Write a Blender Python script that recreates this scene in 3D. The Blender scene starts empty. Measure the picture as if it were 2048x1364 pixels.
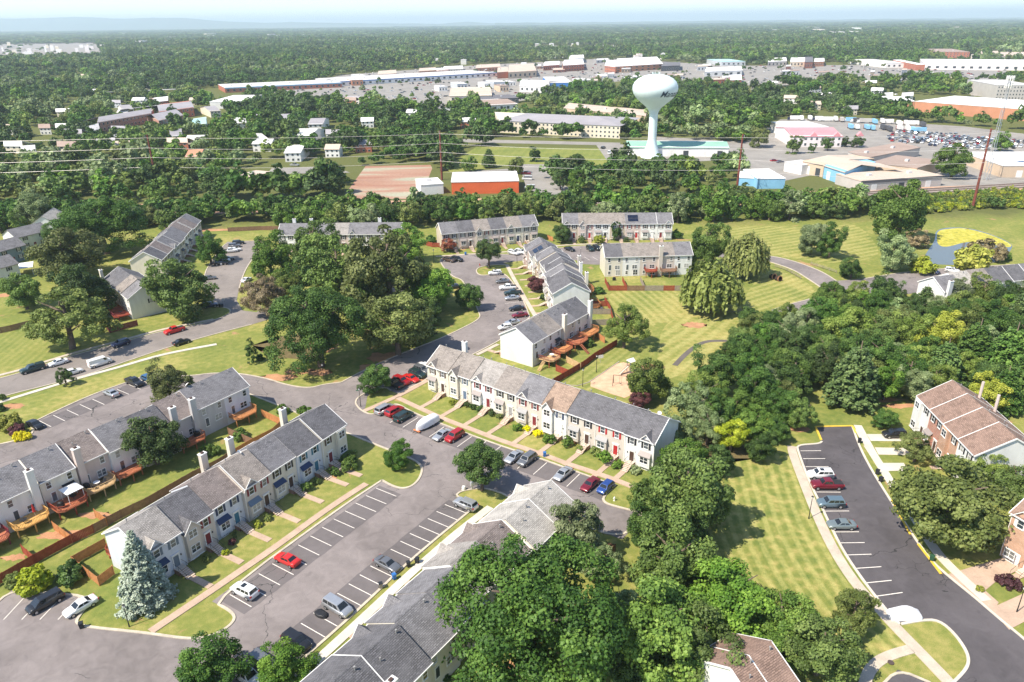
import bpy, bmesh, math, random
import numpy as np
from mathutils import Vector, Matrix
random.seed(7)
SC = bpy.context.scene
COL = SC.collection
# ---------------------------------------------------------------- camera
F, HY, ROLL, H = 1480., 43., math.radians(0.7), 80.
TILT = math.atan((682 - HY) / F)
CT, ST, CR, SR = math.cos(TILT), math.sin(TILT), math.cos(ROLL), math.sin(ROLL)
cam = bpy.data.cameras.new('camera'); cam_o = bpy.data.objects.new('camera', cam); COL.objects.link(cam_o)
cam.sensor_width = 36; cam.lens = F / 2048 * 36; cam.clip_start = 1; cam.clip_end = 200000
right = Vector((CR, -SR * ST, -SR * CT)); up = Vector((SR, CR * ST, CR * CT)); fwd = Vector((0, CT, -ST))
M = Matrix((right, up, -fwd)).transposed().to_4x4(); M.translation = (0, 0, H)
cam_o.matrix_world = M
SC.camera = cam_o
# ---------------------------------------------------------------- world, sun, exposure
SUN_EL = math.radians(52); SUN_H = Vector((-.85, -.52)).normalized()
SUN_D = Vector((SUN_H.x * math.cos(SUN_EL), SUN_H.y * math.cos(SUN_EL), math.sin(SUN_EL)))
w = bpy.data.worlds.new('World'); SC.world = w; w.use_nodes = True
wt = w.node_tree; sky = wt.nodes.new('ShaderNodeTexSky'); sky.sky_type = 'NISHITA'; sky.sun_disc = False
sky.sun_elevation = SUN_EL; sky.sun_rotation = math.atan2(SUN_H.x, SUN_H.y)
sky.altitude = 100; sky.air_density = 0.75; sky.dust_density = 0.3; sky.ozone_density = 0.6
wt.links.new(sky.outputs[0], wt.nodes['Background'].inputs[0]); wt.nodes['Background'].inputs[1].default_value = 0.15
sl = bpy.data.lights.new('sun', 'SUN'); sl.energy = 4.6; sl.angle = math.radians(.53); sl.color = (1, .925, .8)
so = bpy.data.objects.new('sun', sl); COL.objects.link(so)
so.rotation_euler = SUN_D.to_track_quat('Z', 'Y').to_euler(); so.location = (0, 0, 300)
vs = SC.view_settings; vs.view_transform = 'Standard'; vs.look = 'None'; vs.gamma = 1; vs.exposure = 0.72; vs.use_curve_mapping = False
cy = SC.cycles; cy.use_denoising = True; cy.max_bounces = 6; cy.diffuse_bounces = 3; cy.glossy_bounces = 2
cy.transmission_bounces = 2; cy.transparent_max_bounces = 4; cy.volume_bounces = 1; cy.caustics_reflective = False; cy.caustics_refractive = False
SC.render.engine = 'CYCLES'
# ---------------------------------------------------------------- pixel of the photograph (2048 x 1364) -> point at height z
def P(px, py, z=0.):
    x = px - 1024; y = 682 - py
    x, y = x * CR + y * SR, -x * SR + y * CR
    dy, dz = F * CT + y * ST, -F * ST + y * CT
    k = (z - H) / dz
    return Vector((x * k, dy * k))
def depth(px, py, z=0.):
    p = P(px, py, z); return p.y * CT + (H - z) * ST
def proj(X, Y, Z):
    fy = Y * CT - (Z - H) * ST; fz = Y * ST + (Z - H) * CT
    x, y = F * X / fy, F * fz / fy
    x, y = x * CR - y * SR, x * SR + y * CR
    return 1024 + x, 682 - y
OFF = {'A': (0, 440), 'B': (680, 440), 'C': (1348, 440), 'D': (0, 898), 'E': (680, 898), 'G': (1348, 898), 'S': (0, 0), 'T': (680, 0), 'U': (1348, 0)}
def zz(key, a, b):                       # a point read off an enlargement of the photograph
    o = OFF[key]; return o[0] + a / 2.926, o[1] + b / 2.926
def zw(key, a, b, z=0.): return P(*zz(key, a, b), z)
def path(*spec):                         # 'A', (a,b), (a,b), 'B', ... or '' for plain pixels -> world points
    out = []; k = ''
    for s in spec:
        if isinstance(s, str): k = s
        else: out.append(P(*s) if k == '' else zw(k, *s))
    return out
def smooth(pts, n=2, closed=False):
    for _ in range(n):
        q = []; m = len(pts)
        rng = range(m) if closed else range(m - 1)
        if not closed: q.append(pts[0])
        for i in rng:
            a, b = pts[i], pts[(i + 1) % m]
            q += [a * .75 + b * .25, a * .25 + b * .75]
        if not closed: q.append(pts[-1])
        pts = q
    return pts
def offset(pts, d):                      # open polyline moved d to its left
    out = []
    for i, p in enumerate(pts):
        a = pts[max(i - 1, 0)]; b = pts[min(i + 1, len(pts) - 1)]
        t = (b - a).normalized(); out.append(p + Vector((-t.y, t.x)) * d)
    return out
def inside(poly, x, y):
    c = False; j = len(poly) - 1
    for i in range(len(poly)):
        a, b = poly[i], poly[j]
        if (a[1] > y) != (b[1] > y) and x < (b[0] - a[0]) * (y - a[1]) / (b[1] - a[1]) + a[0]: c = not c
        j = i
    return c
# ---------------------------------------------------------------- materials
MATS = {}
def newmat(name, rough=.7, spec=.3):
    m = bpy.data.materials.new(name); m.use_nodes = True; t = m.node_tree; b = t.nodes['Principled BSDF']
    b.inputs['Roughness'].default_value = rough; b.inputs['Specular IOR Level'].default_value = spec
    return m, t, b
def N(t, kind, props=None, **inp):
    n = t.nodes.new('ShaderNode' + kind)
    for k, v in (props or {}).items(): setattr(n, k, v)
    for k, v in inp.items():
        s = n.inputs[k.replace('_', ' ')] if not k.startswith('i') or not k[1:].isdigit() else n.inputs[int(k[1:])]
        if hasattr(v, 'node'): t.links.new(v, s)
        else: s.default_value = v
    return n
def pos(t): return N(t, 'NewGeometry').outputs['Position']
def noise(t, scale, detail=3, vec=None, dist=0., rough=.55):
    return N(t, 'TexNoise', Vector=vec or pos(t), Scale=scale, Detail=detail, Distortion=dist, Roughness=rough).outputs['Fac']
def ramp(t, fac, stops):
    n = N(t, 'ValToRGB', Fac=fac); cr = n.color_ramp
    while len(cr.elements) < len(stops): cr.elements.new(.5)
    for e, (p, c) in zip(cr.elements, stops): e.position = p; e.color = (*c, 1) if len(c) == 3 else c
    return n.outputs['Color']
def mix(t, fac, a, b, mode='MIX'):
    n = t.nodes.new('ShaderNodeMix'); n.data_type = 'RGBA'; n.blend_type = mode
    for s, v in ((n.inputs[0], fac), (n.inputs[6], a), (n.inputs[7], b)):
        if hasattr(v, 'node'): t.links.new(v, s)
        elif isinstance(v, (int, float)): s.default_value = v
        else: s.default_value = (*v, 1) if len(v) == 3 else v
    return n.outputs[2]
def math_(t, op, a, b=0., c=0.):
    n = N(t, 'Math', {'operation': op})
    for s, v in zip(n.inputs, (a, b, c)):
        if hasattr(v, 'node'): t.links.new(v, s)
        else: s.default_value = v
    return n.outputs[0]
def grey(v): return (v, v, v)
def bump(t, b, h, strength=.3, dist=.05):
    n = N(t, 'Bump', Strength=strength, Distance=dist, Height=h); t.links.new(n.outputs[0], b.inputs['Normal'])
def plain(name, col, rough=.6, spec=.3, metal=0., var=.18, scale=1.2, fine=14.):
    if name in MATS: return MATS[name]
    m, t, b = newmat(name, rough, spec); b.inputs['Metallic'].default_value = metal
    a = noise(t, scale, 4); c = noise(t, fine, 2)
    f = math_(t, 'ADD', math_(t, 'MULTIPLY', a, .6), math_(t, 'MULTIPLY', c, .4))
    lo = tuple(x * (1 - var) for x in col); hi = tuple(min(1, x * (1 + var)) for x in col)
    t.links.new(ramp(t, f, [(.3, lo), (.7, hi)]), b.inputs['Base Color'])
    MATS[name] = m; return m
def siding(name, col):
    if name in MATS: return MATS[name]
    m, t, b = newmat(name, .55, .3)
    s = N(t, 'SeparateXYZ', Vector=pos(t)).outputs['Z']
    saw = math_(t, 'FRACT', math_(t, 'MULTIPLY', s, 4.2))
    stain = noise(t, .7, 4, N(t, 'Mapping', Vector=pos(t), Scale=(1, 1, .25)).outputs[0])
    c = ramp(t, stain, [(.3, tuple(x * .86 for x in col)), (.65, col)])
    c = mix(t, math_(t, 'MULTIPLY', math_(t, 'LESS_THAN', saw, .16), .22), c, tuple(x * .45 for x in col))
    t.links.new(c, b.inputs['Base Color']); bump(t, b, saw, .35, .03)
    MATS[name] = m; return m
def shingle(name, col, var=.3):
    if name in MATS: return MATS[name]
    m, t, b = newmat(name, .85, .2)
    v = N(t, 'TexCoord').outputs['Object']
    br = N(t, 'TexBrick', {'offset': .5}, Vector=v, Color1=(*[x * (1 - var) for x in col], 1), Color2=(*[min(1, x * (1 + var)) for x in col], 1), Mortar=(*[x * .45 for x in col], 1), Scale=1., Mortar_Size=.035, Bias=0., Brick_Width=.62, Row_Height=.21)
    st = noise(t, .5, 5, N(t, 'Mapping', Vector=pos(t), Scale=(1, 1, .5)).outputs[0]); fi = noise(t, 9., 2)
    c = mix(t, ramp(t, st, [(.34, grey(.55)), (.66, grey(0))]), br.outputs['Color'], tuple(x * 1.3 for x in col))
    c = mix(t, .5, c, ramp(t, fi, [(.3, grey(.55)), (.7, grey(1.4))]), 'MULTIPLY')
    t.links.new(c, b.inputs['Base Color']); bump(t, b, br.outputs['Fac'], .5, .03)
    MATS[name] = m; return m
def brickmat(name, c1, c2, mortar):
    if name in MATS: return MATS[name]
    m, t, b = newmat(name, .8, .2)
    s = N(t, 'SeparateXYZ', Vector=N(t, 'TexCoord').outputs['Object'])
    v = N(t, 'CombineXYZ', X=math_(t, 'ADD', s.outputs[0], s.outputs[1]), Y=s.outputs[2]).outputs[0]
    br = N(t, 'TexBrick', {'offset': .5}, Vector=v, Color1=(*c1, 1), Color2=(*c2, 1), Mortar=(*mortar, 1), Scale=1., Mortar_Size=.014, Brick_Width=.3, Row_Height=.1)
    c = mix(t, .5, br.outputs['Color'], ramp(t, noise(t, .8, 4), [(.3, grey(.7)), (.7, grey(1.25))]), 'MULTIPLY')
    t.links.new(c, b.inputs['Base Color']); MATS[name] = m; return m
def asphalt(name, dark, light, crack=.9, tint=(1, .93, .9)):
    m, t, b = newmat(name, .85, .25); p = pos(t)
    big = noise(t, .07, 5, p, .6); mid = noise(t, .5, 4, p, 1.); fine = noise(t, 22., 2, p)
    lo = tuple(dark * x for x in tint); hi = tuple(light * x for x in tint)
    c = ramp(t, math_(t, 'ADD', math_(t, 'MULTIPLY', big, .65), math_(t, 'MULTIPLY', mid, .35)), [(.34, lo), (.62, hi)])
    c = mix(t, .6, c, ramp(t, fine, [(.25, grey(.66)), (.75, grey(1.3))]), 'MULTIPLY')
    oil = noise(t, .33, 2, p)                                                  # worn oil stains
    c = mix(t, math_(t, 'MULTIPLY', ramp(t, oil, [(.66, grey(0)), (.74, grey(1))]), .35), c, tuple(dark * .55 * x for x in tint))
    # long cracks, some sealed with tar
    wob = N(t, 'VectorMath', {'operation': 'MULTIPLY_ADD'}, i0=N(t, 'TexNoise', Vector=p, Scale=.3, Detail=4.).outputs['Color'], i1=(5, 5, 0), i2=p).outputs[0]
    vo = N(t, 'TexVoronoi', {'feature': 'DISTANCE_TO_EDGE'}, Vector=wob, Scale=.075).outputs['Distance']
    vo2 = N(t, 'TexVoronoi', {'feature': 'DISTANCE_TO_EDGE'}, Vector=wob, Scale=.3).outputs['Distance']
    k = math_(t, 'LESS_THAN', vo, .0035); mask = math_(t, 'GREATER_THAN', noise(t, .045, 2, p), .5)
    k2 = math_(t, 'MULTIPLY', math_(t, 'LESS_THAN', vo2, .008), math_(t, 'GREATER_THAN', noise(t, .06, 2, p), .6))
    k = math_(t, 'MAXIMUM', math_(t, 'MULTIPLY', k, mask), k2)
    c = mix(t, math_(t, 'MULTIPLY', k, crack), c, grey(dark * .3))
    t.links.new(c, b.inputs['Base Color']); bump(t, b, fine, .25, .02)
    return m
DRY, GRN, LUSH, DIRT = (.44, .36, .13), (.225, .24, .06), (.12, .17, .038), (.45, .25, .14)
def grassmat(name, dry=.5, stripes=None, dirt=.62, wood=False):
    m, t, b = newmat(name, .9, .1); p = pos(t)
    big = noise(t, .06, 5, p, .5); mid = noise(t, .7, 4, p); fine = noise(t, 9., 3, p, 0, .7)
    f = math_(t, 'ADD', math_(t, 'MULTIPLY', big, .55), math_(t, 'MULTIPLY', mid, .45))
    c = ramp(t, f, [(.30, LUSH), (.5 + (.5 - dry) * .25, GRN), (.72 + (.5 - dry) * .3, DRY)])
    if stripes:
        ang, per, con = stripes
        r = N(t, 'VectorRotate', {'rotation_type': 'Z_AXIS'}, Vector=p, Angle=ang).outputs[0]
        x = N(t, 'SeparateXYZ', Vector=r).outputs['X']
        wv = math_(t, 'SINE', math_(t, 'MULTIPLY', math_(t, 'ADD', x, math_(t, 'MULTIPLY', noise(t, .018, 1, p), 5.)), 2 * math.pi / per))
        wv = math_(t, 'MULTIPLY_ADD', wv, .8, .5); wv = N(t, 'Clamp', Value=wv).outputs[0]
        wv = math_(t, 'MULTIPLY', wv, ramp(t, noise(t, .9, 3, p), [(.25, grey(.1)), (.65, grey(1))]))
        c = mix(t, math_(t, 'MULTIPLY', wv, con * .6), c, (.5, .44, .17))
    dn = noise(t, .11, 5, p, .8, .6)
    c = mix(t, ramp(t, dn, [(dirt, grey(0)), (dirt + .07, grey(.85))]), c, DIRT)
    c = mix(t, .85, c, ramp(t, fine, [(.25, grey(.5)), (.75, grey(1.5))]), 'MULTIPLY')
    if wood:                                                                   # leaf litter under the woods beyond the estate
        y = N(t, 'SeparateXYZ', Vector=p).outputs['Y']
        c = mix(t, N(t, 'MapRange', Value=math_(t, 'ADD', y, math_(t, 'MULTIPLY', big, 40)), From_Min=325., From_Max=345.).outputs[0], c, mix(t, mid, (.075, .1, .025), (.17, .165, .06)))
    t.links.new(c, b.inputs['Base Color']); bump(t, b, fine, .6, .12)
    return m
def leafmat(name, dark, mid_, light, rough=.55, trans=.25):
    m, t, b = newmat(name, rough, .25)
    at = N(t, 'Attribute', {'attribute_name': 'tint'}).outputs['Fac']
    oi = N(t, 'ObjectInfo').outputs['Random']
    f = math_(t, 'ADD', math_(t, 'MULTIPLY', at, .8), math_(t, 'MULTIPLY', oi, .2))
    c = ramp(t, f, [(.05, dark), (.5, mid_), (.95, light)])
    hs = N(t, 'HueSaturation', Hue=math_(t, 'MULTIPLY_ADD', oi, .03, .482), Saturation=math_(t, 'MULTIPLY_ADD', oi, .2, .92), Value=math_(t, 'MULTIPLY_ADD', math_(t, 'FRACT', math_(t, 'MULTIPLY', oi, 7.31)), .6, .85), Color=c).outputs[0]
    t.links.new(hs, b.inputs['Base Color'])
    tr = N(t, 'BsdfTranslucent', Color=hs); mx = N(t, 'MixShader', Fac=trans, i1=b.outputs[0], i2=tr.outputs[0])
    t.links.new(mx.outputs[0], t.nodes['Material Output'].inputs['Surface'])
    MATS[name] = m; return m
# ---------------------------------------------------------------- objects
def link(o, parent=None):
    COL.objects.link(o)
    if parent is not None: o.parent = parent
    return o
def tag(o, label=None, cat=None, group=None, kind=None):
    if label: o['label'] = label
    if cat: o['category'] = cat
    if group: o['group'] = group
    if kind: o['kind'] = kind
    return o
def thing(name, label, cat, loc=(0, 0, 0), rz=0., group=None, scale=None):
    o = bpy.data.objects.new(name, None); o.empty_display_size = .5; COL.objects.link(o)
    o.location = loc; o.rotation_euler = (0, 0, rz)
    if scale: o.scale = scale
    return tag(o, label, cat, group)
def inst(name, mesh, parent=None, loc=(0, 0, 0), rz=0., scale=None, mats=None):
    o = bpy.data.objects.new(name, mesh); link(o, parent); o.location = loc
    if rz: o.rotation_euler = (0, 0, rz)
    if scale: o.scale = scale
    if mats:
        for i, mm in enumerate(mats): o.material_slots[i].link = 'OBJECT'; o.material_slots[i].material = mm
    return o
class MB:
    def __init__(s): s.v = []; s.f = []; s.m = []; s.mats = []
    def mi(s, mat):
        if mat not in s.mats: s.mats.append(mat)
        return s.mats.index(mat)
    def face(s, pts, mat):
        i = len(s.v); s.v += [tuple(p) for p in pts]; s.f.append(tuple(range(i, i + len(pts)))); s.m.append(s.mi(mat)); return s
    def box(s, x0, x1, y0, y1, z0, z1, mat, skip=''):
        i = len(s.v); k = s.mi(mat)
        s.v += [(x, y, z) for z in (z0, z1) for x, y in ((x0, y0), (x1, y0), (x1, y1), (x0, y1))]
        for n, f in (('b', (3, 2, 1, 0)), ('t', (4, 5, 6, 7)), ('f', (0, 1, 5, 4)), ('r', (1, 2, 6, 5)), ('k', (2, 3, 7, 6)), ('l', (3, 0, 4, 7))):
            if n not in skip: s.f.append(tuple(i + j for j in f)); s.m.append(k)
        return s
    def prism(s, poly, axis, a, b, mat):                                       # polygon in the two other axes, swept along axis
        i = len(s.v); n = len(poly); k = s.mi(mat)
        def pt(u, v, w): return {'x': (w, u, v), 'y': (u, w, v), 'z': (u, v, w)}[axis]
        s.v += [pt(u, v, a) for u, v in poly] + [pt(u, v, b) for u, v in poly]
        s.f.append(tuple(range(i + n - 1, i - 1, -1))); s.f.append(tuple(range(i + n, i + 2 * n))); s.m += [k, k]
        for j in range(n): s.f.append((i + j, i + (j + 1) % n, i + n + (j + 1) % n, i + n + j)); s.m.append(k)
        return s
    def tube(s, p0, p1, r0, r1, mat, n=6, cap=True):
        p0, p1 = Vector(p0), Vector(p1); d = (p1 - p0); q = d.to_track_quat('Z', 'Y'); i = len(s.v); k = s.mi(mat)
        for p, r in ((p0, r0), (p1, r1)):
            for j in range(n): s.v.append(tuple(p + q @ Vector((r * math.cos(2 * math.pi * j / n), r * math.sin(2 * math.pi * j / n), 0))))
        for j in range(n): s.f.append((i + j, i + (j + 1) % n, i + n + (j + 1) % n, i + n + j)); s.m.append(k)
        if cap: s.f.append(tuple(range(i + n, i + 2 * n))); s.m.append(k)
        return s
    def lathe(s, prof, mat, n=24, c=(0, 0)):                                   # prof: list of (r, z)
        i = len(s.v); k = s.mi(mat)
        for r, z in prof:
            for j in range(n): s.v.append((c[0] + r * math.cos(2 * math.pi * j / n), c[1] + r * math.sin(2 * math.pi * j / n), z))
        for a in range(len(prof) - 1):
            for j in range(n): s.f.append((i + a * n + j, i + a * n + (j + 1) % n, i + (a + 1) * n + (j + 1) % n, i + (a + 1) * n + j)); s.m.append(k)
        return s
    def mesh(s, name, smooth_=False, recalc=True):
        me = bpy.data.meshes.new(name); me.from_pydata(s.v, [], s.f)
        for mm in s.mats: me.materials.append(mm)
        me.polygons.foreach_set('material_index', s.m)
        if recalc:
            bm = bmesh.new(); bm.from_mesh(me); bmesh.ops.recalc_face_normals(bm, faces=bm.faces); bm.to_mesh(me); bm.free()
        if smooth_: me.polygons.foreach_set('use_smooth', [True] * len(me.polygons))
        me.update(); return me
    def build(s, name, parent=None, loc=(0, 0, 0), rz=0., smooth_=False):
        return inst(name, s.mesh(name, smooth_), parent, loc, rz)
def bar(mb, a, b, wd, z0, z1, mat):                                            # an upright slab between two plan points
    a, b = Vector(a), Vector(b); t = (b - a).normalized(); n = Vector((-t.y, t.x)) * wd / 2
    mb.prism([a + n, a - n, b - n, b + n], 'z', z0, z1, mat)
def sheet(name, pts, z, mat, parent=None, kind='structure'):
    bm = bmesh.new(); vs_ = [bm.verts.new((p[0], p[1], z)) for p in pts]; f = bm.faces.new(vs_)
    bmesh.ops.triangulate(bm, faces=[f]); bmesh.ops.recalc_face_normals(bm, faces=bm.faces)
    for f in bm.faces:
        if f.normal.z < 0: f.normal_flip()
    me = bpy.data.meshes.new(name); bm.to_mesh(me); bm.free(); me.materials.append(mat)
    o = inst(name, me, parent)
    if parent is None: o['kind'] = kind
    return o
def ribbon(name, left, right_, z, mat, thick=0., parent=None, closed=False):
    n = len(left); v = [(p[0], p[1], z) for p in left] + [(p[0], p[1], z) for p in right_]; f = []
    m = n if closed else n - 1
    for i in range(m): j = (i + 1) % n; f.append((i, j, n + j, n + i))
    if thick:
        b = len(v); v += [(p[0], p[1], z - thick) for p in left] + [(p[0], p[1], z - thick) for p in right_]
        for i in range(m):
            j = (i + 1) % n
            f.append((b + i, b + j, j, i)); f.append((n + i, n + j, b + n + j, b + n + i))
    me = bpy.data.meshes.new(name); me.from_pydata(v, [], f); me.materials.append(mat)
    bm = bmesh.new(); bm.from_mesh(me); bmesh.ops.recalc_face_normals(bm, faces=bm.faces)
    up_ = [q for q in bm.faces if abs(q.normal.z) > .7]
    if up_ and up_[0].normal.z < 0: bmesh.ops.reverse_faces(bm, faces=bm.faces)
    bm.to_mesh(me); bm.free()
    o = inst(name, me, parent)
    if parent is None: o['kind'] = 'structure'
    return o
# ================================================================ the setting: ground, roads, kerbs, pavements, lawns
M_GRASS = grassmat('grass', .5, None, .63, True)
M_ASPH = asphalt('asphalt_worn', .165, .275, .85, (1, .865, .815))
M_STREET = asphalt('asphalt_street', .2, .275, .6, (1, .87, .78))
M_DARK = asphalt('asphalt_sealed', .075, .12, .8, (1, .9, .94))
M_FARLOT = asphalt('asphalt_far', .24, .33, .2, (1, .92, .82))
M_CONC = plain('concrete', (.52, .44, .35), .8, .2, var=.22, scale=.5, fine=6.)
M_CONCW = plain('concrete_bright', (.6, .54, .45), .8, .2, var=.18, scale=.4, fine=6.)
M_WALKB = plain('concrete_brown', (.48, .35, .26), .8, .2, var=.2, scale=.5, fine=5.)
M_KERB = plain('kerb_concrete', (.52, .45, .35), .8, .2, var=.25, scale=.7, fine=5.)
M_LINE = plain('line_paint', (.78, .72, .64), .7, .2, var=.25, scale=3., fine=20.)
M_YEL = plain('yellow_paint', (.75, .5, .06), .6, .3, var=.2, scale=2.)
M_DIRT = plain('bare_soil', (.45, .24, .13), .95, .05, var=.35, scale=.35, fine=4.)
M_SAND = plain('play_mulch', (.62, .4, .26), .95, .05, var=.25, scale=.6, fine=7.)
ground = sheet('ground', [Vector(p) for p in ((-60000, -400), (60000, -400), (60000, 60000), (-60000, 60000))], 0., M_GRASS)
Z0 = [0.02]
def pave(name, pts, mat, n=0):
    Z0[0] += .005
    return sheet(name, smooth(pts, n, True) if n else pts, Z0[0], mat)
def kerb(pts, wd=.32, top=.15, n=2, mat=None, name='kerb'):
    q = smooth(pts, n); l = offset(q, wd / 2); r = offset(q, -wd / 2)
    return ribbon(name, l, r, top, mat or M_KERB, top)
def walk(pts, wd=1.25, mat=None, top=.12, name='pavement', n=2):
    q = smooth(pts, n); return ribbon(name, offset(q, wd / 2), offset(q, -wd / 2), top, mat or M_CONC, top)
# --- kerb lines read off the photograph
KA_TOP = path('A', (175, 1195), (300, 1132), (450, 1062), (600, 1000), (740, 952), '', (300, 748), (340, 752), (385, 752), (422, 746.5), (469, 746.5), (503, 751), (540, 759), (566, 768), (600, 775), (625, 775.5), (649, 769), (682, 765))
KB_LEFT = path('B', (8, 951), (130, 885), (270, 820), (430, 755), (600, 690), (740, 622), (795, 592), (822, 567), (812, 540), (788, 480), (740, 400), (715, 348), (655, 332), (580, 245), (605, 217))
KB_TOP = path('B', (605, 217), (730, 205), (800, 197), (1000, 203), (1080, 190), (1300, 163), (1400, 152), (1560, 150))
KB_ISL = path('B', (985, 262), (900, 262), (815, 276), (795, 295), (806, 318), (840, 326), (930, 314), (958, 312), (1000, 350), (1045, 420), (1075, 475), (1097, 530), (1110, 570))
KB_RIGHT = path('B', (1110, 570), (1060, 620), (1000, 660), (920, 714), (800, 777), (680, 832), (560, 882), (520, 903), (508, 936), (420, 978), (338, 1018))
K_HISL = path('B', (300, 1000), (262, 975), (150, 1012), (108, 1037), (90, 1062), (96, 1087), (130, 1120), (180, 1140), (215, 1132), (300, 1088))
K_HERO = path('B', (300, 1088), (334, 1074), (420, 1125), (560, 1180), (740, 1250), (960, 1330), '', (1080, 917.2), (1151, 943), (1202, 961.5), (1231, 970))
K_EAST = path('', (1231, 970), (1206, 994), (1208, 1006), (1234, 1014), (1275, 1024), (1290, 1031), (1244, 1079), (1158, 1048), (1090, 1022))
K_EISL = path('', (1040, 1003), (1018, 995), (1005, 987), (970, 976), (935, 980), (918, 985), (911, 993), (956, 1009))
K_EROW = path('', (956, 1009), (816.7, 1123.6), (741.5, 1197), (680, 1253.4), (628.8, 1298), (540, 1377), (470, 1440))
K_BROW = path('D', (-60, 940), (70, 826), (280, 842), (550, 868), (447, 1000), (452, 1022), (500, 1042), (850, 1077), (1050, 1107), (1150, 1112), (1250, 1092), (1340, 1042), (1380, 990), (1345, 945), (1240, 893), '', (680, 1016), (764, 961))
K_BISL = path('', (764, 961), (786, 973), (806, 978), (823.5, 973), (837, 961), (845, 942), (841, 929), (822, 917), (780, 901), (693, 866), (547, 807), (498, 788))
A_O = Vector((-66.8, 152.1)); A_D = Vector((math.cos(math.radians(-124.2)), math.sin(math.radians(-124.2)))); A_N = Vector((-A_D.y, A_D.x))
A_FRONT = [A_O - A_N * 5.2 + A_D * t for t in (-6, 0, 30, 66)]
A_LEFT = path('A', (-120, 1345), (0, 1313), (100, 1292), (180, 1262), (196, 1230), (175, 1195))
pave('parking_court', KA_TOP + path('', (740, 765), (720, 872)) + [K_BISL[-3], K_BISL[-2], K_BISL[-1]] + A_FRONT + A_LEFT[:-1], M_ASPH)
pave('street', KB_LEFT + KB_TOP[1:] + [Vector((64, 254.5)), Vector((33, 254)), zw('B', 1510, 262), zw('B', 1420, 258), zw('B', 1392, 238), Vector((19, 261)), Vector((4, 259)), Vector((-3, 256.5))] + KB_ISL + KB_RIGHT[1:] + path('B', (300, 1000)) + K_HISL[1:6] + path('', (693, 866)), M_ASPH)
pave('parking_lot', path('', (693, 866), (680, 766), (740, 790)) + K_HISL[4:] + K_HERO[1:] + K_EAST[1:] + K_EISL + K_EROW[1:] + path('', (100, 1500), (-330, 1420), (-150, 1230)) + K_BROW + K_BISL[1:-2], M_ASPH)
for k in (KA_TOP, KB_LEFT, KB_TOP, KB_ISL, KB_RIGHT, K_HISL, K_HERO, K_EISL): kerb(k, .34)
for k in (K_EAST, K_EROW, K_BROW, K_BISL, A_LEFT): kerb(k, .42)
# left street and its court
S_UP = path('A', (-220, 985), (0, 927), (120, 897), (300, 833), (480, 777), (650, 737), (800, 692), (950, 652), (1090, 627), (1200, 603), (1300, 570), (1345, 547), (1350, 527), (1320, 512), (1240, 505), (1205, 480), (1190, 330), (1230, 250), (1290, 170), (1330, 128), (1540, 122))
S_DN = path('A', (1545, 125), (1500, 200), (1448, 270), (1420, 330), (1400, 400), (1385, 470), (1420, 530), (1500, 540), '', (640, 575), (720, 562), (850, 566), (905, 572))
S_LOW = path('', (905, 582), (850, 580), (720, 588), (600, 620), 'A', (1475, 612), (1300, 657), (1100, 712), (950, 757), (700, 842), (480, 917), (300, 962), (0, 1037), (-220, 1105))
pave('street', S_UP + S_DN + S_LOW, M_STREET)
for k in (S_UP, S_LOW[4:]): kerb(k, .34)
kerb(path('A', (1545, 125), (1500, 200), (1448, 270), (1420, 330), (1400, 400)), .34)
walk(path('A', (1268, 728), (1000, 777), (850, 816), (700, 862), (480, 920), (300, 975), (40, 1055), (-120, 1105)), 1.25, M_CONCW)
walk(path('A', (-200, 965), (0, 908), (120, 880), (280, 825), (480, 765), (650, 722), (950, 640), (1100, 612), (1250, 582)), 1.2, M_CONC)
walk(path('B', (135, 1122), (330, 1037), (430, 985), (512, 940)), 1.3, M_WALKB)
walk(path('B', (335, 1040), (500, 1118), (640, 1178), (770, 1225), (930, 1288), '', (1080, 907), (1131, 926.6), (1165.5, 937.8), (1206.5, 951.4), (1239, 963.4), (1275, 978)), 1.3, M_WALKB)
walk(path('', (301, 1264), (350, 1231), (413.5, 1188.5), (478.5, 1144), (553.7, 1092.8), (639, 1029.6), (700, 988.6), (733, 968)), 1.35, M_WALKB)
walk(path('E', (-250, 1345), (0, 1117), (180, 950), (400, 742), (560, 602), (700, 480), (880, 342)), 1.5, M_CONCW)
walk(path('B', (978, 266), (1010, 330), (1060, 420), (1100, 490), (1135, 548), (1152, 578)), 1.3, M_CONC)
walk(path('A', (470 * 2.926, (210) * 2.926 - 0), (500 * 2.926, 205 * 2.926)), .3, M_CONC) if False else None
walk(path('B', (800, 790), (860, 760), (925, 728)), 1.2, M_CONC)
walk(path('B', (560, 214), (700, 204), (1000, 186), (1085, 178)), 1.0, M_CONC)
walk(path('B', (1150, 166), (1320, 146), (1500, 140), (1700, 136)), 1.0, M_CONC)
# --- right-hand lot
R_LEFT = path('C', (1042, 1206), (828, 1210), (866, 1297), (850, 1311), (720, 1318), 'G', (725, 15), (790, 190), (850, 310), (900, 420), (990, 600), (1100, 762), (1200, 892), (1290, 1003), (1325, 1027))
R_ISL = path('G', (1325, 1027), (1450, 1003), (1550, 1003), (1640, 1080), (1710, 1180), (1727, 1250), (1695, 1310), (1600, 1400))
R_RIGHT = path('G', (2300, 1330), (2048, 1112), (1900, 992), (1750, 862), (1600, 742), (1500, 652), (1400, 512), (1260, 292), (1160, 132), (1090, 0), 'C', (1042, 1206))
pave('parking_lot', R_LEFT[1:] + R_ISL + path('G', (1500, 1600), (2600, 1900)) + R_RIGHT, M_DARK)
for k in (R_LEFT[2:], R_ISL, R_RIGHT): kerb(k, .4, mat=M_CONCW)
kerb(path('C', (828, 1211), (1042, 1206)), .4, .155, 0, M_YEL, 'painted_kerb')
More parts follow.
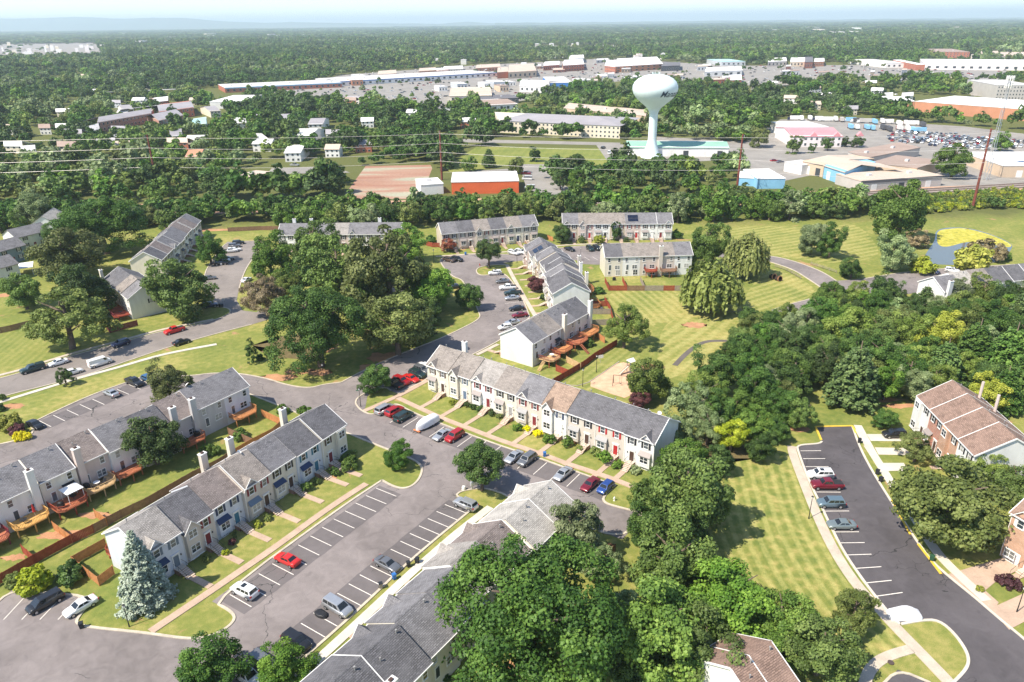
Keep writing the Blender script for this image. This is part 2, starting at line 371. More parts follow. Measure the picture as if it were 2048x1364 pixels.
kerb(path('C', (1042, 1206), (1064, 1250)), .4, .16, 0, M_YEL, 'painted_kerb')
kerb(path('C', (828, 1211), (862, 1290)), .4, .16, 0, M_YEL, 'painted_kerb')
for a, b in (((1290, 303), (1402, 505)), ((1445, 558), (1582, 735))): kerb(offset(path('G', a, b), -.5), .35, .17, 0, M_YEL, 'painted_kerb')
walk(path('C', (690, 1325), 'G', (690, 20), (760, 200), (840, 400), (942, 610), (1068, 800), (1210, 952), (1340, 1090), (1480, 1232), (1640, 1400)), 1.7, M_CONC)
walk(path('G', (1110, 1400), (1130, 1320), (1180, 1250), (1270, 1205), (1385, 1172)), 1.5, M_CONC)
pave('street', path('G', (1200, 1400), (1310, 1292), (1500, 1372), (1500, 1500)), M_DARK)
kerb(path('G', (1200, 1400), (1310, 1290), (1500, 1370)), .35)
walk(path('C', (1075, 1203), (1160, 1363), 'G', (1200, 85), (1310, 262), (1420, 420), (1530, 600), (1640, 715), (1830, 890)), 1.6, M_CONCW)
def q6(o, a, b): return o[0] + a / 5.851, o[1] + b / 5.851
def drive(*pts, mat=None): return pave('driveway', [P(*q6((1698, 740), *p)) for p in pts], mat or M_CONCW)
drive((205, 752), (620, 752), (640, 835), (255, 832)); drive((300, 908), (640, 915), (760, 1000), (345, 992)); drive((395, 1090), (640, 1090), (700, 1180), (450, 1185))
drive((60, 690), (150, 745), (215, 815), (150, 845)); drive((170, 890), (240, 870), (330, 1010), (250, 1010))
pave('driveway', path('G', (1600, 735), (1925, 637), (2035, 700), (1880, 780), (1820, 830), (1900, 900), (1860, 960)), M_WALKB)
pave('driveway', path('G', (1850, 935), (2150, 800), (2300, 880), (1960, 1060)), M_WALKB)
# --- middle road on the right
pave('street', path('C', (-300, 150), (100, 178), (490, 205), (600, 216), (700, 241), (800, 276), (880, 311), (950, 357), (1110, 345), (1300, 312), (1500, 290), (2048, 258), (2400, 235), (2400, 350), (2048, 362), (1500, 420), (1000, 470), (800, 560), (640, 640), (570, 560), (572, 528), (700, 487), (800, 463), (880, 430), (870, 402), (780, 342), (700, 292), (600, 257), (510, 231), (100, 212), (-300, 185)), M_ASPH)
for k in (path('C', (490, 205), (600, 216), (700, 241), (800, 276), (880, 311), (950, 357)), path('C', (1110, 345), (1300, 312), (1500, 290), (2048, 258), (2400, 235)), path('C', (572, 528), (700, 487), (800, 463), (880, 430), (870, 402), (780, 342), (700, 292), (600, 257), (510, 231))): kerb(k, .4)
walk(path('C', (1060, 380), (1120, 355)), .3, M_YEL)
PATH_PTS = [(1200 + a / 3.846, 640 + b / 3.846) for a, b in ((575, 350), (650, 270), (720, 212), (800, 167), (900, 158), (1120, 165), (1250, 170))]
walk([P(*p) for p in PATH_PTS], 1.4, asphalt('path_tar', .1, .15, 0., (1, .85, .75)), .04, 'footpath')
# --- painted stall lines (parts of the lot they lie on)
lots = [o for o in COL.objects if o.name.startswith('parking_lot') or o.name.startswith('parking_court')]
court, lotA, lotR = [o for o in lots]
def stall(parent, a, b, wd=.13):
    d = (b - a).normalized(); n = Vector((-d.y, d.x)) * wd / 2
    sheet('stall_line', [a + n, a - n, b - n, b + n], .062, M_LINE, parent)
def stalls(parent, a, b, side, n, ln=4.9, skip=()):
    a, b = P(*a), P(*b); d = (b - a).normalized(); nn = Vector((-d.y, d.x)) * side
    for i in range(n + 1):
        if i not in skip: p = a.lerp(b, i / n) + nn * .25; stall(parent, p, p + nn * ln)
M_BAY = asphalt('asphalt_bays', .115, .17, .9, (1, .88, .86)); BAYZ = [.046]
def bays(a, b, side, ln, parent):
    a, b = P(*a), P(*b); d = (b - a).normalized(); nn = Vector((-d.y, d.x)) * side; BAYZ[0] += .002
    n = 24; far_ = [b.lerp(a, i / n) + nn * (ln + random.uniform(-.12, .12)) for i in range(n + 1)]
    sheet('bay_surface', [a + nn * .2, b + nn * .2] + far_, BAYZ[0], M_BAY, parent)
bays((440, 1201), (757, 971), -1, 5.6, lotA); bays((946, 1019), (560, 1357), -1, 5.5, lotA); bays((812, 826), (1231, 971), -1, 5.6, lotA); bays((70, 845), (285, 757), -1, 5.3, court)
stalls(lotA, (458, 1188.5), (750.5, 976), -1, 12)
stalls(lotA, (936, 1028), (600, 1322), -1, 16, 4.9)
stalls(lotA, (812, 826), (1230, 971), -1, 14, 5.0)
stalls(court, (78, 841.5), (279.5, 759.6), -1, 8)
for x in (150, 256, 362, 468): stall(lotA, zw('D', x, 866 if x > 200 else 862), zw('D', x - 128, 1000))
for a, b in (((740, 12), (860, 11)), ((755, 58), (885, 57)), ((770, 105), (905, 104)), ((833, 253), (975, 254)), ((878, 365), (1025, 364)), ((932, 487), (1082, 486)), ((962, 551), (1115, 549)), ((998, 622), (1155, 617)), ((1052, 701), (1213, 690)), ((1115, 786), (1273, 770)), ((1185, 863), (1337, 841))):
    stall(lotR, zw('G', *a), zw('G', *b), .15)
mid = bpy.data.objects['street']
for i in range(9): a = zw('C', 1150 + i * 38, 338 - i * 5.5); stall(mid, a, a + Vector((2.2, -4.6)))
for a, b in (((930, 340), (985, 335)), ((1000, 400), (1050, 395)), ((965, 490), (1065, 478)), ((985, 545), (1080, 535)), ((960, 610), (1040, 600))): stall(mid, zw('B', *a), zw('B', *b))
for x in (0, 3, 6, 9): stall(mid, Vector((21 + x * 1.0, 262.5)), Vector((22.6 + x * 1.0, 258.4)))
# --- mown lawns with stripes
def lawn(name, pts, d0, d1, per, con, dry, n=2, z=.008):
    v = P(*d1) - P(*d0); th = math.atan2(v.y, v.x)
    return sheet(name, smooth([P(*p) for p in pts], n, True), z, grassmat(name, dry, (math.atan2(-math.cos(th), -math.sin(th)), per, con), .69))
def ZC(*p): return [zz('C', *q) for q in p]
lawn('lawn_rear', [(1212, 578), (1365, 575), (1470, 590), (1500, 640), (1330, 640), (1290, 660), (1225, 620)], zz('B', 1560, 400), zz('B', 1800, 620), 2.6, .85, .62, z=.012)
lawn('lawn_play', ZC((-60, 590), (150, 545), (420, 545), (440, 700), (420, 800), (250, 830), (60, 900), (-60, 940), (-110, 800)), zz('C', 0, 720), zz('C', 210, 565), 3.4, .9, .75, z=.014)
lawn('lawn_willow', ZC((400, 440), (560, 280), (640, 300), (830, 390), (800, 455), (570, 525), (430, 560)), zz('C', 460, 520), zz('C', 800, 400), 2.6, .8, .6, z=.016)
lawn('lawn_pond', ZC((250, 70), (450, 30), (720, 40), (900, 60), (1000, 20), (1100, 40), (1200, 160), (1190, 220), (980, 260), (720, 230), (490, 190), (330, 160)), zz('C', 400, 110), zz('C', 700, 60), 3.2, .8, .6, z=.018)
lawn('lawn_hero', [(1120, 770), (1200, 700), (1260, 690), (1290, 720), (1230, 740), (1160, 800)], (1140, 775), (1220, 720), 2., .6, .5, z=.018)
lawn('lawn_left', [zz('A', *p) for p in ((-80, 660), (120, 650), (420, 720), (300, 800), (0, 890), (-80, 910))], zz('A', 0, 740), zz('A', 130, 640), 1.9, .35, .35, z=.012)
lawn('lawn_bank', [zz('A', *p) for p in ((60, 1180), (40, 1080), (300, 1000), (700, 880), (1100, 790), (1400, 720), (1480, 780), (1300, 860), (1000, 880), (700, 960), (400, 1060), (200, 1150))], zz('A', 100, 1080), zz('A', 700, 900), 2.2, .18, .6, z=.012)
# the curved lawn beside the right-hand lot: stripes follow the pavement
EDGE = smooth(path('G', (665, 30), (735, 215), (815, 420), (915, 625), (1040, 820), (1180, 965), (1320, 1105), (1420, 1210)), 2)
g = [offset(EDGE, -d) for d in (0, 4, 8, 12, 16, 20)]
me = bpy.data.meshes.new('lawn_curve'); n_ = len(EDGE)
me.from_pydata([(p.x, p.y, .01) for row in g for p in row], [], [(r * n_ + i, r * n_ + i + 1, (r + 1) * n_ + i + 1, (r + 1) * n_ + i) for r in range(5) for i in range(n_ - 1)])
at = me.attributes.new('across', 'FLOAT', 'POINT'); at.data.foreach_set('value', [r * 4. for r in range(6) for _ in range(n_)])
m, t, b = newmat('grass_curve', .9, .1); p = pos(t)
mid_n = noise(t, .5, 5, p); fine = noise(t, 9., 3, p, 0, .7)
c = ramp(t, mid_n, [(.3, LUSH), (.5, GRN), (.72, DRY)])
ac = N(t, 'Attribute', {'attribute_name': 'across'}).outputs['Fac']
wv = math_(t, 'SINE', math_(t, 'MULTIPLY', math_(t, 'ADD', ac, math_(t, 'MULTIPLY', noise(t, .025, 1, p), 3.)), 2 * math.pi / 1.9))
wv = N(t, 'Clamp', Value=math_(t, 'MULTIPLY_ADD', wv, .9, .35)).outputs[0]
wv = math_(t, 'MULTIPLY', wv, ramp(t, noise(t, 1.2, 3, p), [(.25, grey(.1)), (.65, grey(1))]))
c = mix(t, math_(t, 'MULTIPLY', wv, .5), c, (.5, .45, .16)); c = mix(t, .85, c, ramp(t, fine, [(.25, grey(.5)), (.75, grey(1.5))]), 'MULTIPLY')
t.links.new(c, b.inputs['Base Color']); bump(t, b, fine, .6, .12); me.materials.append(m)
bm = bmesh.new(); bm.from_mesh(me)
for f in bm.faces:
    if f.normal.z < 0: f.normal_flip()
bm.to_mesh(me); bm.free()
inst('lawn_curve', me)['kind'] = 'structure'
# --- bare soil patches with ragged edges
SOILZ = [.018]
def soil(px, py, rx, ry, mat=None, name='bare_soil'):
    SOILZ[0] += .001
    c = P(px, py); k = c.y * 1.0 / F * 1.15; n = 26
    return sheet(name, [Vector((c.x + math.cos(i * 2 * math.pi / n) * rx * k * random.uniform(.6, 1.1), c.y + math.sin(i * 2 * math.pi / n) * ry * k * 1.9 * random.uniform(.6, 1.1))) for i in range(n)], SOILZ[0], mat or M_DIRT)
for s in ((770, 715, 48, 14), (735, 735, 20, 8), (555, 755, 42, 9), (600, 742, 30, 9), (610, 700, 60, 20), (28, 812, 26, 8), (8, 590, 20, 7), (640, 745, 26, 10), (1750, 800, 60, 7), (1800, 812, 40, 6), (1600, 858, 24, 7), (130, 1070, 70, 10), (30, 1115, 30, 7), (190, 1030, 40, 7), (1300, 735, 30, 9), (1390, 650, 26, 9), (1480, 700, 16, 12), (840, 760, 18, 6), (1290, 470, 30, 4), (1995, 845, 40, 6), (1030, 1345, 40, 20), (420, 460, 90, 5)): soil(*s)
for s in ((425, 1045, 30, 4), (660, 955, 14, 5)): soil(*s)
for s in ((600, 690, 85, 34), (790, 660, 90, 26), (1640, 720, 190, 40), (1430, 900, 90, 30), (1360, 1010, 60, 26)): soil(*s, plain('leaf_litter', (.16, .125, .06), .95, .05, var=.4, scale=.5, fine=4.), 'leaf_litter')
# --- playground
play = sheet('playground', smooth(path('B', (1435, 962), (1560, 880), (1640, 828), (1725, 850), (1740, 940), (1700, 1052), (1560, 1010)), 1, True), .03, M_SAND)
kerb(path('B', (1290, 962), (1420, 975), (1560, 880), (1635, 828)), .25, .12, 1, plain('timber_edge', (.35, .3, .24)), 'timber_edging')
# --- pond
mw, t, b = newmat('water', .06, .5); b.inputs['Base Color'].default_value = (.13, .15, .14, 1)
bump(t, b, noise(t, 1.5, 3), .06, .05)
sheet('pond', smooth([P(*q) for q in ZC((1530, 50), (1700, 40), (1850, 80), (1985, 140), (1970, 180), (1900, 265), (1440, 262), (1470, 200), (1530, 120))], 2, True), .02, mw)
ma, t, b = newmat('algae', .8, .1)
t.links.new(ramp(t, noise(t, .5, 5, pos(t), 1.), [(.3, (.27, .27, .05)), (.55, (.5, .44, .07)), (.7, (.56, .5, .16))]), b.inputs['Base Color'])
sheet('algae_mat', smooth([P(*q) for q in ZC((1545, 60), (1620, 50), (1700, 46), (1850, 84), (1980, 142), (1965, 165), (1860, 140), (1740, 128), (1690, 132), (1600, 160), (1545, 150), (1535, 100))], 2, True), .03, ma)
# --- railway
RAIL_PX = [(-200, 417), (0, 419), (100, 421), (400, 418), (740, 414), (1100, 404), (1300, 405), (1500, 401), (1720, 389), (1900, 380), (2048, 371), (2300, 355)]
RAIL = smooth([P(*p) for p in RAIL_PX], 2)
M_BALL = plain('ballast', (.36, .3, .26), .95, .05, var=.3, scale=.4, fine=5.)
bed = ribbon('railway_bed', offset(RAIL, 4.5), offset(RAIL, -4.5), .5, M_BALL, .5)
sh = ribbon('gravel_track', offset(RAIL, -5.5), offset(RAIL, -10), .04, plain('red_gravel', (.5, .31, .21), .95, .05, var=.25, scale=.3))
ribbon('gravel_track', offset(RAIL, 12), offset(RAIL, 6), .04, MATS['red_gravel'])
M_STEEL = plain('rail_steel', (.2, .14, .11), .4, .5, .6)
for d in (-2.75, -1.25, 1.25, 2.75): ribbon('rail', offset(RAIL, d + .06), offset(RAIL, d - .06), .78, M_STEEL, .2, bed)
# --- far fields and yards
def field(name, pts, mat, z=.03): return sheet(name, [P(*p) for p in pts], z, mat)
def ZT(*p): return [zz('T', *q) for q in p]
def ZU(*p): return [zz('U', *q) for q in p]
def ZS(*p): return [zz('S', *q) for q in p]
CLEAR = []                                                                     # world polygons kept free of trees
def clear(pts): CLEAR.append([P(*p) for p in pts])
m_dl, t, b = newmat('dirt_lot', .95, .05); p = pos(t)
c = ramp(t, noise(t, .06, 5, N(t, 'Mapping', Vector=p, Scale=(.25, 1.4, 1)).outputs[0], .4), [(.35, (.34, .18, .125)), (.52, (.4, .25, .18)), (.62, (.38, .37, .27))])
t.links.new(mix(t, .6, c, ramp(t, noise(t, .8, 4, p), [(.3, grey(.75)), (.7, grey(1.2))]), 'MULTIPLY'), b.inputs['Base Color'])
dl = ZT((10, 1165), (470, 1165), (540, 985), (530, 965), (150, 972)); field('bare_lot', dl, m_dl); clear(ZT((-20, 1190), (480, 1190), (620, 1090), (545, 960), (140, 965)))
gf = ZT((600, 1010), (780, 1000), (1000, 960), (1570, 965), (1560, 870), (800, 858), (690, 930)); 
sheet('meadow', [P(*p) for p in gf], .034, grassmat('meadow_grass', .25, (0.2, 5., .15), .75)); clear(ZT((560, 1090), (800, 1000), (1000, 975), (1560, 985), (1600, 850), (800, 850), (660, 930)))
field('yard', ZT((600, 1010), (1030, 985), (1100, 950), (1220, 955), (1250, 1050), (1400, 1130), (1200, 1160), (1100, 1130), (1060, 1000)), M_FARLOT); clear(ZT((590, 1130), (600, 1000), (1100, 945), (1225, 955), (1230, 1060), (1400, 1150), (1060, 1160)))
field('yard', ZT((1500, 850), (1660, 845), (1640, 960), (1570, 950)), M_FARLOT, .04); clear(ZT((1490, 845), (2048, 820), (2048, 950), (1560, 965)))
field('far_road', ZT((560, 810), (1640, 835), (1640, 852), (560, 830)), M_FARLOT, .05); clear(ZT((560, 800), (1640, 822), (1640, 862), (560, 840)))
field('yard', ZU((-100, 800), (420, 830), (560, 740), (620, 700), (900, 690), (1700, 740), (2100, 790), (2100, 1070), (1900, 1080), (1600, 1090), (1080, 1110), (880, 1010), (640, 1060), (480, 1010), (380, 930), (-100, 960)), M_FARLOT, .045)
clear(ZU((-200, 800), (420, 838), (560, 745), (600, 690), (900, 682), (1700, 735), (2300, 780), (2300, 1130), (1090, 1160), (640, 1130), (500, 1130), (380, 940), (-200, 960)))
SCRUB = [P(*p) for p in ZU((1080, 1175), (1500, 1150), (1800, 1130), (2300, 1100), (2300, 1240), (1900, 1215), (1480, 1255), (1100, 1230))]
CLEAR.append(SCRUB)
clear(ZU((1230, 545), (2300, 590), (2300, 660), (1250, 630)))
field('yard', ZU((1690, 480), (2100, 500), (2100, 575), (1740, 560)), M_FARLOT, .05); clear(ZU((1680, 470), (2200, 490), (2200, 585), (1740, 570)))
# commercial strip in the distance
shop = ZT((-600, 560), (-120, 470), (0, 440), (600, 395), (920, 375), (1150, 365), (1560, 340), (2300, 385), (3900, 375), (3900, 470), (2900, 470), (2600, 500), (2200, 500), (1700, 470), (1380, 500), (1360, 545), (1060, 590), (880, 610), (620, 640), (180, 615), (0, 590))
field('shopping_lot', shop, M_FARLOT, .06); CLEAR.append([P(*p) for p in shop])
clear(ZT((380, 570), (640, 590), (1060, 560), (1060, 660), (620, 640)))
clear(ZS((1140, 520), (1420, 500), (1420, 600), (1120, 590))); clear(ZS((1560, 940), (2060, 930), (2060, 1010), (1500, 1130), (1270, 1150), (1290, 1050))); field('far_road', ZS((1590, 985), (1950, 975), (2048, 1010), (1560, 1020)), M_FARLOT, .05)

for pts_ in ([(-40, 82), (60, 78), (190, 82), (210, 116), (100, 120), (-40, 124)], [(220, 66), (430, 64), (430, 74), (220, 78)], [(1580, 53), (1730, 52), (1735, 68), (1580, 69)], [(525, 62), (655, 62), (655, 73), (525, 74)], [(1080, 92), (1250, 90), (1250, 100), (1080, 104)]):
    field('far_town_ground', pts_, M_FARLOT, .08); CLEAR.append([P(*p) for p in pts_])
# ================================================================ townhouses
WALL = {k: siding('siding_' + k, c) for k, c in dict(white=(.8, .79, .75), cream=(.74, .68, .56), beige=(.63, .56, .48), tan=(.6, .51, .4), blue=(.68, .7, .74), grey=(.55, .53, .52), yellow=(.74, .68, .47), slate=(.2, .27, .33), pink=(.68, .56, .5)).items()}
WALL['brick'] = brickmat('brick_orange', (.44, .22, .13), (.52, .29, .18), (.55, .45, .36))
WALL['redbrick'] = brickmat('brick_red', (.36, .13, .09), (.44, .18, .12), (.5, .4, .33))
ROOF = {k: shingle('shingle_' + k, c) for k, c in dict(dark=(.14, .135, .142), grey=(.2, .192, .198), brown=(.235, .195, .178), tan=(.275, .24, .212), rust=(.33, .235, .175), light=(.33, .302, .275), pale=(.43, .4, .36), russet=(.27, .18, .14)).items()}
PAINT = {k: plain('paint_' + k, c, .5, .35, var=.08) for k, c in dict(black=(.025, .025, .03), maroon=(.2, .03, .035), navy=(.03, .05, .11), slate=(.16, .2, .24), teal=(.05, .17, .24), red=(.42, .03, .03), brown=(.08, .045, .035), grey=(.3, .29, .28), taupe=(.3, .26, .24), white=(.82, .81, .78), blue=(.12, .17, .24)).items()}
M_WHITE = PAINT['white']; M_TRIM = plain('trim_white', (.8, .78, .74), .5, .3, var=.08)
M_BLACK = plain('black_iron', (.02, .02, .022), .5, .4)
mg, t, b = newmat('window_glass', .07, .7)
t.links.new(ramp(t, noise(t, .35, 2), [(.35, (.03, .04, .05)), (.6, (.1, .12, .14)), (.75, (.3, .3, .29))]), b.inputs['Base Color']); M_GLASS = mg
M_BRICKP = plain('step_concrete', (.6, .5, .4), .85, .2, var=.2); M_RISER = plain('step_side', (.36, .2, .14), .85, .2, var=.2)
M_PIPE = plain('vent_pipe', (.3, .29, .28), .6, .3)
CACHE = {}
def cached(key, fn):
    if key not in CACHE: CACHE[key] = fn()
    return CACHE[key]
def window_mesh(wd, h, n):
    def mk():
        mb = MB(); f = .09
        mb.box(-wd / 2, -wd / 2 + f, -.07, 0, 0, h, M_TRIM); mb.box(wd / 2 - f, wd / 2, -.07, 0, 0, h, M_TRIM)
        mb.box(-wd / 2 + f, wd / 2 - f, -.07, 0, h - f, h, M_TRIM); mb.box(-wd / 2 - .05, wd / 2 + .05, -.12, 0, -.08, 0, M_TRIM); mb.box(-wd / 2 + f, wd / 2 - f, -.07, 0, 0, f, M_TRIM)
        mb.box(-wd / 2 + f, wd / 2 - f, -.06, 0, h / 2 - .03, h / 2 + .03, M_TRIM)
        for i in range(1, n): x = -wd / 2 + wd * i / n; mb.box(x - .05, x + .05, -.066, 0, f, h / 2 - .03, M_TRIM); mb.box(x - .05, x + .05, -.066, 0, h / 2 + .03, h - f, M_TRIM)
        return mb.mesh('window')
    return cached(('win', wd, h, n), mk)
GLASS = [M_GLASS]
for nm_, c_, rg in (('window_dark', (.03, .037, .045), .06), ('window_blind', (.42, .41, .38), .35), ('window_curtain', (.2, .2, .19), .2)):
    m_, t, b = newmat(nm_, rg, .6); t.links.new(ramp(t, noise(t, 1.5, 2), [(.3, tuple(x * .75 for x in c_)), (.7, c_)]), b.inputs['Base Color']); GLASS.append(m_)
GLASS += [GLASS[1], GLASS[1], M_GLASS]
rg_ = random.Random(31)
def pane_mesh(wd, h):
    return cached(('pane', wd, h), lambda: MB().box(-wd / 2 + .09, wd / 2 - .09, -.028, -.004, .09, h - .09, M_GLASS).mesh('pane'))
def shutter_mesh(h, col):
    def mk():
        mb = MB(); mb.box(-.2, .2, -.05, -.004, 0, h, PAINT[col])
        for k in range(2): mb.box(-.14, .14, -.062, -.052, .1 + k * h / 2, h / 2 - .06 + k * h / 2, PAINT[col])
        return mb.mesh('shutter')
    return cached(('sh', h, col), mk)
ROT = {'f': 0., 'b': math.pi, 'l': -math.pi / 2, 'r': math.pi / 2}
def window(par, x, y, z, wd=1., h=1.45, n=1, side='f', shut=None):
    o = inst('window', window_mesh(wd, h, n), par, (x, y, z), ROT[side]); inst('pane', pane_mesh(wd, h), o, mats=[rg_.choice(GLASS)])
    if shut:
        for s in (-1, 1): inst('shutter', shutter_mesh(h, shut), o, (s * (wd / 2 + .24), 0, 0))
    return o
def slab(mb, pts, th, mat):                                                    # a tilted sheet with thickness downwards
    n = len(pts); i = len(mb.v); k = mb.mi(mat)
    mb.v += [tuple(p) for p in pts] + [(p[0], p[1], p[2] - th) for p in pts]
    mb.f.append(tuple(range(i, i + n))); mb.f.append(tuple(range(i + 2 * n - 1, i + n - 1, -1))); mb.m += [k, k]
    for j in range(n): mb.f.append((i + j, i + n + j, i + n + (j + 1) % n, i + (j + 1) % n)); mb.m.append(k)
def gable_roof(mb, x0, x1, D, ze, zr, mat, o=.32, th=.15):
    s = (zr - ze) / (D / 2); e = .006
    mb.prism([(-o, ze - o * s + e), (D / 2, zr + e), (D / 2, zr + th), (-o, ze - o * s + th)], 'x', x0, x1, mat)
    mb.prism([(D + o, ze - o * s + e), (D / 2 + .001, zr + e), (D / 2 + .001, zr + th), (D + o, ze - o * s + th)], 'x', x0, x1, mat)
    mb.prism([(D / 2 - .18, zr + th - .1), (D / 2, zr + th + .03), (D / 2 + .18, zr + th - .1)], 'x', x0, x1, mat)
STEP = {}
def townhouse(label, group, O, ang, x0, wd, st, D=10.2, ze=6.6, rise=3.0, back=0., ends='', faces='f', yard=8., steps=5, door_z=.9):
    wall, roof, shut, door, awn, gab, bay, mir, ex = st
    d = Vector((math.cos(ang), math.sin(ang))); n = Vector((-d.y, d.x)); p = O + d * x0 + n * back
    hs = thing('townhouse', label, 'house', (p.x, p.y, 0), ang, group)
    zr = ze + rise; s = rise / (D / 2); W = WALL[wall]; R = ROOF[roof]
    mb = MB(); mb.prism([(0, 0), (D, 0), (D, ze), (D / 2, zr), (0, ze)], 'x', .004, wd - .004, W); mb.build('wall', hs)
    mb = MB(); gable_roof(mb, -.25 if 'l' in ends else .002, wd + (.25 if 'r' in ends else -.002), D, ze, zr, R); ro = mb.build('roof', hs)
    for y0, y1 in ((-.44, -.33), (D + .33, D + .44)): MB().box(.01, wd - .01, y0, y1, ze - .32 * s - .03, ze - .32 * s + .14, M_TRIM).build('gutter', hs)
    MB().box(.1, .2, -.09, -.005, .2, ze - .3, M_TRIM).build('downpipe', hs)
    def rake(xa, name='rake_board', up_=.05):
        mb = MB()
        for sg in (0, 1):
            pts = [(-.33, ze - .33 * s - .12), (D / 2, zr - .12), (D / 2, zr + .15 + up_), (-.33, ze - .33 * s + .15 + up_)]
            if sg: pts = [(D - y, z) for y, z in pts]
            mb.prism(pts, 'x', xa - .07, xa + .07, M_TRIM)
        mb.build(name, hs)
    if 'w' in ex: rake(.09)
    if 'l' in ends: rake(-.26, up_=.01)
    if 'r' in ends: rake(wd + .26, up_=.01)
    X = (lambda x: wd - x) if mir else (lambda x: x)
    if 'f' in faces:
        bx, dx = X(wd * .27), X(wd * .72)
        k = mg_ = None
        zw1, zw2 = door_z + .75, ze - 1.95
        fy = -.006
        if bay == '2':                                                         # two-storey box bay
            mb = MB(); mb.box(bx - 1.25, bx + 1.25, -.62, -.005, .75, ze - .25, W); mb.box(bx - 1.35, bx + 1.35, -.7, -.006, .62, .75, M_TRIM); mb.build('bay', hs); fy = -.625
        elif bay == '1':
            mb = MB(); mb.box(bx - 1.2, bx + 1.2, -.6, -.005, door_z - .1, door_z + 2.35, W); bo = mb.build('bay', hs)
            mb = MB(); slab(mb, [(bx - 1.35, -.85, door_z + 2.4), (bx + 1.35, -.85, door_z + 2.4), (bx + 1.2, -.02, door_z + 3.1), (bx - 1.2, -.02, door_z + 3.1)], .07, PAINT[awn] if awn in PAINT else R)
            mb.build('awning', hs)
        if bay in '12': window(hs, bx, -.63 if bay == '2' else -.605, zw1, 1.75, 1.45, 2)
        else: window(hs, bx, -.006, zw1, 1.6, 1.45, 2)
        window(hs, bx, fy, zw2, 1.6 if bay == '2' else 1.1, 1.45, 2 if bay == '2' else 1, 'f', None if bay == '2' else shut)
        window(hs, X(wd * .74), -.006, zw2, 1.0, 1.45, 1, 'f', shut)
        window(hs, bx, -.006 if bay != '2' else -.006, .1, 1.2, .5, 2)
        dm = cached(('door', door), lambda: (lambda m_: (m_.box(-.47, .47, -.05, -.004, 0, 2.08, PAINT[door]), m_.box(-.32, .32, -.065, -.052, .25, .9, PAINT[door]), m_.box(-.32, .32, -.065, -.052, 1.1, 1.9, PAINT[door]), m_.mesh('door'))[-1])(MB()))
        do = inst('door', dm, hs, (dx, 0, door_z))
        fm = cached('doorframe', lambda: (lambda m_: (m_.box(-.64, -.48, -.1, -.004, 0, 2.4, M_TRIM), m_.box(.48, .64, -.1, -.004, 0, 2.4, M_TRIM), m_.box(-.48, .48, -.09, -.004, 2.1, 2.4, M_TRIM), m_.box(-.75, .75, -.2, -.004, 2.41, 2.52, M_TRIM), m_.mesh('door_frame'))[-1])(MB()))
        inst('door_frame', fm, do)
        lm = cached('lantern', lambda: MB().box(-.07, .07, -.16, -.004, 0, .28, M_BLACK).mesh('porch_lantern')); inst('porch_lantern', lm, hs, (dx + (.95 if not mir else -.95), 0, door_z + 1.6))
        sm = cached(('stoop', door_z), lambda: MB().box(-.75, .75, -1.25, -.006, 0, door_z - .02, M_RISER).box(-.78, .78, -1.28, -.007, door_z - .02, door_z + .03, M_BRICKP).mesh('stoop'))
        inst('stoop', sm, hs, (dx, 0, 0))
        st_ = cached('step', lambda: MB().box(-.72, .72, -.36, 0, -.15, 0, M_RISER).box(-.74, .74, -.37, -.002, .001, .04, M_BRICKP).mesh('step'))
        for i in range(steps): inst('step', st_, hs, (dx, -1.285 - i * .36, door_z - (i + 1) * door_z / (steps + 1)))
        hm = cached('handrail', lambda: (lambda m_: (m_.tube((0, -1.25, door_z + .9), (0, -1.25 - steps * .36, .95), .03, .03, M_BLACK, 5), m_.tube((0, -1.25, door_z), (0, -1.25, door_z + .9), .025, .025, M_BLACK, 5), m_.tube((0, -1.25 - steps * .36, .05), (0, -1.25 - steps * .36, .95), .025, .025, M_BLACK, 5), m_.tube((0, -1.25, door_z + .9), (0, -.1, door_z + .9), .03, .03, M_BLACK, 5), m_.mesh('handrail'))[-1])(MB()))
        for sg in (-.7, .7): inst('handrail', hm, hs, (dx + sg, 0, 0))
        mb = MB(); mb.box(dx - .55, dx + .55, -yard, -1.3 - steps * .36, .0, .1, M_WALKB); mb.build('front_walk', hs)
        if gab:                                                                # small front gable over the bay
            gx = bx if gab == 'b' else X(wd * .74); gw = 1.55 if bay != '2' else 1.4; yf = -.01 if bay != '2' or gab != 'b' else -.63
            zb, zp = ze - .42, ze + 1.25
            mb = MB(); mb.prism([(gx - gw, zb), (gx + gw, zb), (gx, zp)], 'y', yf, .4, W); go = mb.build('gable', hs)
            mb = MB(); yb = (zp - ze) / s
            for sg in (-1, 1):
                k_ = .25
                slab(mb, [(gx, yf - .28, zp + .16), (gx + sg * (gw + k_), yf - .28, zb - (zp - zb) * k_ / gw + .16), (gx + sg * (gw + k_), .1, zb - (zp - zb) * k_ / gw + .16), (gx, yb, zp + .16)], .12, R)
            mb.build('gable_roof', go)
            mb = MB()
            for sg in (-1, 1): slab(mb, [(gx, yf - .36, zp + .14), (gx + sg * (gw + .25), yf - .36, zb - (zp - zb) * .25 / gw + .14), (gx + sg * (gw + .25), yf - .285, zb - (zp - zb) * .25 / gw + .14), (gx, yf - .285, zp + .14)], .2, M_TRIM)
            mb.build('gable_trim', go)
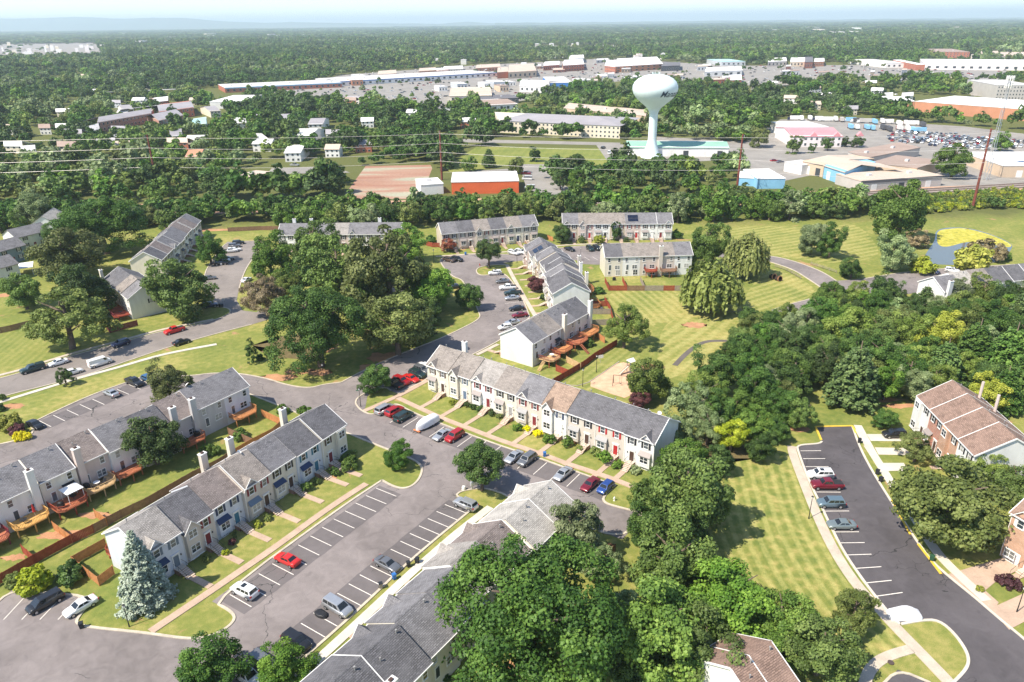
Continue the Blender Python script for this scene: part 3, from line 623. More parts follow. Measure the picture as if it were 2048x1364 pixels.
    if 'b' in faces:
        yb_ = D + .006
        for x in (wd * .2, wd * .78): window(hs, x, yb_, ze - 1.95, .95, 1.4, 1, 'b')
        window(hs, wd * .3, yb_, ze - 4.45, 1.7, 1.4, 2, 'b'); 
        dm = cached('reardoor', lambda: MB().box(-.5, .5, -.05, -.004, 0, 2.1, M_TRIM).box(-.36, .36, -.065, -.052, .2, 1.95, M_GLASS).mesh('rear_door')); inst('rear_door', dm, hs, (wd * .72, D, ze - 4.9), math.pi)
        if ex.count('B'): window(hs, wd * .25, yb_, .35, 1.6, 1.9, 2, 'b'); window(hs, wd * .75, yb_, .7, .9, 1.2, 1, 'b')
        if 'a' in ex:
            mb = MB(); slab(mb, [(wd * .3 - 1.1, D + .9, ze - 2.95), (wd * .3 + 1.1, D + .9, ze - 2.95), (wd * .3 + 1.1, D + .02, ze - 2.4), (wd * .3 - 1.1, D + .02, ze - 2.4)], .06, PAINT['black']); mb.build('awning', hs)
        for ch, x in (('c', .95), ('C', wd - .95)):
            if ch in ex:
                mb = MB(); mb.box(x - .62, x + .62, D + .004, D + .85, 0, zr + .35, W); mb.box(x - .7, x + .7, D - .05, D + .93, zr + .352, zr + .5, M_TRIM); mb.box(x - .25, x + .25, D + .2, D + .6, zr + .502, zr + .75, PAINT['brown']); mb.build('chimney', hs)
    if 'k' in ex:                                                              # chimney seen above the ridge from the front
        mb = MB(); mb.box(wd * .6, wd * .6 + 1.2, D * .78, D * .78 + .8, ze, zr + 1.0, WALL['white']); mb.box(wd * .6 - .06, wd * .6 + 1.26, D * .78 - .06, D * .78 + .86, zr + 1.002, zr + 1.12, M_TRIM); mb.box(wd * .6 + .3, wd * .6 + .8, D * .78 + .2, D * .78 + .6, zr + 1.122, zr + 1.3, PAINT['brown']); mb.build('chimney', hs)
    if 'K' in ex:
        MB().tube((wd * .5, D * .85, ze), (wd * .5, D * .85, zr + 1.3), .28, .28, WALL['pink'], 8).build('flue', hs)
    vm = cached('vent', lambda: (lambda m_: (m_.tube((0, 0, -.4), (0, 0, .65), .08, .08, M_PIPE, 7), m_.tube((0, 0, .65), (0, 0, .8), .14, .14, M_PIPE, 7), m_.mesh('vent_pipe'))[-1])(MB()))
    inst('vent_pipe', vm, hs, (wd * random.uniform(.15, .35), D * .56, zr - D * .06 * s * 2 + .3)); 
    if len(label) % 2: inst('vent_pipe', vm, hs, (wd * random.uniform(.55, .8), D * .66, zr - D * .16 * s + .25), scale=(.8, .8, .6))
    if 'd' in ex:
        dm = cached('dish', lambda: (lambda m_: (m_.lathe([(.02, 0), (.25, .04), (.42, .14), (.42, .15), (.25, .055), (.02, .015)], M_TRIM, 14), m_.tube((0, 0, -.5), (0, 0, 0), .04, .04, M_PIPE, 5), m_.mesh('satellite_dish'))[-1])(MB()))
        o = inst('satellite_dish', dm, hs, (wd * .7, D * .5, zr + .55)); o.rotation_euler = (.7, .3, .5)
    if 's' in ex:                                                              # roof solar array, one mesh per module
        pm = cached('solar', lambda: MB().box(-.48, .48, -.82, .82, 0, .05, plain('solar_cell', (.012, .016, .035), .12, .6)).mesh('solar_module'))
        for i in range(4):
            for j in range(2):
                y = 1.7 + j * 1.72; o = inst('solar_module', pm, hs, (wd * .5 - 1.5 + i * 1.0, y * .92, ze + s * y * .92 + .24)); o.rotation_euler = (math.atan(s), 0, 0)
    if ends and 'e' in ex:
        side = 'l' if 'l' in ends else 'r'; xx = -.002 if side == 'l' else wd + .002
        window(hs, xx, D * .4, 3.9, 1.1, 1.3, 1, side, 'black'); 
    return hs
ORD = ['first', 'second', 'third', 'fourth', 'fifth', 'sixth', 'seventh', 'eighth', 'ninth', 'tenth']
CNAME = dict(white='white', cream='cream', beige='beige', tan='tan', blue='pale blue', grey='grey', yellow='pale yellow', slate='slate blue', pink='pinkish', brick='orange brick', redbrick='red brick')
RNAME = dict(dark='dark grey', grey='grey', brown='brown', tan='tan', rust='rust coloured', light='light grey', pale='pale', russet='russet')
FOOT = []                                                                      # plan rectangles of houses, kept free of trees
def row(desc, group, O, deg, bounds, styles, setb=None, dz=None, **kw):
    O = Vector(O); a = math.radians(deg); n = len(styles); d = Vector((math.cos(a), math.sin(a))); nn = Vector((-d.y, d.x)); D = kw.get('D', 10.2)
    FOOT.append([O + d * (bounds[0] - 1) - nn * 1.5, O + d * (bounds[-1] + 1) - nn * 1.5, O + d * (bounds[-1] + 1) + nn * (D + 1.5), O + d * (bounds[0] - 1) + nn * (D + 1.5)])
    out = []; ze = kw.pop('ze', 6.6)
    for i, st in enumerate(styles):
        e = ('l' if i == 0 else '') + ('r' if i == n - 1 else '')
        lab = f"{CNAME[st[0]]} townhouse with {RNAME[st[1]]} roof, {ORD[i]} {desc}"
        out.append(townhouse(lab, group, O, a, bounds[i], bounds[i + 1] - bounds[i], st, ends=e, back=(setb or [0] * n)[i], ze=ze + (dz or [0] * n)[i], **kw))
    return out
def even(a, b, n): return [a + (b - a) * i / n for i in range(n + 1)]
# wall, roof, shutters, door, awning, gable, bay, mirrored, extras
row('from left facing the covered boat', 'townhouses facing the covered boat', (-19.84, 156.68), -37.77, [-.2, 6.5, 13, 19.7, 26, 32.8, 39, 45.7, 52.5, 58.9], [
    ('cream', 'tan', 'brown', 'brown', 'taupe', 'b', '1', 0, 'k'), ('cream', 'tan', 'slate', 'blue', 'taupe', 'b', '2', 0, ''), ('white', 'light', 'maroon', 'maroon', 'taupe', 'b', '1', 0, ''),
    ('cream', 'tan', 'black', 'grey', 'taupe', '', '1', 0, ''), ('beige', 'grey', 'maroon', 'maroon', 'grey', 'b', '1', 0, ''), ('white', 'rust', 'navy', 'white', 'grey', 'b', '2', 0, ''),
    ('beige', 'dark', 'black', 'brown', 'grey', '', '1', 0, ''), ('beige', 'dark', 'red', 'red', 'grey', '', '1', 0, ''), ('white', 'dark', 'black', 'brown', 'taupe', 'b', '1', 1, 'd')],
    setb=[0, .25, .5, .3, 0, 0, .3, .1, 0], dz=[0, 0, -.05, 0, .1, 0, 0, .05, -.05], yard=8.3, faces='fb')
row('from left beside the blue spruce', 'townhouses beside the blue spruce', (-52.83, 95.80), 59.74, [-6.2, 0, 6.3, 12.5, 18.7, 25, 31.4, 38.2], [
    ('blue', 'light', 'slate', 'slate', 'navy', 'b', '1', 0, ''), ('beige', 'dark', 'maroon', 'maroon', 'navy', 'b', '2', 0, 'w'), ('blue', 'brown', 'navy', 'teal', 'navy', '', '1', 0, ''),
    ('beige', 'tan', 'maroon', 'brown', 'slate', 'b', '1', 0, 'wdc'), ('cream', 'grey', 'black', 'brown', 'navy', '', '1', 0, 'wc'), ('blue', 'dark', 'teal', 'teal', 'navy', '', '1', 0, ''), ('cream', 'dark', 'brown', 'maroon', 'navy', '', '2', 1, 'wc')],
    setb=[0, .2, .5, -.1, .3, 0, -.2], dz=[0, -.25, 0, .3, .1, .1, .3], yard=7.6, faces='fb')
row('from the junction above the long fence', 'townhouses with rear decks above the fence', (-66.8, 152.1), -124.2, [0, 6.4, 12.9, 19.2, 25.6, 31.9, 38.2, 44.5, 50.8, 57.1, 63.4], [
    ('blue', 'grey', 'navy', 'maroon', 'navy', 'b', '1', 0, ''), ('grey', 'grey', 'navy', 'teal', 'navy', 'b', '1', 0, 'd'), ('grey', 'brown', 'navy', 'maroon', 'navy', '', '1', 0, 'cC'), ('cream', 'dark', 'navy', 'maroon', 'navy', '', '1', 0, ''), ('white', 'grey', 'navy', 'teal', 'navy', '', '1', 0, ''),
    ('pink', 'brown', 'black', 'maroon', 'navy', '', '1', 0, 'wC'), ('cream', 'grey', 'black', 'maroon', 'navy', '', '1', 0, 'wa'), ('white', 'grey', 'black', 'maroon', 'navy', '', '1', 0, 'wc'), ('white', 'brown', 'black', 'maroon', 'navy', '', '1', 0, 'w'), ('cream', 'grey', 'black', 'maroon', 'navy', '', '1', 0, '')],
    setb=[0, 0, 0, .8, .4, -.3, .3, 0, 0, 0], dz=[.2, .2, -.2, -.2, 0, 0, .2, -.1, 0, 0], yard=5., faces='b')
row('from far end under the great oak', 'townhouses under the great oak', (1.8, 106.9), 234.8, [0, 6.4, 12.9, 19.3, 25.6, 31.6, 38, 44.3, 50.6, 57], [
    ('white', 'pale', 'black', 'red', 'navy', 'b', '1', 0, ''), ('cream', 'pale', 'black', 'brown', 'taupe', '', '1', 0, 'w'), ('beige', 'brown', 'black', 'maroon', 'taupe', 'b', '1', 0, 'w'), ('white', 'light', 'black', 'maroon', 'taupe', 'b', '1', 0, ''), ('beige', 'grey', 'black', 'maroon', 'taupe', '', '1', 0, ''),
    ('cream', 'grey', 'navy', 'teal', 'navy', 'b', '1', 0, ''), ('beige', 'dark', 'navy', 'teal', 'navy', 'b', '1', 0, ''), ('white', 'dark', 'black', 'maroon', 'navy', '', '1', 0, 'wc'), ('beige', 'grey', 'black', 'maroon', 'navy', 'b', '1', 0, 'w')],
    setb=[0, 0, -.7, -.7, 0, .3, 1.0, 1.0, 0], dz=[0, .2, -.1, .15, 0, 0, .1, .2, .1], yard=6.2, faces='fb', D=10.6)
row('from far end beside the playground', 'townhouses with red decks by the playground', (13.6, 196.4), 232.7, [0, 7.6, 14.6, 21.0, 27.4], [
    ('white', 'dark', 'black', 'maroon', 'taupe', '', '1', 0, 'c'), ('cream', 'grey', 'black', 'maroon', 'taupe', '', '1', 0, 'C'), ('white', 'tan', 'black', 'maroon', 'taupe', '', '1', 0, 'a'), ('white', 'grey', 'black', 'maroon', 'taupe', '', '1', 0, '')],
    faces='fb', yard=5.5)
row('from far end behind the parked pickups', 'townhouses behind the parked pickups', (4.7, 254.5), 278.6, even(0, 50.4, 8), [
    ('pink', 'grey', 'black', 'maroon', 'taupe', 'b', '1', 0, ''), ('white', 'dark', 'black', 'maroon', 'taupe', '', '1', 0, 's'), ('tan', 'grey', 'black', 'maroon', 'taupe', 'b', '1', 0, 'w'), ('white', 'dark', 'black', 'maroon', 'taupe', '', '1', 0, 'w'), ('beige', 'dark', 'black', 'maroon', 'taupe', 'b', '1', 0, 'wc'), ('white', 'grey', 'black', 'maroon', 'taupe', '', '1', 0, 'wc'), ('cream', 'dark', 'black', 'maroon', 'taupe', 'b', '1', 0, 'wC'), ('white', 'dark', 'black', 'maroon', 'taupe', '', '1', 0, '')],
    setb=[0, .8, 1.6, 2.2, 2.2, 1.2, .4, 0], dz=[0, 0, .2, 0, .2, 0, .1, 0], faces='fb', yard=6., D=11)
row('from left along the top court', 'townhouses along the top court', (20.6, 285.6), -1.7, even(0, 43, 7), [
    ('tan', 'grey', 'black', 'maroon', 'taupe', 'b', '1', 0, ''), ('pink', 'tan', 'maroon', 'red', 'taupe', 'b', '2', 0, ''), ('white', 'tan', 'black', 'black', 'taupe', '', '1', 0, ''), ('tan', 'tan', 'maroon', 'maroon', 'taupe', 'b', '2', 0, ''), ('pink', 'grey', 'maroon', 'red', 'taupe', '', '1', 0, 's'), ('white', 'grey', 'brown', 'white', 'taupe', '', '1', 0, ''), ('white', 'grey', 'brown', 'maroon', 'taupe', 'b', '1', 1, 'w')],
    faces='f', yard=6.)
row('from right backing the striped lawn', 'townhouses backing on the striped lawn', (60.8, 251.1), 183., even(0, 29.6, 5), [
    ('white', 'grey', 'black', 'maroon', 'taupe', '', '1', 0, ''), ('beige', 'tan', 'black', 'maroon', 'taupe', '', '1', 0, 'BC'), ('beige', 'tan', 'black', 'maroon', 'taupe', '', '1', 0, 'B'), ('white', 'tan', 'black', 'maroon', 'taupe', '', '1', 0, 'B'), ('cream', 'dark', 'black', 'maroon', 'taupe', '', '1', 0, 'B')],
    faces='b', ze=7.)
row('from left behind the tree cluster', 'townhouses behind the tree cluster', (-88.4, 274.4), -.3, [0, 6.3, 13.2, 19.8, 26.6, 32.9, 39.7, 46.5], [
    ('white', 'grey', 'black', 'brown', 'taupe', 'b', '1', 0, 'k'), ('cream', 'grey', 'black', 'maroon', 'taupe', '', '1', 0, 'k'), ('white', 'grey', 'black', 'maroon', 'taupe', '', '1', 0, ''), ('pink', 'light', 'black', 'maroon', 'taupe', 'b', '2', 0, ''), ('white', 'grey', 'black', 'brown', 'taupe', 'b', '1', 0, ''), ('white', 'grey', 'brown', 'maroon', 'taupe', '', '1', 0, 'k'), ('cream', 'grey', 'black', 'maroon', 'taupe', 'b', '1', 1, '')], yard=6.)
row('from left behind the round tree', 'townhouses behind the lone round tree', (-26., 272.9), 17.2, even(0, 38.4, 6), [
    ('tan', 'grey', 'black', 'maroon', 'taupe', '', '1', 0, ''), ('pink', 'dark', 'black', 'brown', 'taupe', '', '1', 0, ''), ('beige', 'tan', 'maroon', 'maroon', 'taupe', 'b', '2', 0, ''), ('pink', 'dark', 'black', 'maroon', 'taupe', '', '1', 0, ''), ('cream', 'tan', 'black', 'navy', 'taupe', 'b', '1', 0, ''), ('beige', 'grey', 'black', 'black', 'taupe', 'b', '1', 1, '')], yard=6.)
row('back from the left street', 'short row of townhouses on the left street', (-104.8, 211.6), 131.7, even(0, 24.8, 4), [
    ('white', 'grey', 'black', 'maroon', 'taupe', '', '1', 0, 'e'), ('cream', 'tan', 'black', 'maroon', 'taupe', '', '1', 0, ''), ('tan', 'dark', 'black', 'maroon', 'taupe', '', '1', 0, ''), ('cream', 'dark', 'black', 'maroon', 'taupe', '', '1', 0, 'C')], faces='fb', yard=4., setb=[0, 0, .1, .1], dz=[0, .25, 0, 0])
row('from near end on the left court', 'long row of townhouses on the left court', (-119.6, 243.8), 97.8, even(0, 55.2, 8), [
    ('cream', 'dark', 'black', 'maroon', 'black', '', '1', 0, ''), ('grey', 'brown', 'black', 'maroon', 'black', '', '1', 0, 'w'), ('white', 'grey', 'black', 'maroon', 'black', 'b', '1', 0, 'w'), ('beige', 'grey', 'black', 'maroon', 'black', '', '1', 0, 'w'), ('white', 'grey', 'black', 'maroon', 'black', '', '1', 0, 'w'), ('cream', 'brown', 'black', 'maroon', 'black', '', '1', 0, 'w'), ('white', 'brown', 'black', 'maroon', 'black', '', '1', 0, 'w'), ('beige', 'grey', 'black', 'maroon', 'black', '', '1', 0, 'w')],
    faces='f', yard=4., setb=[0, 0, -.4, -.6, 0, .3, -.3, 0])
# brick-fronted houses on the right
row('from the cul-de-sac on the right', 'brick townhouses by the sealed lot', (84.4, 136.4), -93.3, even(0, 22.8, 4), [
    ('white', 'russet', 'black', 'brown', 'taupe', '', '2', 0, 'K'), ('redbrick', 'russet', 'black', 'brown', 'taupe', '', '1', 0, 'wK'), ('brick', 'russet', 'black', 'brown', 'taupe', '', '2', 0, 'w'), ('white', 'russet', 'black', 'brown', 'taupe', '', '1', 0, 'w')], faces='f', D=12.4, ze=7.5, rise=3.6, yard=3., door_z=.4, steps=2)
row('down the right picture edge', 'garage townhouses at the right edge', (78.2, 95.6), -66., [0, 6.2, 12.4, 18.6], [
    ('brick', 'russet', 'white', 'brown', 'taupe', 'b', '', 0, ''), ('redbrick', 'russet', 'black', 'brown', 'taupe', 'b', '', 0, ''), ('brick', 'russet', 'black', 'brown', 'taupe', '', '', 0, '')], faces='f', D=11, ze=8.4, rise=3.2, yard=3., door_z=.3, steps=1)
for o in [c for c in COL.objects if c.get('group') == 'garage townhouses at the right edge']:
    mb = MB(); mb.box(.6, 3.0, -.03, -.005, 0, 2.2, M_WHITE)
    for k in range(3): mb.box(.6, 3.0, -.04, -.031, .5 + k * .55, .53 + k * .55, PAINT['taupe'])
    mb.build('garage_door', o)
E0, E1 = P(*zz('G', 338, 1280), 9.6), P(*zz('G', 560, 1132), 9.6)
dd = (E0 - E1).normalized(); nn = Vector((-dd.y, dd.x)); ln = (E0 - E1).length
OO = E1 - nn * 5.4
row('from top at bottom right', 'houses at the bottom right', (OO.x, OO.y), math.degrees(math.atan2(dd.y, dd.x)), [0, ln * .55, ln], [('white', 'russet', 'black', 'brown', 'taupe', '', '1', 0, ''), ('white', 'russet', 'black', 'brown', 'taupe', '', '1', 0, 'w')], faces='b', D=10.8, ze=6.4, rise=3.2)
# roofs behind the wood on the right
OR = Vector((170, 222)); 
row('from right behind the right wood', 'townhouses behind the right-hand wood', (168, 226), 194., even(0, 47, 7), [('cream', 'tan', 'black', 'maroon', 'taupe', '', '1', 0, 'w'), ('white', 'grey', 'black', 'maroon', 'taupe', '', '1', 0, 'w'), ('cream', 'dark', 'black', 'maroon', 'taupe', '', '1', 0, 'w'), ('white', 'dark', 'black', 'maroon', 'taupe', '', '1', 0, 'w'), ('cream', 'tan', 'black', 'maroon', 'taupe', '', '1', 0, ''), ('white', 'pale', 'black', 'maroon', 'taupe', '', '1', 0, ''), ('white', 'grey', 'black', 'maroon', 'taupe', '', '1', 0, 'C')], faces='b', setb=[0, 0, 0, .5, .5, 1, 3])
# detached houses at the left edge
def cottage(label, cx, cy, deg, wd, D, wall, roof, ze=5.4, rise=2.6, wins=2):
    a = math.radians(deg); c = thing('house', label, 'house', (cx, cy, 0), a)
    d = Vector((math.cos(a), math.sin(a))); n = Vector((-d.y, d.x)); o = Vector((cx, cy)); FOOT.append([o - d - n, o + d * (wd + 1) - n, o + d * (wd + 1) + n * (D + 1), o - d + n * (D + 1)])
    mb = MB(); mb.prism([(0, 0), (D, 0), (D, ze), (D / 2, ze + rise), (0, ze)], 'x', 0, wd, WALL[wall]); mb.build('wall', c)
    mb = MB(); gable_roof(mb, -.3, wd + .3, D, ze, ze + rise, ROOF[roof]); mb.build('roof', c)
    for z in (1.2, 3.7):
        for k in range(wins): window(c, wd * (k + .5) / wins, -.004, z, 1.0, 1.3, 1, 'f', 'black')
        window(c, -.004, D * .5, z, 1., 1.3, 1, 'l'); window(c, wd + .004, D * .5, z, 1., 1.3, 1, 'r'); window(c, wd * .5, D + .004, z, 1.4, 1.3, 2, 'b')
    dm = CACHE[('door', 'maroon')]; inst('door', dm, c, (wd * .5, 0, .1))
    return c
cottage('white gabled house with grey roof at the left edge, above the blue house', -191, 279, 62, 13, 9, 'white', 'grey')
cottage('slate blue house with grey roof at the left edge', -186, 259, 66, 11, 9, 'slate', 'grey')
cottage('white house with dark shutters lowest at the left edge', -176, 234, 62, 13, 8.5, 'white', 'grey')
cottage('white house with pale roof half hidden behind the dark oak', -190.5, 304, 104, 16, 8, 'white', 'pale')
cp = thing('carport', 'white flat roofed carport beside the slate blue house', 'carport', (-173, 247.5, 0), .5)
for x in (0, 5):
    for y in (0, 7): MB().box(x, x + .15, y, y + .15, 0, 2.59, M_WHITE).build('post', cp)
mb = MB(); mb.box(-.3, 5.4, -.3, 7.4, 2.6, 2.75, M_WHITE); mb.build('roof', cp)
# ================================================================ vehicles
def carpaint(name, col, metal=.35):
    key = 'car_' + name
    if key in MATS: return MATS[key]
    m, t, b = newmat(key, .32, .5); b.inputs['Metallic'].default_value = metal; b.inputs['Coat Weight'].default_value = .6; b.inputs['Coat Roughness'].default_value = .08
    t.links.new(ramp(t, noise(t, 3., 3), [(.3, tuple(x * .9 for x in col)), (.7, col)]), b.inputs['Base Color']); MATS[key] = m; return m
CAR = {k: carpaint(k, c, mt) for k, c, mt in (('white', (.8, .8, .79), 0.), ('silver', (.55, .56, .57), .6), ('grey', (.22, .225, .235), .5), ('black', (.02, .021, .024), .2), ('red', (.42, .015, .02), .2), ('bright red', (.62, .025, .02), .1), ('blue', (.03, .08, .3), .3), ('navy', (.025, .035, .09), .3), ('dark green', (.03, .06, .06), .4), ('teal grey', (.2, .28, .32), .5), ('grey green', (.28, .33, .32), .5), ('brown', (.12, .08, .06), .4), ('maroon', (.22, .015, .03), .3), ('sky blue', (.06, .17, .34), .4))}
mcg, t, b = newmat('car_glass', .05, .8); b.inputs['Base Color'].default_value = (.018, .022, .026, 1); M_CG = mcg
M_TYRE = plain('tyre', (.018, .018, .019), .9, .1); M_RIM = plain('alloy_rim', (.5, .5, .51), .35, .5, .7); M_HEAD = plain('lamp_clear', (.75, .77, .78), .15, .6); M_TAIL = plain('lamp_red', (.42, .02, .02), .3, .5); M_PLAS = plain('black_plastic', (.03, .03, .032), .7, .3)
DIM = dict(  # length, width, hood z, belt z, deck z, roof z, cowl x, roof front x, roof rear x, rear glass foot x
    sedan=(4.75, 1.84, .9, 1.0, 1.04, 1.45, 1.05, .3, -.85, -1.6), suv=(4.75, 1.92, 1.08, 1.16, 1.16, 1.74, 1.2, .55, -1.95, -2.25), minivan=(5.1, 1.98, 1.02, 1.1, 1.1, 1.76, 1.65, .75, -2.2, -2.45),
    pickup=(5.7, 1.98, 1.16, 1.24, 1.2, 1.86, 1.25, .65, -.7, -.95), van=(5.6, 2.0, 1.2, 1.25, 1.25, 2.1, 2.05, 1.35, -2.7, -2.76), hatch=(4.2, 1.78, .95, 1.02, 1.02, 1.5, 1.1, .45, -1.6, -2.0))
def car_parts(kind):
    L, W, zh, zb, zd, zr, xc, x1, x2, xd = DIM[kind]; h = L / 2; w_ = W / 2; BODY = CAR['white']
    out = {}
    sta = [(-h, .42, zd - .18, .8), (-h + .12, .3, zd - .02, .93), (-h + .5, .26, zd, .985), (xd, .24, zd, 1.), (0, .22, zb, 1.), (xc, .24, zb - .03, 1.), (xc + (h - xc) * .5, .26, zh, .985), (h - .35, .28, zh - .08, .95), (h - .1, .3, zh - .2, .86), (h, .42, zh - .36, .74)]
    mb = MB(); k = mb.mi(BODY); rows = []
    for x, z0, z1, f in sta:
        hw = w_ * f; i = len(mb.v); zm = (z0 + z1) / 2
        half = [(0, z0), (hw * .86, z0), (hw * .97, z0 + .1), (hw, zm), (hw * .985, z1 - .14), (hw * .93, z1 - .03), (hw * .8, z1), (0, z1 + .035)]
        ring = half + [(-y, z) for y, z in reversed(half[1:-1])]
        mb.v += [(x, y, z) for y, z in ring]; rows.append((i, len(ring)))
    n = rows[0][1]
    for (a, _), (c, _) in zip(rows, rows[1:]):
        for j in range(n): mb.f.append((a + j, a + (j + 1) % n, c + (j + 1) % n, c + j)); mb.m.append(k)
    for a in (rows[0][0], rows[-1][0]): mb.f.append(tuple(range(a, a + n))); mb.m.append(k)
    # cabin
    wb, wr = w_ * .93, w_ * .74 if kind != 'van' else w_ * .86
    q = [(xc, wb, zb - .04), (x1, wr, zr - .03), (x2, wr, zr - .03), (xd, wb, zd - .03)]
    i = len(mb.v); mb.v += [(x, y, z) for x, y, z in q] + [(x, -y, z) for x, y, z in q] + [(x1 - .15, wr * .8, zr), (x2 + .1, wr * .8, zr), (x1 - .15, -wr * .8, zr), (x2 + .1, -wr * .8, zr)]
    for f in ((0, 3, 2, 1), (4, 5, 6, 7), (0, 1, 5, 4), (2, 3, 7, 6), (1, 2, 9, 8), (5, 10, 11, 6), (8, 9, 11, 10), (1, 8, 10, 5), (2, 6, 11, 9)): mb.f.append(tuple(i + j for j in f)); mb.m.append(k)
    out['body'] = mb.mesh('body'); 
    for p in out['body'].polygons: p.use_smooth = p.index < (len(sta) - 1) * n
    def lerp(a, b_, t_): return tuple(a[j] + (b_[j] - a[j]) * t_ for j in range(3))
    def quad(a, b_, c, d, u0, u1, v0, v1, off):                                # sub-rectangle of a bilinear patch pushed out
        def pt(u, v): return Vector(lerp(lerp(a, b_, u), lerp(d, c, u), v))
        pts = [pt(u0, v0), pt(u1, v0), pt(u1, v1), pt(u0, v1)]; nm = (pts[1] - pts[0]).cross(pts[3] - pts[0]).normalized()
        cen = (Vector(a) + Vector(b_) + Vector(c) + Vector(d)) / 4
        if nm.dot(cen - Vector((0, 0, 1.))) < 0: nm = -nm
        return [p + nm * off for p in pts]
    A, B, C_, D_ = q
    neg = lambda p: (p[0], -p[1], p[2])
    def glass(name, quads):
        m_ = MB(); [m_.face(f, M_CG) for f in quads]; out[name] = m_.mesh(name, recalc=False)
    glass('windshield', [quad(A, neg(A), neg(B), B, .06, .94, .12, .94, .012)])
    if kind != 'van': glass('rear_window', [quad(D_, neg(D_), neg(C_), C_, .08, .92, .18, .92, .012)])
    for nm, sg in (('side_window', 1), ('side_window2', -1)):
        a, b_, c, d = [p if sg == 1 else neg(p) for p in (A, D_, C_, B)]
        spans = {'sedan': ((.1, .47), (.51, .86)), 'suv': ((.08, .36), (.39, .66), (.69, .93)), 'minivan': ((.1, .34), (.37, .64), (.67, .94)), 'pickup': ((.1, .5), (.54, .9)), 'van': ((.05, .2),), 'hatch': ((.09, .46), (.5, .88))}[kind]
        glass(nm, [quad(a, b_, c, d, u0, u1, .16, .88, .012) for u0, u1 in spans])
    R = .34 if kind in ('sedan', 'hatch', 'minivan') else .39
    wl = MB(); 
    def ring(r, y): return [(r * math.cos(j * math.pi / 8), y, r * math.sin(j * math.pi / 8)) for j in range(16)]
    i = 0
    for r, y in ((R * .62, .11), (R, .1), (R, -.1)):
        wl.v += ring(r, y)
    kk = wl.mi(M_TYRE); kr = wl.mi(M_RIM)
    for a in (0, 1):
        for j in range(16): wl.f.append((a * 16 + j, a * 16 + (j + 1) % 16, a * 16 + 16 + (j + 1) % 16, a * 16 + 16 + j)); wl.m.append(kk)
    wl.f.append(tuple(range(16))); wl.m.append(kr); out['wheel'] = wl.mesh('wheel'); out['R'] = R
    out['headlight'] = MB().box(-.12, .03, -.2, .2, -.09, .07, M_HEAD).mesh('headlight'); out['taillight'] = MB().box(-.03, .1, -.14, .14, -.14, .14, M_TAIL).mesh('taillight')
    if kind == 'pickup': out['bed'] = MB().box(-h + .16, xd - .12, -w_ * .78, w_ * .78, zd - .02, zd + .045, M_PLAS).mesh('bed')
    if kind == 'suv': out['sunroof'] = MB().box(-.5, .25, -.42, .42, zr - .01, zr + .012, M_CG).mesh('sunroof')
    return out
CARLIB = {k: car_parts(k) for k in DIM}
def car(label, kind, colour, px, py, deg, group='parked cars', at=None, z=.7, cap=False, roof=False):
    p = P(px, py, z) if at is None else Vector(at); L, W, zh, zb, zd, zr, xc, x1, x2, xd = DIM[kind]; lib = CARLIB[kind]
    c = thing('car' if kind not in ('pickup', 'van') else {'pickup': 'pickup_truck', 'van': 'cargo_van'}[kind], label, {'pickup': 'pickup', 'van': 'van', 'suv': 'car'}.get(kind, 'car'), (p.x, p.y, .06), math.radians(deg), group)
    h = L / 2
    inst('body', lib['body'], c, mats=[CAR[colour]])
    for nm in ('windshield', 'rear_window', 'side_window', 'side_window2', 'bed') + (('sunroof',) if roof else ()):
        if nm in lib: inst(nm.rstrip('2'), lib[nm], c)
    R = lib['R']
    for x in (h - .92, -h + .95):
        for s in (-1, 1): inst('wheel', lib['wheel'], c, (x, s * (W / 2 - .09), R - .03), 0. if s > 0 else math.pi)
    for s in (-1, 1): inst('headlight', lib['headlight'], c, (h - .12, s * W * .33, zh - .3)); inst('taillight', lib['taillight'], c, (-h + .03, s * W * .4, zd - .22))
    if cap: MB().box(-h + .1, xd + .02, -W * .44, W * .44, zd + .0, zr - .12, CAR[colour]).build('bed_cap', c)
    return c
HERO_F, B_F, E_F, A_F = 52.2, 149.7, -35.2, 145.8
STV = P(*zz('A', 950, 700)) - P(*zz('A', 0, 985)); S_F = math.degrees(math.atan2(STV.y, STV.x))
v = P(*zz('B', 338, 1018)) - P(*zz('B', 508, 936)); HL = math.degrees(math.atan2(v.y, v.x)) + 90
v = zw('G', 833, 253) - zw('G', 975, 254); R_F = math.degrees(math.atan2(v.y, v.x))
def zc_(k, a, b_): return zz(k, a, b_)
def k4(a, b_): return q6((180, 410), a, b_)
def k1(a, b_): return q6((930, 440), a, b_)
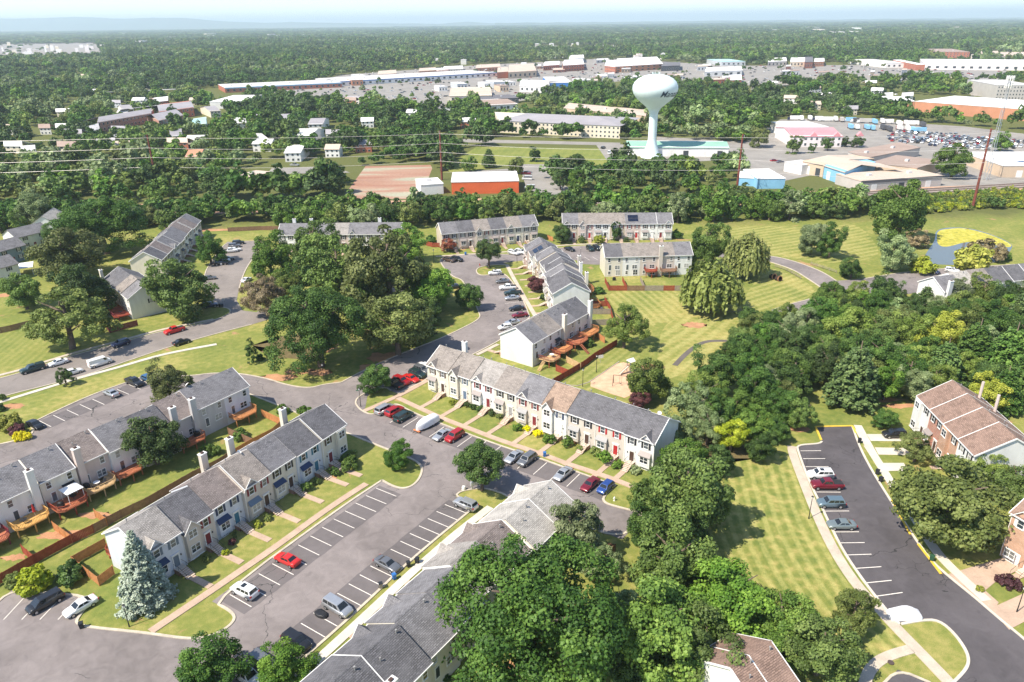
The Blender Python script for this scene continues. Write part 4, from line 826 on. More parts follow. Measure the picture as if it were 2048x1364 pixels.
for lab, kd, co, p, dg in (
    ('silver minivan, first in the bays facing the left lawn', 'minivan', 'silver', zz('B', 262, 1105), HERO_F), ('dark red SUV beside the silver minivan', 'suv', 'red', zz('B', 320, 1118), HERO_F), ('dark slate minivan next to the covered boat', 'minivan', 'dark green', zz('B', 372, 1148), HERO_F),
    ('silver sedan right of the covered boat', 'sedan', 'silver', zz('B', 597, 1256), HERO_F + 180), ('red SUV right of the silver sedan by the boat', 'suv', 'red', zz('B', 670, 1264), HERO_F + 180), ('silver sedan below the tall cone bush, paired with a grey SUV', 'sedan', 'silver', (1028, 913), HERO_F + 180), ('grey SUV right of the paired silver sedan', 'suv', 'grey', (1054, 919), HERO_F + 180),
    ('pale silver sedan parked alone before the seventh townhouse', 'sedan', 'silver', (1126, 947), HERO_F + 180), ('dark red sedan beside the blue hatchback', 'sedan', 'maroon', (1180, 968), HERO_F + 180), ('bright blue hatchback at the end of the bays', 'hatch', 'blue', (1211, 974), HERO_F + 180),
    ('black pickup behind the small round island tree', 'pickup', 'black', zz('B', 315, 958), HL + 180), ('red SUV between the black pickup and a red car', 'suv', 'red', zz('B', 358, 940), HL), ('bright red sedan next to the red SUV by the corner house', 'sedan', 'bright red', zz('B', 415, 925), HL), ('dark green SUV by the corner house', 'suv', 'dark green', zz('B', 452, 900), HL), ('dark grey car behind the green SUV', 'suv', 'grey', zz('B', 478, 876), HL), ('white car half hidden behind the corner house', 'sedan', 'white', zz('B', 500, 855), HL),
    ('bright red sedan alone in the main lot', 'sedan', 'bright red', zz('D', 1680, 645), B_F), ('white SUV with dark sunroof in the main lot', 'suv', 'white', zz('D', 1430, 828), B_F), ('dark grey sedan by the blue bin', 'sedan', 'grey', zz('E', 277, 672), E_F), ('silver minivan beside the black tarp', 'minivan', 'silver', zz('D', 1975, 922), E_F), ('black SUV behind the bright young tree', 'suv', 'black', zz('D', 1735, 1125), E_F), ('dark grey SUV lower behind the bright young tree', 'suv', 'grey', zz('D', 1540, 1250), E_F), ('white SUV at the bottom edge behind the young tree', 'suv', 'white', zz('D', 1450, 1330), E_F),
    ('silver SUV on the bay beside the lollipop tree', 'suv', 'silver', zz('E', 735, 322), E_F + 180), ('black minivan in the lower left bays', 'minivan', 'black', zz('D', 263, 895), 232), ('white coupe in the lower left bays', 'sedan', 'white', zz('D', 470, 918), 232),
    ('black sedan at the left end of the left lot', 'sedan', 'black', zz('A', 205, 1195), A_F + 180), ('silver sedan alone in the left lot', 'sedan', 'silver', zz('A', 650, 1012), A_F), ('black pickup in the left lot', 'pickup', 'black', zz('A', 785, 948), A_F + 180), ('blue hatchback beside the olive crape tree', 'hatch', 'sky blue', zz('A', 868, 928), A_F + 180),
    ('white sedan on the left street behind the dark pickup', 'sedan', 'white', zz('A', 340, 832), S_F + 180), ('white coupe behind the slim young tree', 'sedan', 'white', zz('A', 425, 887), S_F), ('white cargo van on the left street', 'van', 'white', zz('A', 585, 835), S_F), ('dark blue SUV on the left street', 'suv', 'navy', zz('A', 706, 722), S_F + 180), ('red pickup on the left street', 'pickup', 'bright red', zz('A', 1020, 645), S_F + 180), ('black coupe driving on the left street', 'sedan', 'black', zz('A', 1062, 712), S_F),
    ('blue SUV at the nose of the left court', 'suv', 'navy', k4(1405, 1170), 20), ('black SUV beside the round tree on the left court', 'suv', 'black', k4(1530, 680), 20), ('white car behind the black SUV on the left court', 'suv', 'white', k4(1565, 648), 20), ('dark car behind the white car on the left court', 'sedan', 'black', k4(1615, 625), 20), ('white pickup far up the left court', 'pickup', 'white', k4(1640, 535), 20), ('white sedan beside the far white pickup', 'sedan', 'white', k4(1695, 518), 20), ('dark SUV second from the top of the left court', 'suv', 'grey', k4(1690, 475), 20), ('black SUV at the top of the left court', 'suv', 'black', k4(1735, 440), 20), ('grey car under the big bright maple', 'sedan', 'grey', k4(1395, 850), 20), ('white sedan at the right of the left court', 'sedan', 'white', k4(1830, 872), 75),
    ('white SUV on the upper kerb island bay', 'suv', 'white', k1(352, 618), 184), ('dark grey sedan above the white pickup', 'sedan', 'grey', k1(440, 712), 186), ('white pickup in the upper court', 'pickup', 'white', k1(500, 788), 188), ('dark green pickup in the upper court', 'pickup', 'dark green', k1(560, 852), 190), ('silver sedan below the green pickup', 'sedan', 'silver', k1(550, 908), 191), ('black sedan in the upper court', 'sedan', 'black', k1(605, 1030), 194), ('dark red sedan lowest in the upper court', 'sedan', 'maroon', k1(640, 1108), 197), ('silver sedan half hidden behind the deck row roof', 'sedan', 'silver', k1(555, 1195), 200), ('white hatchback half hidden behind the deck row roof', 'hatch', 'white', k1(470, 1250), 202),
    ('white SUV under the top centre row, left', 'suv', 'white', k1(570, 382), -40), ('white SUV under the top centre row, right', 'suv', 'white', k1(652, 372), -40), ('brown SUV at the far left of the upper court', 'suv', 'brown', zz('B', 640, 233), -35), ('black SUV beside the brown SUV', 'suv', 'black', zz('B', 685, 229), -35), ('black car in tree shade on the upper court', 'sedan', 'black', zz('B', 680, 386), 20),
    ('black sedan before the solar row, left', 'sedan', 'black', q6((1100, 400), 230, 572), -50), ('dark green SUV before the solar row', 'suv', 'dark green', q6((1100, 400), 470, 568), -75), ('black SUV before the solar row', 'suv', 'black', q6((1100, 400), 548, 562), -70),
    ('white SUV in the sealed right lot', 'suv', 'white', zz('G', 858, 148), R_F), ('dark red pickup in the sealed right lot', 'pickup', 'maroon', zz('G', 895, 208), R_F), ('teal grey SUV in the sealed right lot', 'suv', 'teal grey', zz('G', 918, 315), R_F), ('grey green sedan in the sealed right lot', 'sedan', 'grey green', zz('G', 980, 440), R_F), ('black SUV on the driveway by the brick row', 'suv', 'black', zz('C', 1290, 1252), 180),
    ('dark SUV in the court by the pond', 'suv', 'navy', zz('C', 1512, 300), -60), ('white SUV in the court by the pond', 'suv', 'white', zz('C', 1628, 295), -30)):
    car(lab, kd, co, *p, dg, roof=(kd == 'suv' and co == 'white'))
car('dark teal pickup with a capped bed on the left street', 'pickup', 'dark green', *zz('A', 190, 870), S_F + 180, cap=True)
# covered car and covered boat
M_TARP = plain('white_tarp', (.82, .82, .82), .6, .3, var=.1, scale=3.)
M_TARPB = plain('black_tarp', (.02, .02, .022), .5, .4)
def tarp_mesh(name, L, W, prof, mat, seed=1):
    r = random.Random(seed); v = []; f = []; nx, ny = len(prof), 13
    for i, (u, hz, wf) in enumerate(prof):
        for j in range(ny):
            a = math.pi * j / (ny - 1); c, s = math.cos(a), math.sin(a)
            y = W / 2 * wf * math.copysign(abs(c) ** .55, c); z = hz * abs(s) ** .5
            v.append((u * L / 2, y + r.uniform(-.03, .03), max(0, z + r.uniform(-.03, .03) * (s > .05))))
    for i in range(nx - 1):
        for j in range(ny - 1): f.append((i * ny + j, i * ny + j + 1, (i + 1) * ny + j + 1, (i + 1) * ny + j))
    f += [tuple(range(ny)), tuple(range((nx - 1) * ny, nx * ny))]
    me = bpy.data.meshes.new(name); me.from_pydata(v, [], f); me.materials.append(mat); me.polygons.foreach_set('use_smooth', [True] * len(f))
    bm = bmesh.new(); bm.from_mesh(me); bmesh.ops.recalc_face_normals(bm, faces=bm.faces); bm.to_mesh(me); bm.free(); return me
p = zw('G', 1350, 962, .6); cc = thing('covered_car', 'car under a white cover beside the right kerb island', 'car', (p.x, p.y, .06), math.radians(R_F))
inst('cover', tarp_mesh('cover', 4.6, 1.95, [(-1, .5, .8), (-.9, .85, .95), (-.7, 1.02, 1), (-.5, 1.3, 1), (-.2, 1.5, 1), (.1, 1.48, 1), (.35, 1.2, 1), (.6, .98, 1), (.85, .85, .95), (1, .5, .8)], M_TARP), cc)
for x in (-1.4, 1.4):
    for s in (-1, 1): inst('wheel', CARLIB['sedan']['wheel'], cc, (x, s * .84, .3), 0. if s > 0 else math.pi, (.9, 1, .9))
p = zw('B', 508, 1190, .8); bo = thing('covered_boat', 'white shrink-wrapped boat on a trailer between the parked cars', 'boat', (p.x, p.y, .06), math.radians(HERO_F))
o = inst('cover', tarp_mesh('cover', 6.4, 2.2, [(-1, 1.0, .75), (-.9, 1.35, .95), (-.5, 1.6, 1.), (0, 1.75, 1.), (.45, 1.6, .9), (.75, 1.35, .6), (.93, 1.1, .28), (1, .95, .08)], M_TARP, 2), bo, (0, 0, .45)); o.rotation_euler = (0, 0, math.pi)
inst('hull', tarp_mesh('hull', 6.2, 2.0, [(-1, .55, .8), (-.5, .62, .95), (.4, .6, .8), (.9, .5, .3), (1, .4, .05)], plain('hull_blue', (.05, .12, .25), .3, .5), 3), bo, (0, 0, 1.06), math.pi).scale = (1, 1, -1)
mb = MB(); mb.box(-4.4, 2.6, -.06, .06, .38, .48, M_STEEL); mb.build('trailer_tongue', bo)
for s in (-1, 1): MB().box(-2.2, 2.6, s * .8 - .05, s * .8 + .05, .4, .52, M_STEEL).build('trailer_rail', bo); inst('wheel', CARLIB['suv']['wheel'], bo, (1.0, s * .98, .33), 0. if s > 0 else math.pi, (.85, 1, .85))
MB().box(-3.3, -2.9, -.9, .9, .3, .46, plain('orange_bracket', (.6, .2, .08))).build('trailer_frame', bo)
p = zw('D', 1880, 965, .2); tp = tag(inst('tarp_bundle', tarp_mesh('tarp', 2.3, 1.3, [(-1, .25, .6), (-.5, .5, 1), (0, .35, 1.1), (.5, .55, .9), (1, .2, .5)], M_TARPB, 5), None, (p.x, p.y, .06), math.radians(E_F)), 'heap of black tarp lying beside the silver minivan', 'tarp')
# --- crowded vehicle yard far right: small cars one by one
def mini(kind):
    L, W, zh, zb, zd, zr, xc, x1, x2, xd = DIM[kind]
    mb = MB(); mb.prism([(-L / 2, .35), (L / 2, .35), (L / 2, zh - .2), (L / 2 - .3, zh), (xc, zb), (xd, zd), (-L / 2, zd - .05)], 'y', -W / 2, W / 2, CAR['white'])
    mb.prism([(x1, zr - .06), (x2, zr - .06), (x2 + .1, zr), (x1 - .1, zr)], 'y', -W * .38, W * .38, CAR['white'])
    g_ = MB(); g_.prism([(xc, zb), (xd, zd), (x2, zr - .065), (x1, zr - .065)], 'y', -W * .42, W * .42, M_CG)
    return mb.mesh('body'), g_.mesh('windows')
MINI = {k: mini(k) for k in ('sedan', 'suv', 'pickup', 'van')}
rc = random.Random(21)
def small_car(label, group, x, y, deg, kind=None, colour=None):
    kind = kind or rc.choice(['sedan', 'sedan', 'suv', 'suv', 'pickup', 'van']); colour = colour or rc.choice(['white', 'white', 'white', 'silver', 'silver', 'black', 'grey', 'red', 'navy'])
    c = thing('car', label.format(colour), 'car', (x, y, .06), math.radians(deg), group); b_, g_ = MINI[kind]
    inst('body', b_, c, mats=[CAR[colour]]); inst('windows', g_, c); return c
# ================================================================ buildings beyond the railway, water tower, poles
BW = {k: plain('wall_' + k, c, .7, .2, var=.14, scale=.15, fine=2.) for k, c in dict(white=(.78, .76, .72), tan=(.6, .46, .33), orange=(.68, .14, .05), cream=(.72, .64, .5), concrete=(.5, .46, .42), blue=(.25, .5, .68), deepblue=(.06, .2, .5), dark=(.1, .1, .11), pinkw=(.76, .7, .68), brick=(.44, .16, .1), rust=(.52, .24, .14), greyw=(.5, .52, .54)).items()}
BR = {k: plain('roof_' + k, c, .75, .2, var=.16, scale=.08, fine=1.2) for k, c in dict(white=(.82, .8, .77), tan=(.56, .45, .36), brown=(.36, .27, .22), green=(.26, .46, .35), pink=(.66, .28, .3), grey=(.34, .32, .33), dark=(.16, .15, .155), lightgrey=(.6, .58, .56), orange=(.5, .25, .15), teal=(.4, .6, .58)).items()}
mgw, t, b = newmat('far_glass', .15, .6); b.inputs['Base Color'].default_value = (.05, .06, .07, 1); M_FG = mgw
def block(label, cat, eL, eR, far, h, wall, roof, kind='flat', win=(0, 0), doors=0, rise=2.2, group=None, trim=None, name='building', side=0, front=None):
    a, b_, c = P(*eL, h), P(*eR, h), P(*far, h)
    u = b_ - a; L = u.length; u.normalize(); n = Vector((-u.y, u.x)); D = max(6., (c - a).dot(n)); sk = (c - a).dot(u)
    if abs(sk) < D * .5: sk = 0.
    o = thing(name, label, cat, (a.x, a.y, 0), math.atan2(u.y, u.x), group)
    fr = front if front is not None else min(130, .075 * a.y)
    CLEAR.append([a - u * 4 - n * fr, b_ + u * 4 - n * fr, b_ + u * (3 + sk) + n * (D + 2), a + u * (sk - 3) + n * (D + 2)])
    W_, R_ = BW.get(wall) or WALL[wall], BR[roof]
    ft = [(0, 0), (L, 0), (L + sk, D), (sk, D)]
    mb = MB(); mb.prism(ft, 'z', 0, h, W_); mb.build('wall', o)
    mb = MB()
    if kind == 'flat':
        mb.prism([(-.2, -.2), (L + .2, -.2), (L + sk + .2, D + .2), (sk - .2, D + .2)], 'z', h + .004, h + .35, R_); mb.build('roof', o)
        for i in range(max(1, int(L / 22))):
            x = L * (i + .5) / max(1, int(L / 22)); m2 = MB(); m2.box(x - 1.1, x + 1.1, D * .45, D * .45 + 1.8, h + .352, h + 1.5, BR['lightgrey']); m2.build('rooftop_unit', o)
    else:
        if kind == 'gable':
            for sg in (0, 1):
                y0, y1 = (-.5, D / 2) if not sg else (D + .5, D / 2)
                slab(mb, [(-.4, y0, h - .3), (L + .4, y0, h - .3), (L + .4 + sk / 2, y1, h + rise), (-.4 + sk / 2, y1, h + rise)], .25, R_)
            mb.build('roof', o)
            m2 = MB()
            for x, s_ in ((.02, 0), (L - .02, 1)): m2.prism([(0, h + .002), (D, h + .002), (D / 2, h + rise - .3)], 'x', x - .02 if not s_ else x - .03, x + .03 if not s_ else x + .02, W_)
            if not sk:
                MB().prism([(0, h + .002), (D, h + .002), (D / 2, h + rise - .3)], 'x', .0, .06, W_).build('gable', o); MB().prism([(0, h + .002), (D, h + .002), (D / 2, h + rise - .3)], 'x', L - .06, L, W_).build('gable', o)
        elif kind == 'hip':
            i = min(D / 2, L / 2 - .5); e = .5; z0 = h + .01
            A, B_, C_, D2 = (-e, -e, z0), (L + e, -e, z0), (L + e, D + e, z0), (-e, D + e, z0); E_, F_ = (i, D / 2, h + rise), (L - i, D / 2, h + rise)
            for f in ((A, B_, F_, E_), (C_, D2, E_, F_), (B_, C_, F_), (D2, A, E_)): mb.face(f, R_)
            mb.build('roof', o)
    rows, cols = win
    if rows:
        ww = L / cols * .38; wh = h / rows * .42
        wm = cached(('fw', round(ww, 1), round(wh, 1)), lambda: MB().box(-ww / 2 - .08, ww / 2 + .08, -.06, 0, -.08, wh + .08, M_TRIM).box(-ww / 2, ww / 2, -.09, -.061, 0, wh, M_FG).mesh('window'))
        for r in range(rows):
            for k in range(cols): inst('window', wm, o, (L * (k + .5) / cols, -.004, h * (r + .28) / rows))
    for k in range(doors):
        x = L * (k + .5) / doors; MB().box(x - 1.6, x + 1.6, -.08, -.005, 0, h * .62, M_FG if k % 2 else BW['white']).build('door', o)
    if trim: MB().box(-.1, L + .1, -.25, -.206, h - 1., h + .3, BW[trim]).build('fascia', o)
    return o
def T(a, b_): return zz('T', a, b_)
def U(a, b_): return zz('U', a, b_)
def S(a, b_): return zz('S', a, b_)
B_ = 'building'
block('orange-red warehouse with flat white roof behind the railway', 'warehouse', T(652, 1068), T(1046, 1060), T(606, 1014), 6, 'orange', 'white', win=(0, 0), doors=0)
block('small white shed left of the orange-red warehouse', 'shed', T(472, 1085), T(604, 1076), T(484, 1048), 5, 'white', 'white')
block('long cream apartment block with grey hipped roof', 'apartments', T(930, 706), T(1640, 738), T(905, 655), 9, 'cream', 'grey', 'hip', (3, 30), rise=3.2, front=9)
block('long tan warehouse behind the apartment block', 'warehouse', T(1308, 634), T(1790, 680), T(1340, 604), 6, 'tan', 'tan', front=10)
block('cream church hall with a tan gabled roof', 'hall', T(640, 560), T(888, 556), T(630, 512), 7, 'cream', 'tan', 'gable', (1, 6))
block('dark flat-roofed shop row behind the trees', 'shop', T(735, 585), T(1046, 574), T(760, 562), 5, 'dark', 'dark', win=(1, 10))
block('white hall with brown gabled roof', 'hall', T(850, 616), T(1040, 606), T(832, 582), 6, 'white', 'brown', 'gable', (1, 5))
block('very long strip mall with a blue fascia', 'shop', T(0, 478), T(918, 424), T(10, 452), 6, 'white', 'lightgrey', trim='deepblue', win=(1, 26))
block('left end of the strip mall with grey roof', 'shop', S(1315, 515), S(2000, 484), S(1330, 492), 6, 'brick', 'lightgrey', trim='blue', win=(1, 20))
block('big tan store with a red sign front', 'shop', T(985, 424), T(1150, 414), T(990, 380), 9, 'tan', 'tan', win=(1, 6))
block('red store front joined to the strip mall', 'shop', T(920, 424), T(984, 420), T(924, 396), 9, 'brick', 'tan')
block('bright blue store among the far car parks', 'shop', T(1225, 486), T(1362, 484), T(1232, 450), 8, 'deepblue', 'greyw' if False else 'lightgrey')
block('store with curved light grey roof left of the blue store', 'shop', T(1052, 502), T(1226, 508), T(1062, 466), 7, 'white', 'lightgrey', 'gable', (1, 6), rise=2.5)
for i, (a, c, d, h, wl, rf) in enumerate((((1190, 385), (1282, 380), (1200, 362), 8, 'brick', 'white'), ((1305, 384), (1428, 376), (1312, 352), 10, 'brick', 'white'), ((1340, 345), (1428, 340), (1346, 325), 9, 'white', 'white'), ((1550, 384), (1612, 392), (1560, 350), 10, 'brick', 'white'), ((1612, 390), (1890, 374), (1622, 344), 9, 'rust', 'white'), ((1880, 388), (1990, 384), (1890, 366), 8, 'dark', 'dark'), ((795, 400), (940, 392), (800, 380), 6, 'rust', 'tan'), ((600, 408), (720, 402), (606, 390), 6, 'cream', 'white'), ((460, 418), (560, 412), (466, 400), 6, 'rust', 'tan'), ((220, 438), (330, 430), (226, 416), 6, 'rust', 'tan'))):
    block(['low red brick hall at the edge of the far woods', 'red brick school with white roof by the far woods', 'white roofed hall behind the red brick school', 'tall brick church front near the water tower top', 'long orange brick school with white roof', 'dark roofed hall right of the orange brick school', 'rust walled shop behind the strip mall', 'cream shop behind the strip mall', 'rust walled house row behind the strip mall', 'rust walled house row at the far left of the mall'][i], B_, T(*a), T(*c), T(*d), h, wl, rf, win=(2 if h > 8 else 1, 8))
block('low white works hall with green metal roof at the water tower', 'warehouse', T(1682, 858), U(322, 862), T(1692, 822), 6, 'white', 'green', 'gable', doors=6, rise=1.6, front=42)
block('white truck depot with row of tall doors', 'warehouse', U(690, 750), U(905, 744), U(612, 714), 7, 'white', 'white', doors=4)
pk = block('white office with pink hipped roof and three gables', 'office', U(694, 794), U(986, 794), U(690, 742), 7.5, 'pinkw', 'pink', 'gable', (2, 9), rise=2.6)
for k in range(3):
    x = 14 + k * 15; MB().prism([(x - 2.4, 7.2), (x + 2.4, 7.2), (x, 10)], 'y', -.45, 3., BR['pink']).build('gable', pk)
block('tan warehouse with blue trim and tan gable, left of a pair', 'warehouse', U(757, 938), U(880, 962), U(950, 888), 7, 'tan', 'tan', 'gable', trim=None, rise=1.2, doors=2)
block('tan warehouse with blue trim, right of a pair', 'warehouse', U(882, 966), U(1002, 1004), U(1062, 914), 7, 'blue', 'tan', 'gable', rise=1.2, doors=2)
block('small white garage before the tan warehouses', 'garage', U(648, 950), U(750, 970), U(722, 934), 5, 'white', 'lightgrey', doors=1)
block('long low concrete depot with brown roof beside the railway', 'warehouse', U(1096, 1062), U(1572, 1030), U(1040, 1014), 5, 'concrete', 'tan', doors=3, trim='dark')
block('brown flat-roofed works building, upper', 'warehouse', U(1132, 926), U(1440, 866), U(1020, 890), 5, 'concrete', 'brown')
block('brown flat-roofed works building, lower', 'warehouse', U(1422, 986), U(1562, 940), U(1172, 948), 6, 'tan', 'brown')
block('tan walled warehouse with white roof at the right edge', 'warehouse', U(1926, 972), U(2350, 972), U(1742, 892), 6, 'tan', 'white', doors=2)
block('wide brick warehouse with white roof far right', 'warehouse', U(1412, 594), U(2350, 662), U(1500, 553), 9, 'rust', 'white')
block('left wing of the wide brick warehouse', 'warehouse', U(1256, 592), U(1410, 594), U(1330, 566), 8, 'rust', 'white')
block('blue walled workshop beside the railway', 'workshop', U(492, 1048), U(652, 1046), U(470, 992), 5, 'blue', 'white')
block('small pale blue shed behind the second pole', 'shed', U(372, 1040), U(480, 1046), U(380, 1004), 4, 'blue', 'white')
block('red office block with dark window bands', 'office', U(1535, 304), U(1732, 304), U(1560, 286), 14, 'brick', 'brown', win=(4, 10))
block('long white mall with pink walls far right', 'shop', U(1472, 376), U(2300, 384), U(1480, 346), 8, 'pinkw', 'white', win=(1, 16))
block('red store front left of the long white mall', 'shop', U(1420, 378), U(1470, 378), U(1424, 350), 9, 'brick', 'white')
block('concrete office at the right edge behind the mast', 'office', U(1896, 500), U(2120, 500), U(1920, 468), 14, 'concrete', 'lightgrey', win=(4, 12))
for i, (a, c, d, h, wl, rf) in enumerate((((550, 362), (660, 358), (556, 340), 8, 'concrete', 'white'), ((680, 362), (780, 360), (686, 338), 8, 'cream', 'white'), ((765, 365), (815, 363), (768, 334), 10, 'brick', 'dark'), ((820, 362), (880, 360), (824, 342), 8, 'rust', 'white'), ((280, 362), (420, 360), (286, 346), 7, 'teal' if False else 'greyw', 'teal'), ((180, 420), (400, 412), (190, 396), 7, 'white', 'white'), ((330, 470), (395, 468), (335, 440), 8, 'brick', 'white'), ((1245, 372), (1400, 370), (1250, 345), 7, 'white', 'lightgrey'), ((1740, 320), (1900, 318), (1750, 300), 8, 'pinkw', 'tan'), ((1900, 330), (2100, 328), (1910, 306), 8, 'concrete', 'tan'), ((1210, 570), (1280, 566), (1216, 546), 5, 'white', 'white'), ((1330, 566), (1400, 562), (1336, 544), 5, 'white', 'lightgrey'))):
    block(f'{["concrete", "cream", "dark roofed brick", "rust brick", "teal roofed", "wide white", "brick-fronted", "grey roofed white", "pinkish", "low concrete", "tiny white", "tiny grey roofed"][i]} commercial building in the far right town', B_, U(*a), U(*c), U(*d), h, wl, rf, win=(1, 5), group='far right town buildings')
block('red brick apartment row with dormers in the left woods', 'apartments', S(928, 705), S(1070, 672), S(858, 676), 9, 'redbrick', 'grey', 'gable', (3, 8), rise=3)
block('long grey-roofed brick row left of the dormer row', 'apartments', S(566, 716), S(880, 662), S(600, 688), 8, 'redbrick', 'grey', 'gable', (2, 14), rise=2.5)
block('grey-roofed brick row behind the dormer row', 'apartments', S(930, 655), S(1132, 628), S(920, 612), 8, 'brick', 'grey', 'gable', (2, 8), rise=2.5)
block('small red brick block in the left woods', B_, S(895, 600), S(982, 590), S(902, 574), 8, 'brick', 'white', win=(2, 4))
block('large white-roofed hall in the left woods', 'hall', S(1226, 596), S(1406, 594), S(1240, 560), 7, 'white', 'white')
for i, (a, c, d, h, wl, rf) in enumerate((((1705, 790), (1816, 790), (1712, 754), 6, 'white', 'white'), ((1802, 726), (1888, 724), (1806, 694), 6, 'white', 'grey'), ((1664, 892), (1756, 890), (1670, 852), 6, 'white', 'white'), ((1364, 720), (1440, 716), (1368, 692), 5, 'white', 'lightgrey'), ((1120, 735), (1204, 722), (1130, 694), 6, 'cream', 'teal'), ((718, 640), (782, 636), (722, 618), 5, 'white', 'grey'), ((502, 440), (575, 444), (508, 405), 6, 'white', 'lightgrey'), ((1085, 915), (1168, 912), (1092, 882), 5, 'white', 'orange'), ((995, 800), (1062, 790), (1000, 762), 5, 'white', 'grey'), ((126, 886), (204, 880), (134, 862), 5, 'greyw', 'lightgrey'), ((524, 768), (578, 752), (528, 740), 5, 'white', 'lightgrey'), ((1645, 700), (1695, 698), (1650, 668), 6, 'white', 'grey'), ((1520, 820), (1575, 815), (1526, 776), 5, 'white', 'lightgrey'), ((1230, 650), (1290, 646), (1236, 622), 6, 'cream', 'grey'), ((560, 590), (630, 590), (540, 520), 5, 'white', 'lightgrey'))):
    block(['white house with white roof, biggest in the left woods', 'white gabled house above the biggest white house', 'white house by the street below the biggest white house', 'small white house left of the white houses', 'cream house with teal roof beside the dormer row', 'small white house above the grey-roofed row', 'white house high in the left woods', 'white shed with orange roof in the left woods', 'small white house below the dormer row', 'pale shed at the far left woods edge', 'small white shed left of the first pole', 'white house near the gabled house', 'small white house left of the biggest white house', 'cream house right of the white-roofed hall', 'pale long roof along the street in the left woods'][i], 'house', S(*a), S(*c), S(*d), h, wl, rf, 'gable', (2, 3), rise=2.4, name='house')
block('tan workshop beside the bare lot, left of the street', 'workshop', S(1455, 1042), S(1592, 1008), S(1405, 1022), 5, 'tan', 'tan', doors=2)
block('dark open shed left of the tan workshop', 'shed', S(1322, 1076), S(1448, 1046), S(1300, 1050), 4, 'dark', 'brown')
# scattered shops and parked cars of the far town
rs = random.Random(9); shop_w = [P(*p) for p in shop]
cnt = 0
for k in range(4000):
    px, py = rs.uniform(300, 2040), rs.uniform(118, 178); p = P(px, py)
    if not inside(shop_w, p.x, p.y): continue
    if cnt < 46 and rs.random() < .3:
        if any(inside(q, p.x, p.y) for q in CLEAR[-90 - cnt:] if len(q) == 4): continue
        wpx = rs.uniform(8, 26); h = rs.uniform(4, 8); wl = rs.choice(['white', 'white', 'cream', 'rust', 'brick', 'greyw', 'tan']); rf = rs.choice(['white', 'white', 'lightgrey', 'tan', 'brown'])
        block(f'{ {"white": "white", "cream": "cream", "rust": "rust brick", "brick": "red brick", "greyw": "grey", "tan": "tan"}[wl]} shop with {rf} roof among the far car parks', 'shop', (px, py), (px + wpx, py - wpx * .04), (px + 1, py - rs.uniform(2.2, 4.)), h, wl, rf, win=(1, 3), group='small shops of the far car parks'); cnt += 1
    elif cnt >= 46: break
cnt = 0
for k in range(3000):
    px, py = rs.uniform(400, 2040), rs.uniform(122, 178); p = P(px, py)
    if cnt >= 60: break
    if not inside(shop_w, p.x, p.y) or any(inside(q, p.x, p.y) for q in CLEAR if len(q) == 4): continue
    small_car('{} car parked in the far shopping lots', 'cars in the far shopping lots', p.x, p.y, rs.choice([20, 25, 110, 200]), rs.choice(['sedan', 'suv', 'van']), rs.choice(['white', 'white', 'silver', 'grey', 'red', 'navy'])); cnt += 1
# countless more tiny cars of the far lots, as one mass
mbs = MB(); nb_ = 0; cols_ = [CAR[c_] for c_ in ('white', 'white', 'silver', 'grey', 'black', 'red', 'navy')]
SHOPP = [P(*p) for p in shop]; bl = [q for q in CLEAR if len(q) == 4]
for k in range(9000):
    if nb_ >= 750: break
    px, py = rs.uniform(380, 2046), rs.uniform(118, 200); p = P(px, py)
    row_ = math.sin(p.y * .42 + p.x * .05)
    if row_ < .1 or not inside(SHOPP, p.x, p.y): continue
    a = .35 + rs.choice([0, 1.57]); u3 = Vector((math.cos(a), math.sin(a))); n4 = Vector((-u3.y, u3.x)); m_ = rs.choice(cols_)
    mbs.prism([p + u3 * 2.2 + n4 * .9, p - u3 * 2.2 + n4 * .9, p - u3 * 2.2 - n4 * .9, p + u3 * 2.2 - n4 * .9], 'z', .3, 1.0, m_)
    mbs.prism([p + u3 * .8 + n4 * .75, p - u3 * 1.4 + n4 * .75, p - u3 * 1.4 - n4 * .75, p + u3 * .8 - n4 * .75], 'z', 1.001, 1.5, M_CG); mbs.prism([p + u3 * .5 + n4 * .65, p - u3 * 1.1 + n4 * .65, p - u3 * 1.1 - n4 * .65, p + u3 * .5 - n4 * .65], 'z', 1.501, 1.56, m_); nb_ += 1
tag(mbs.build('far_parked_cars'), 'countless tiny parked cars across the far shopping lots', 'cars', kind='stuff')
# parked rows in the vehicle yard
yard_px = ZU((1150, 800), (1200, 770), (1500, 745), (1710, 742), (2060, 800), (2060, 872), (1880, 880), (1740, 872), (1560, 872), (1440, 842), (1330, 842))
yw = [P(*p) for p in yard_px]; cnt = 0
u_ = (P(*U(2048, 850)) - P(*U(1200, 790))).normalized(); n2 = Vector((-u_.y, u_.x)); o_ = P(*U(1150, 860))
for r in range(22):
    for k in range(90):
        p = o_ + u_ * (k * 3.1) + n2 * (r * 7.5 - 40)
        if not inside(yw, p.x, p.y) or rs.random() < .22 or cnt >= 170 or any(inside(q, p.x, p.y) for q in CLEAR if len(q) == 4 and q is not None and q not in (CLEAR[0],)): continue
        small_car('{} car in the crowded far vehicle yard', 'cars in the far vehicle yard', p.x + rs.uniform(-.3, .3), p.y, math.degrees(math.atan2(n2.y, n2.x)) + rs.choice([0, 180]) + rs.uniform(-6, 6)); cnt += 1
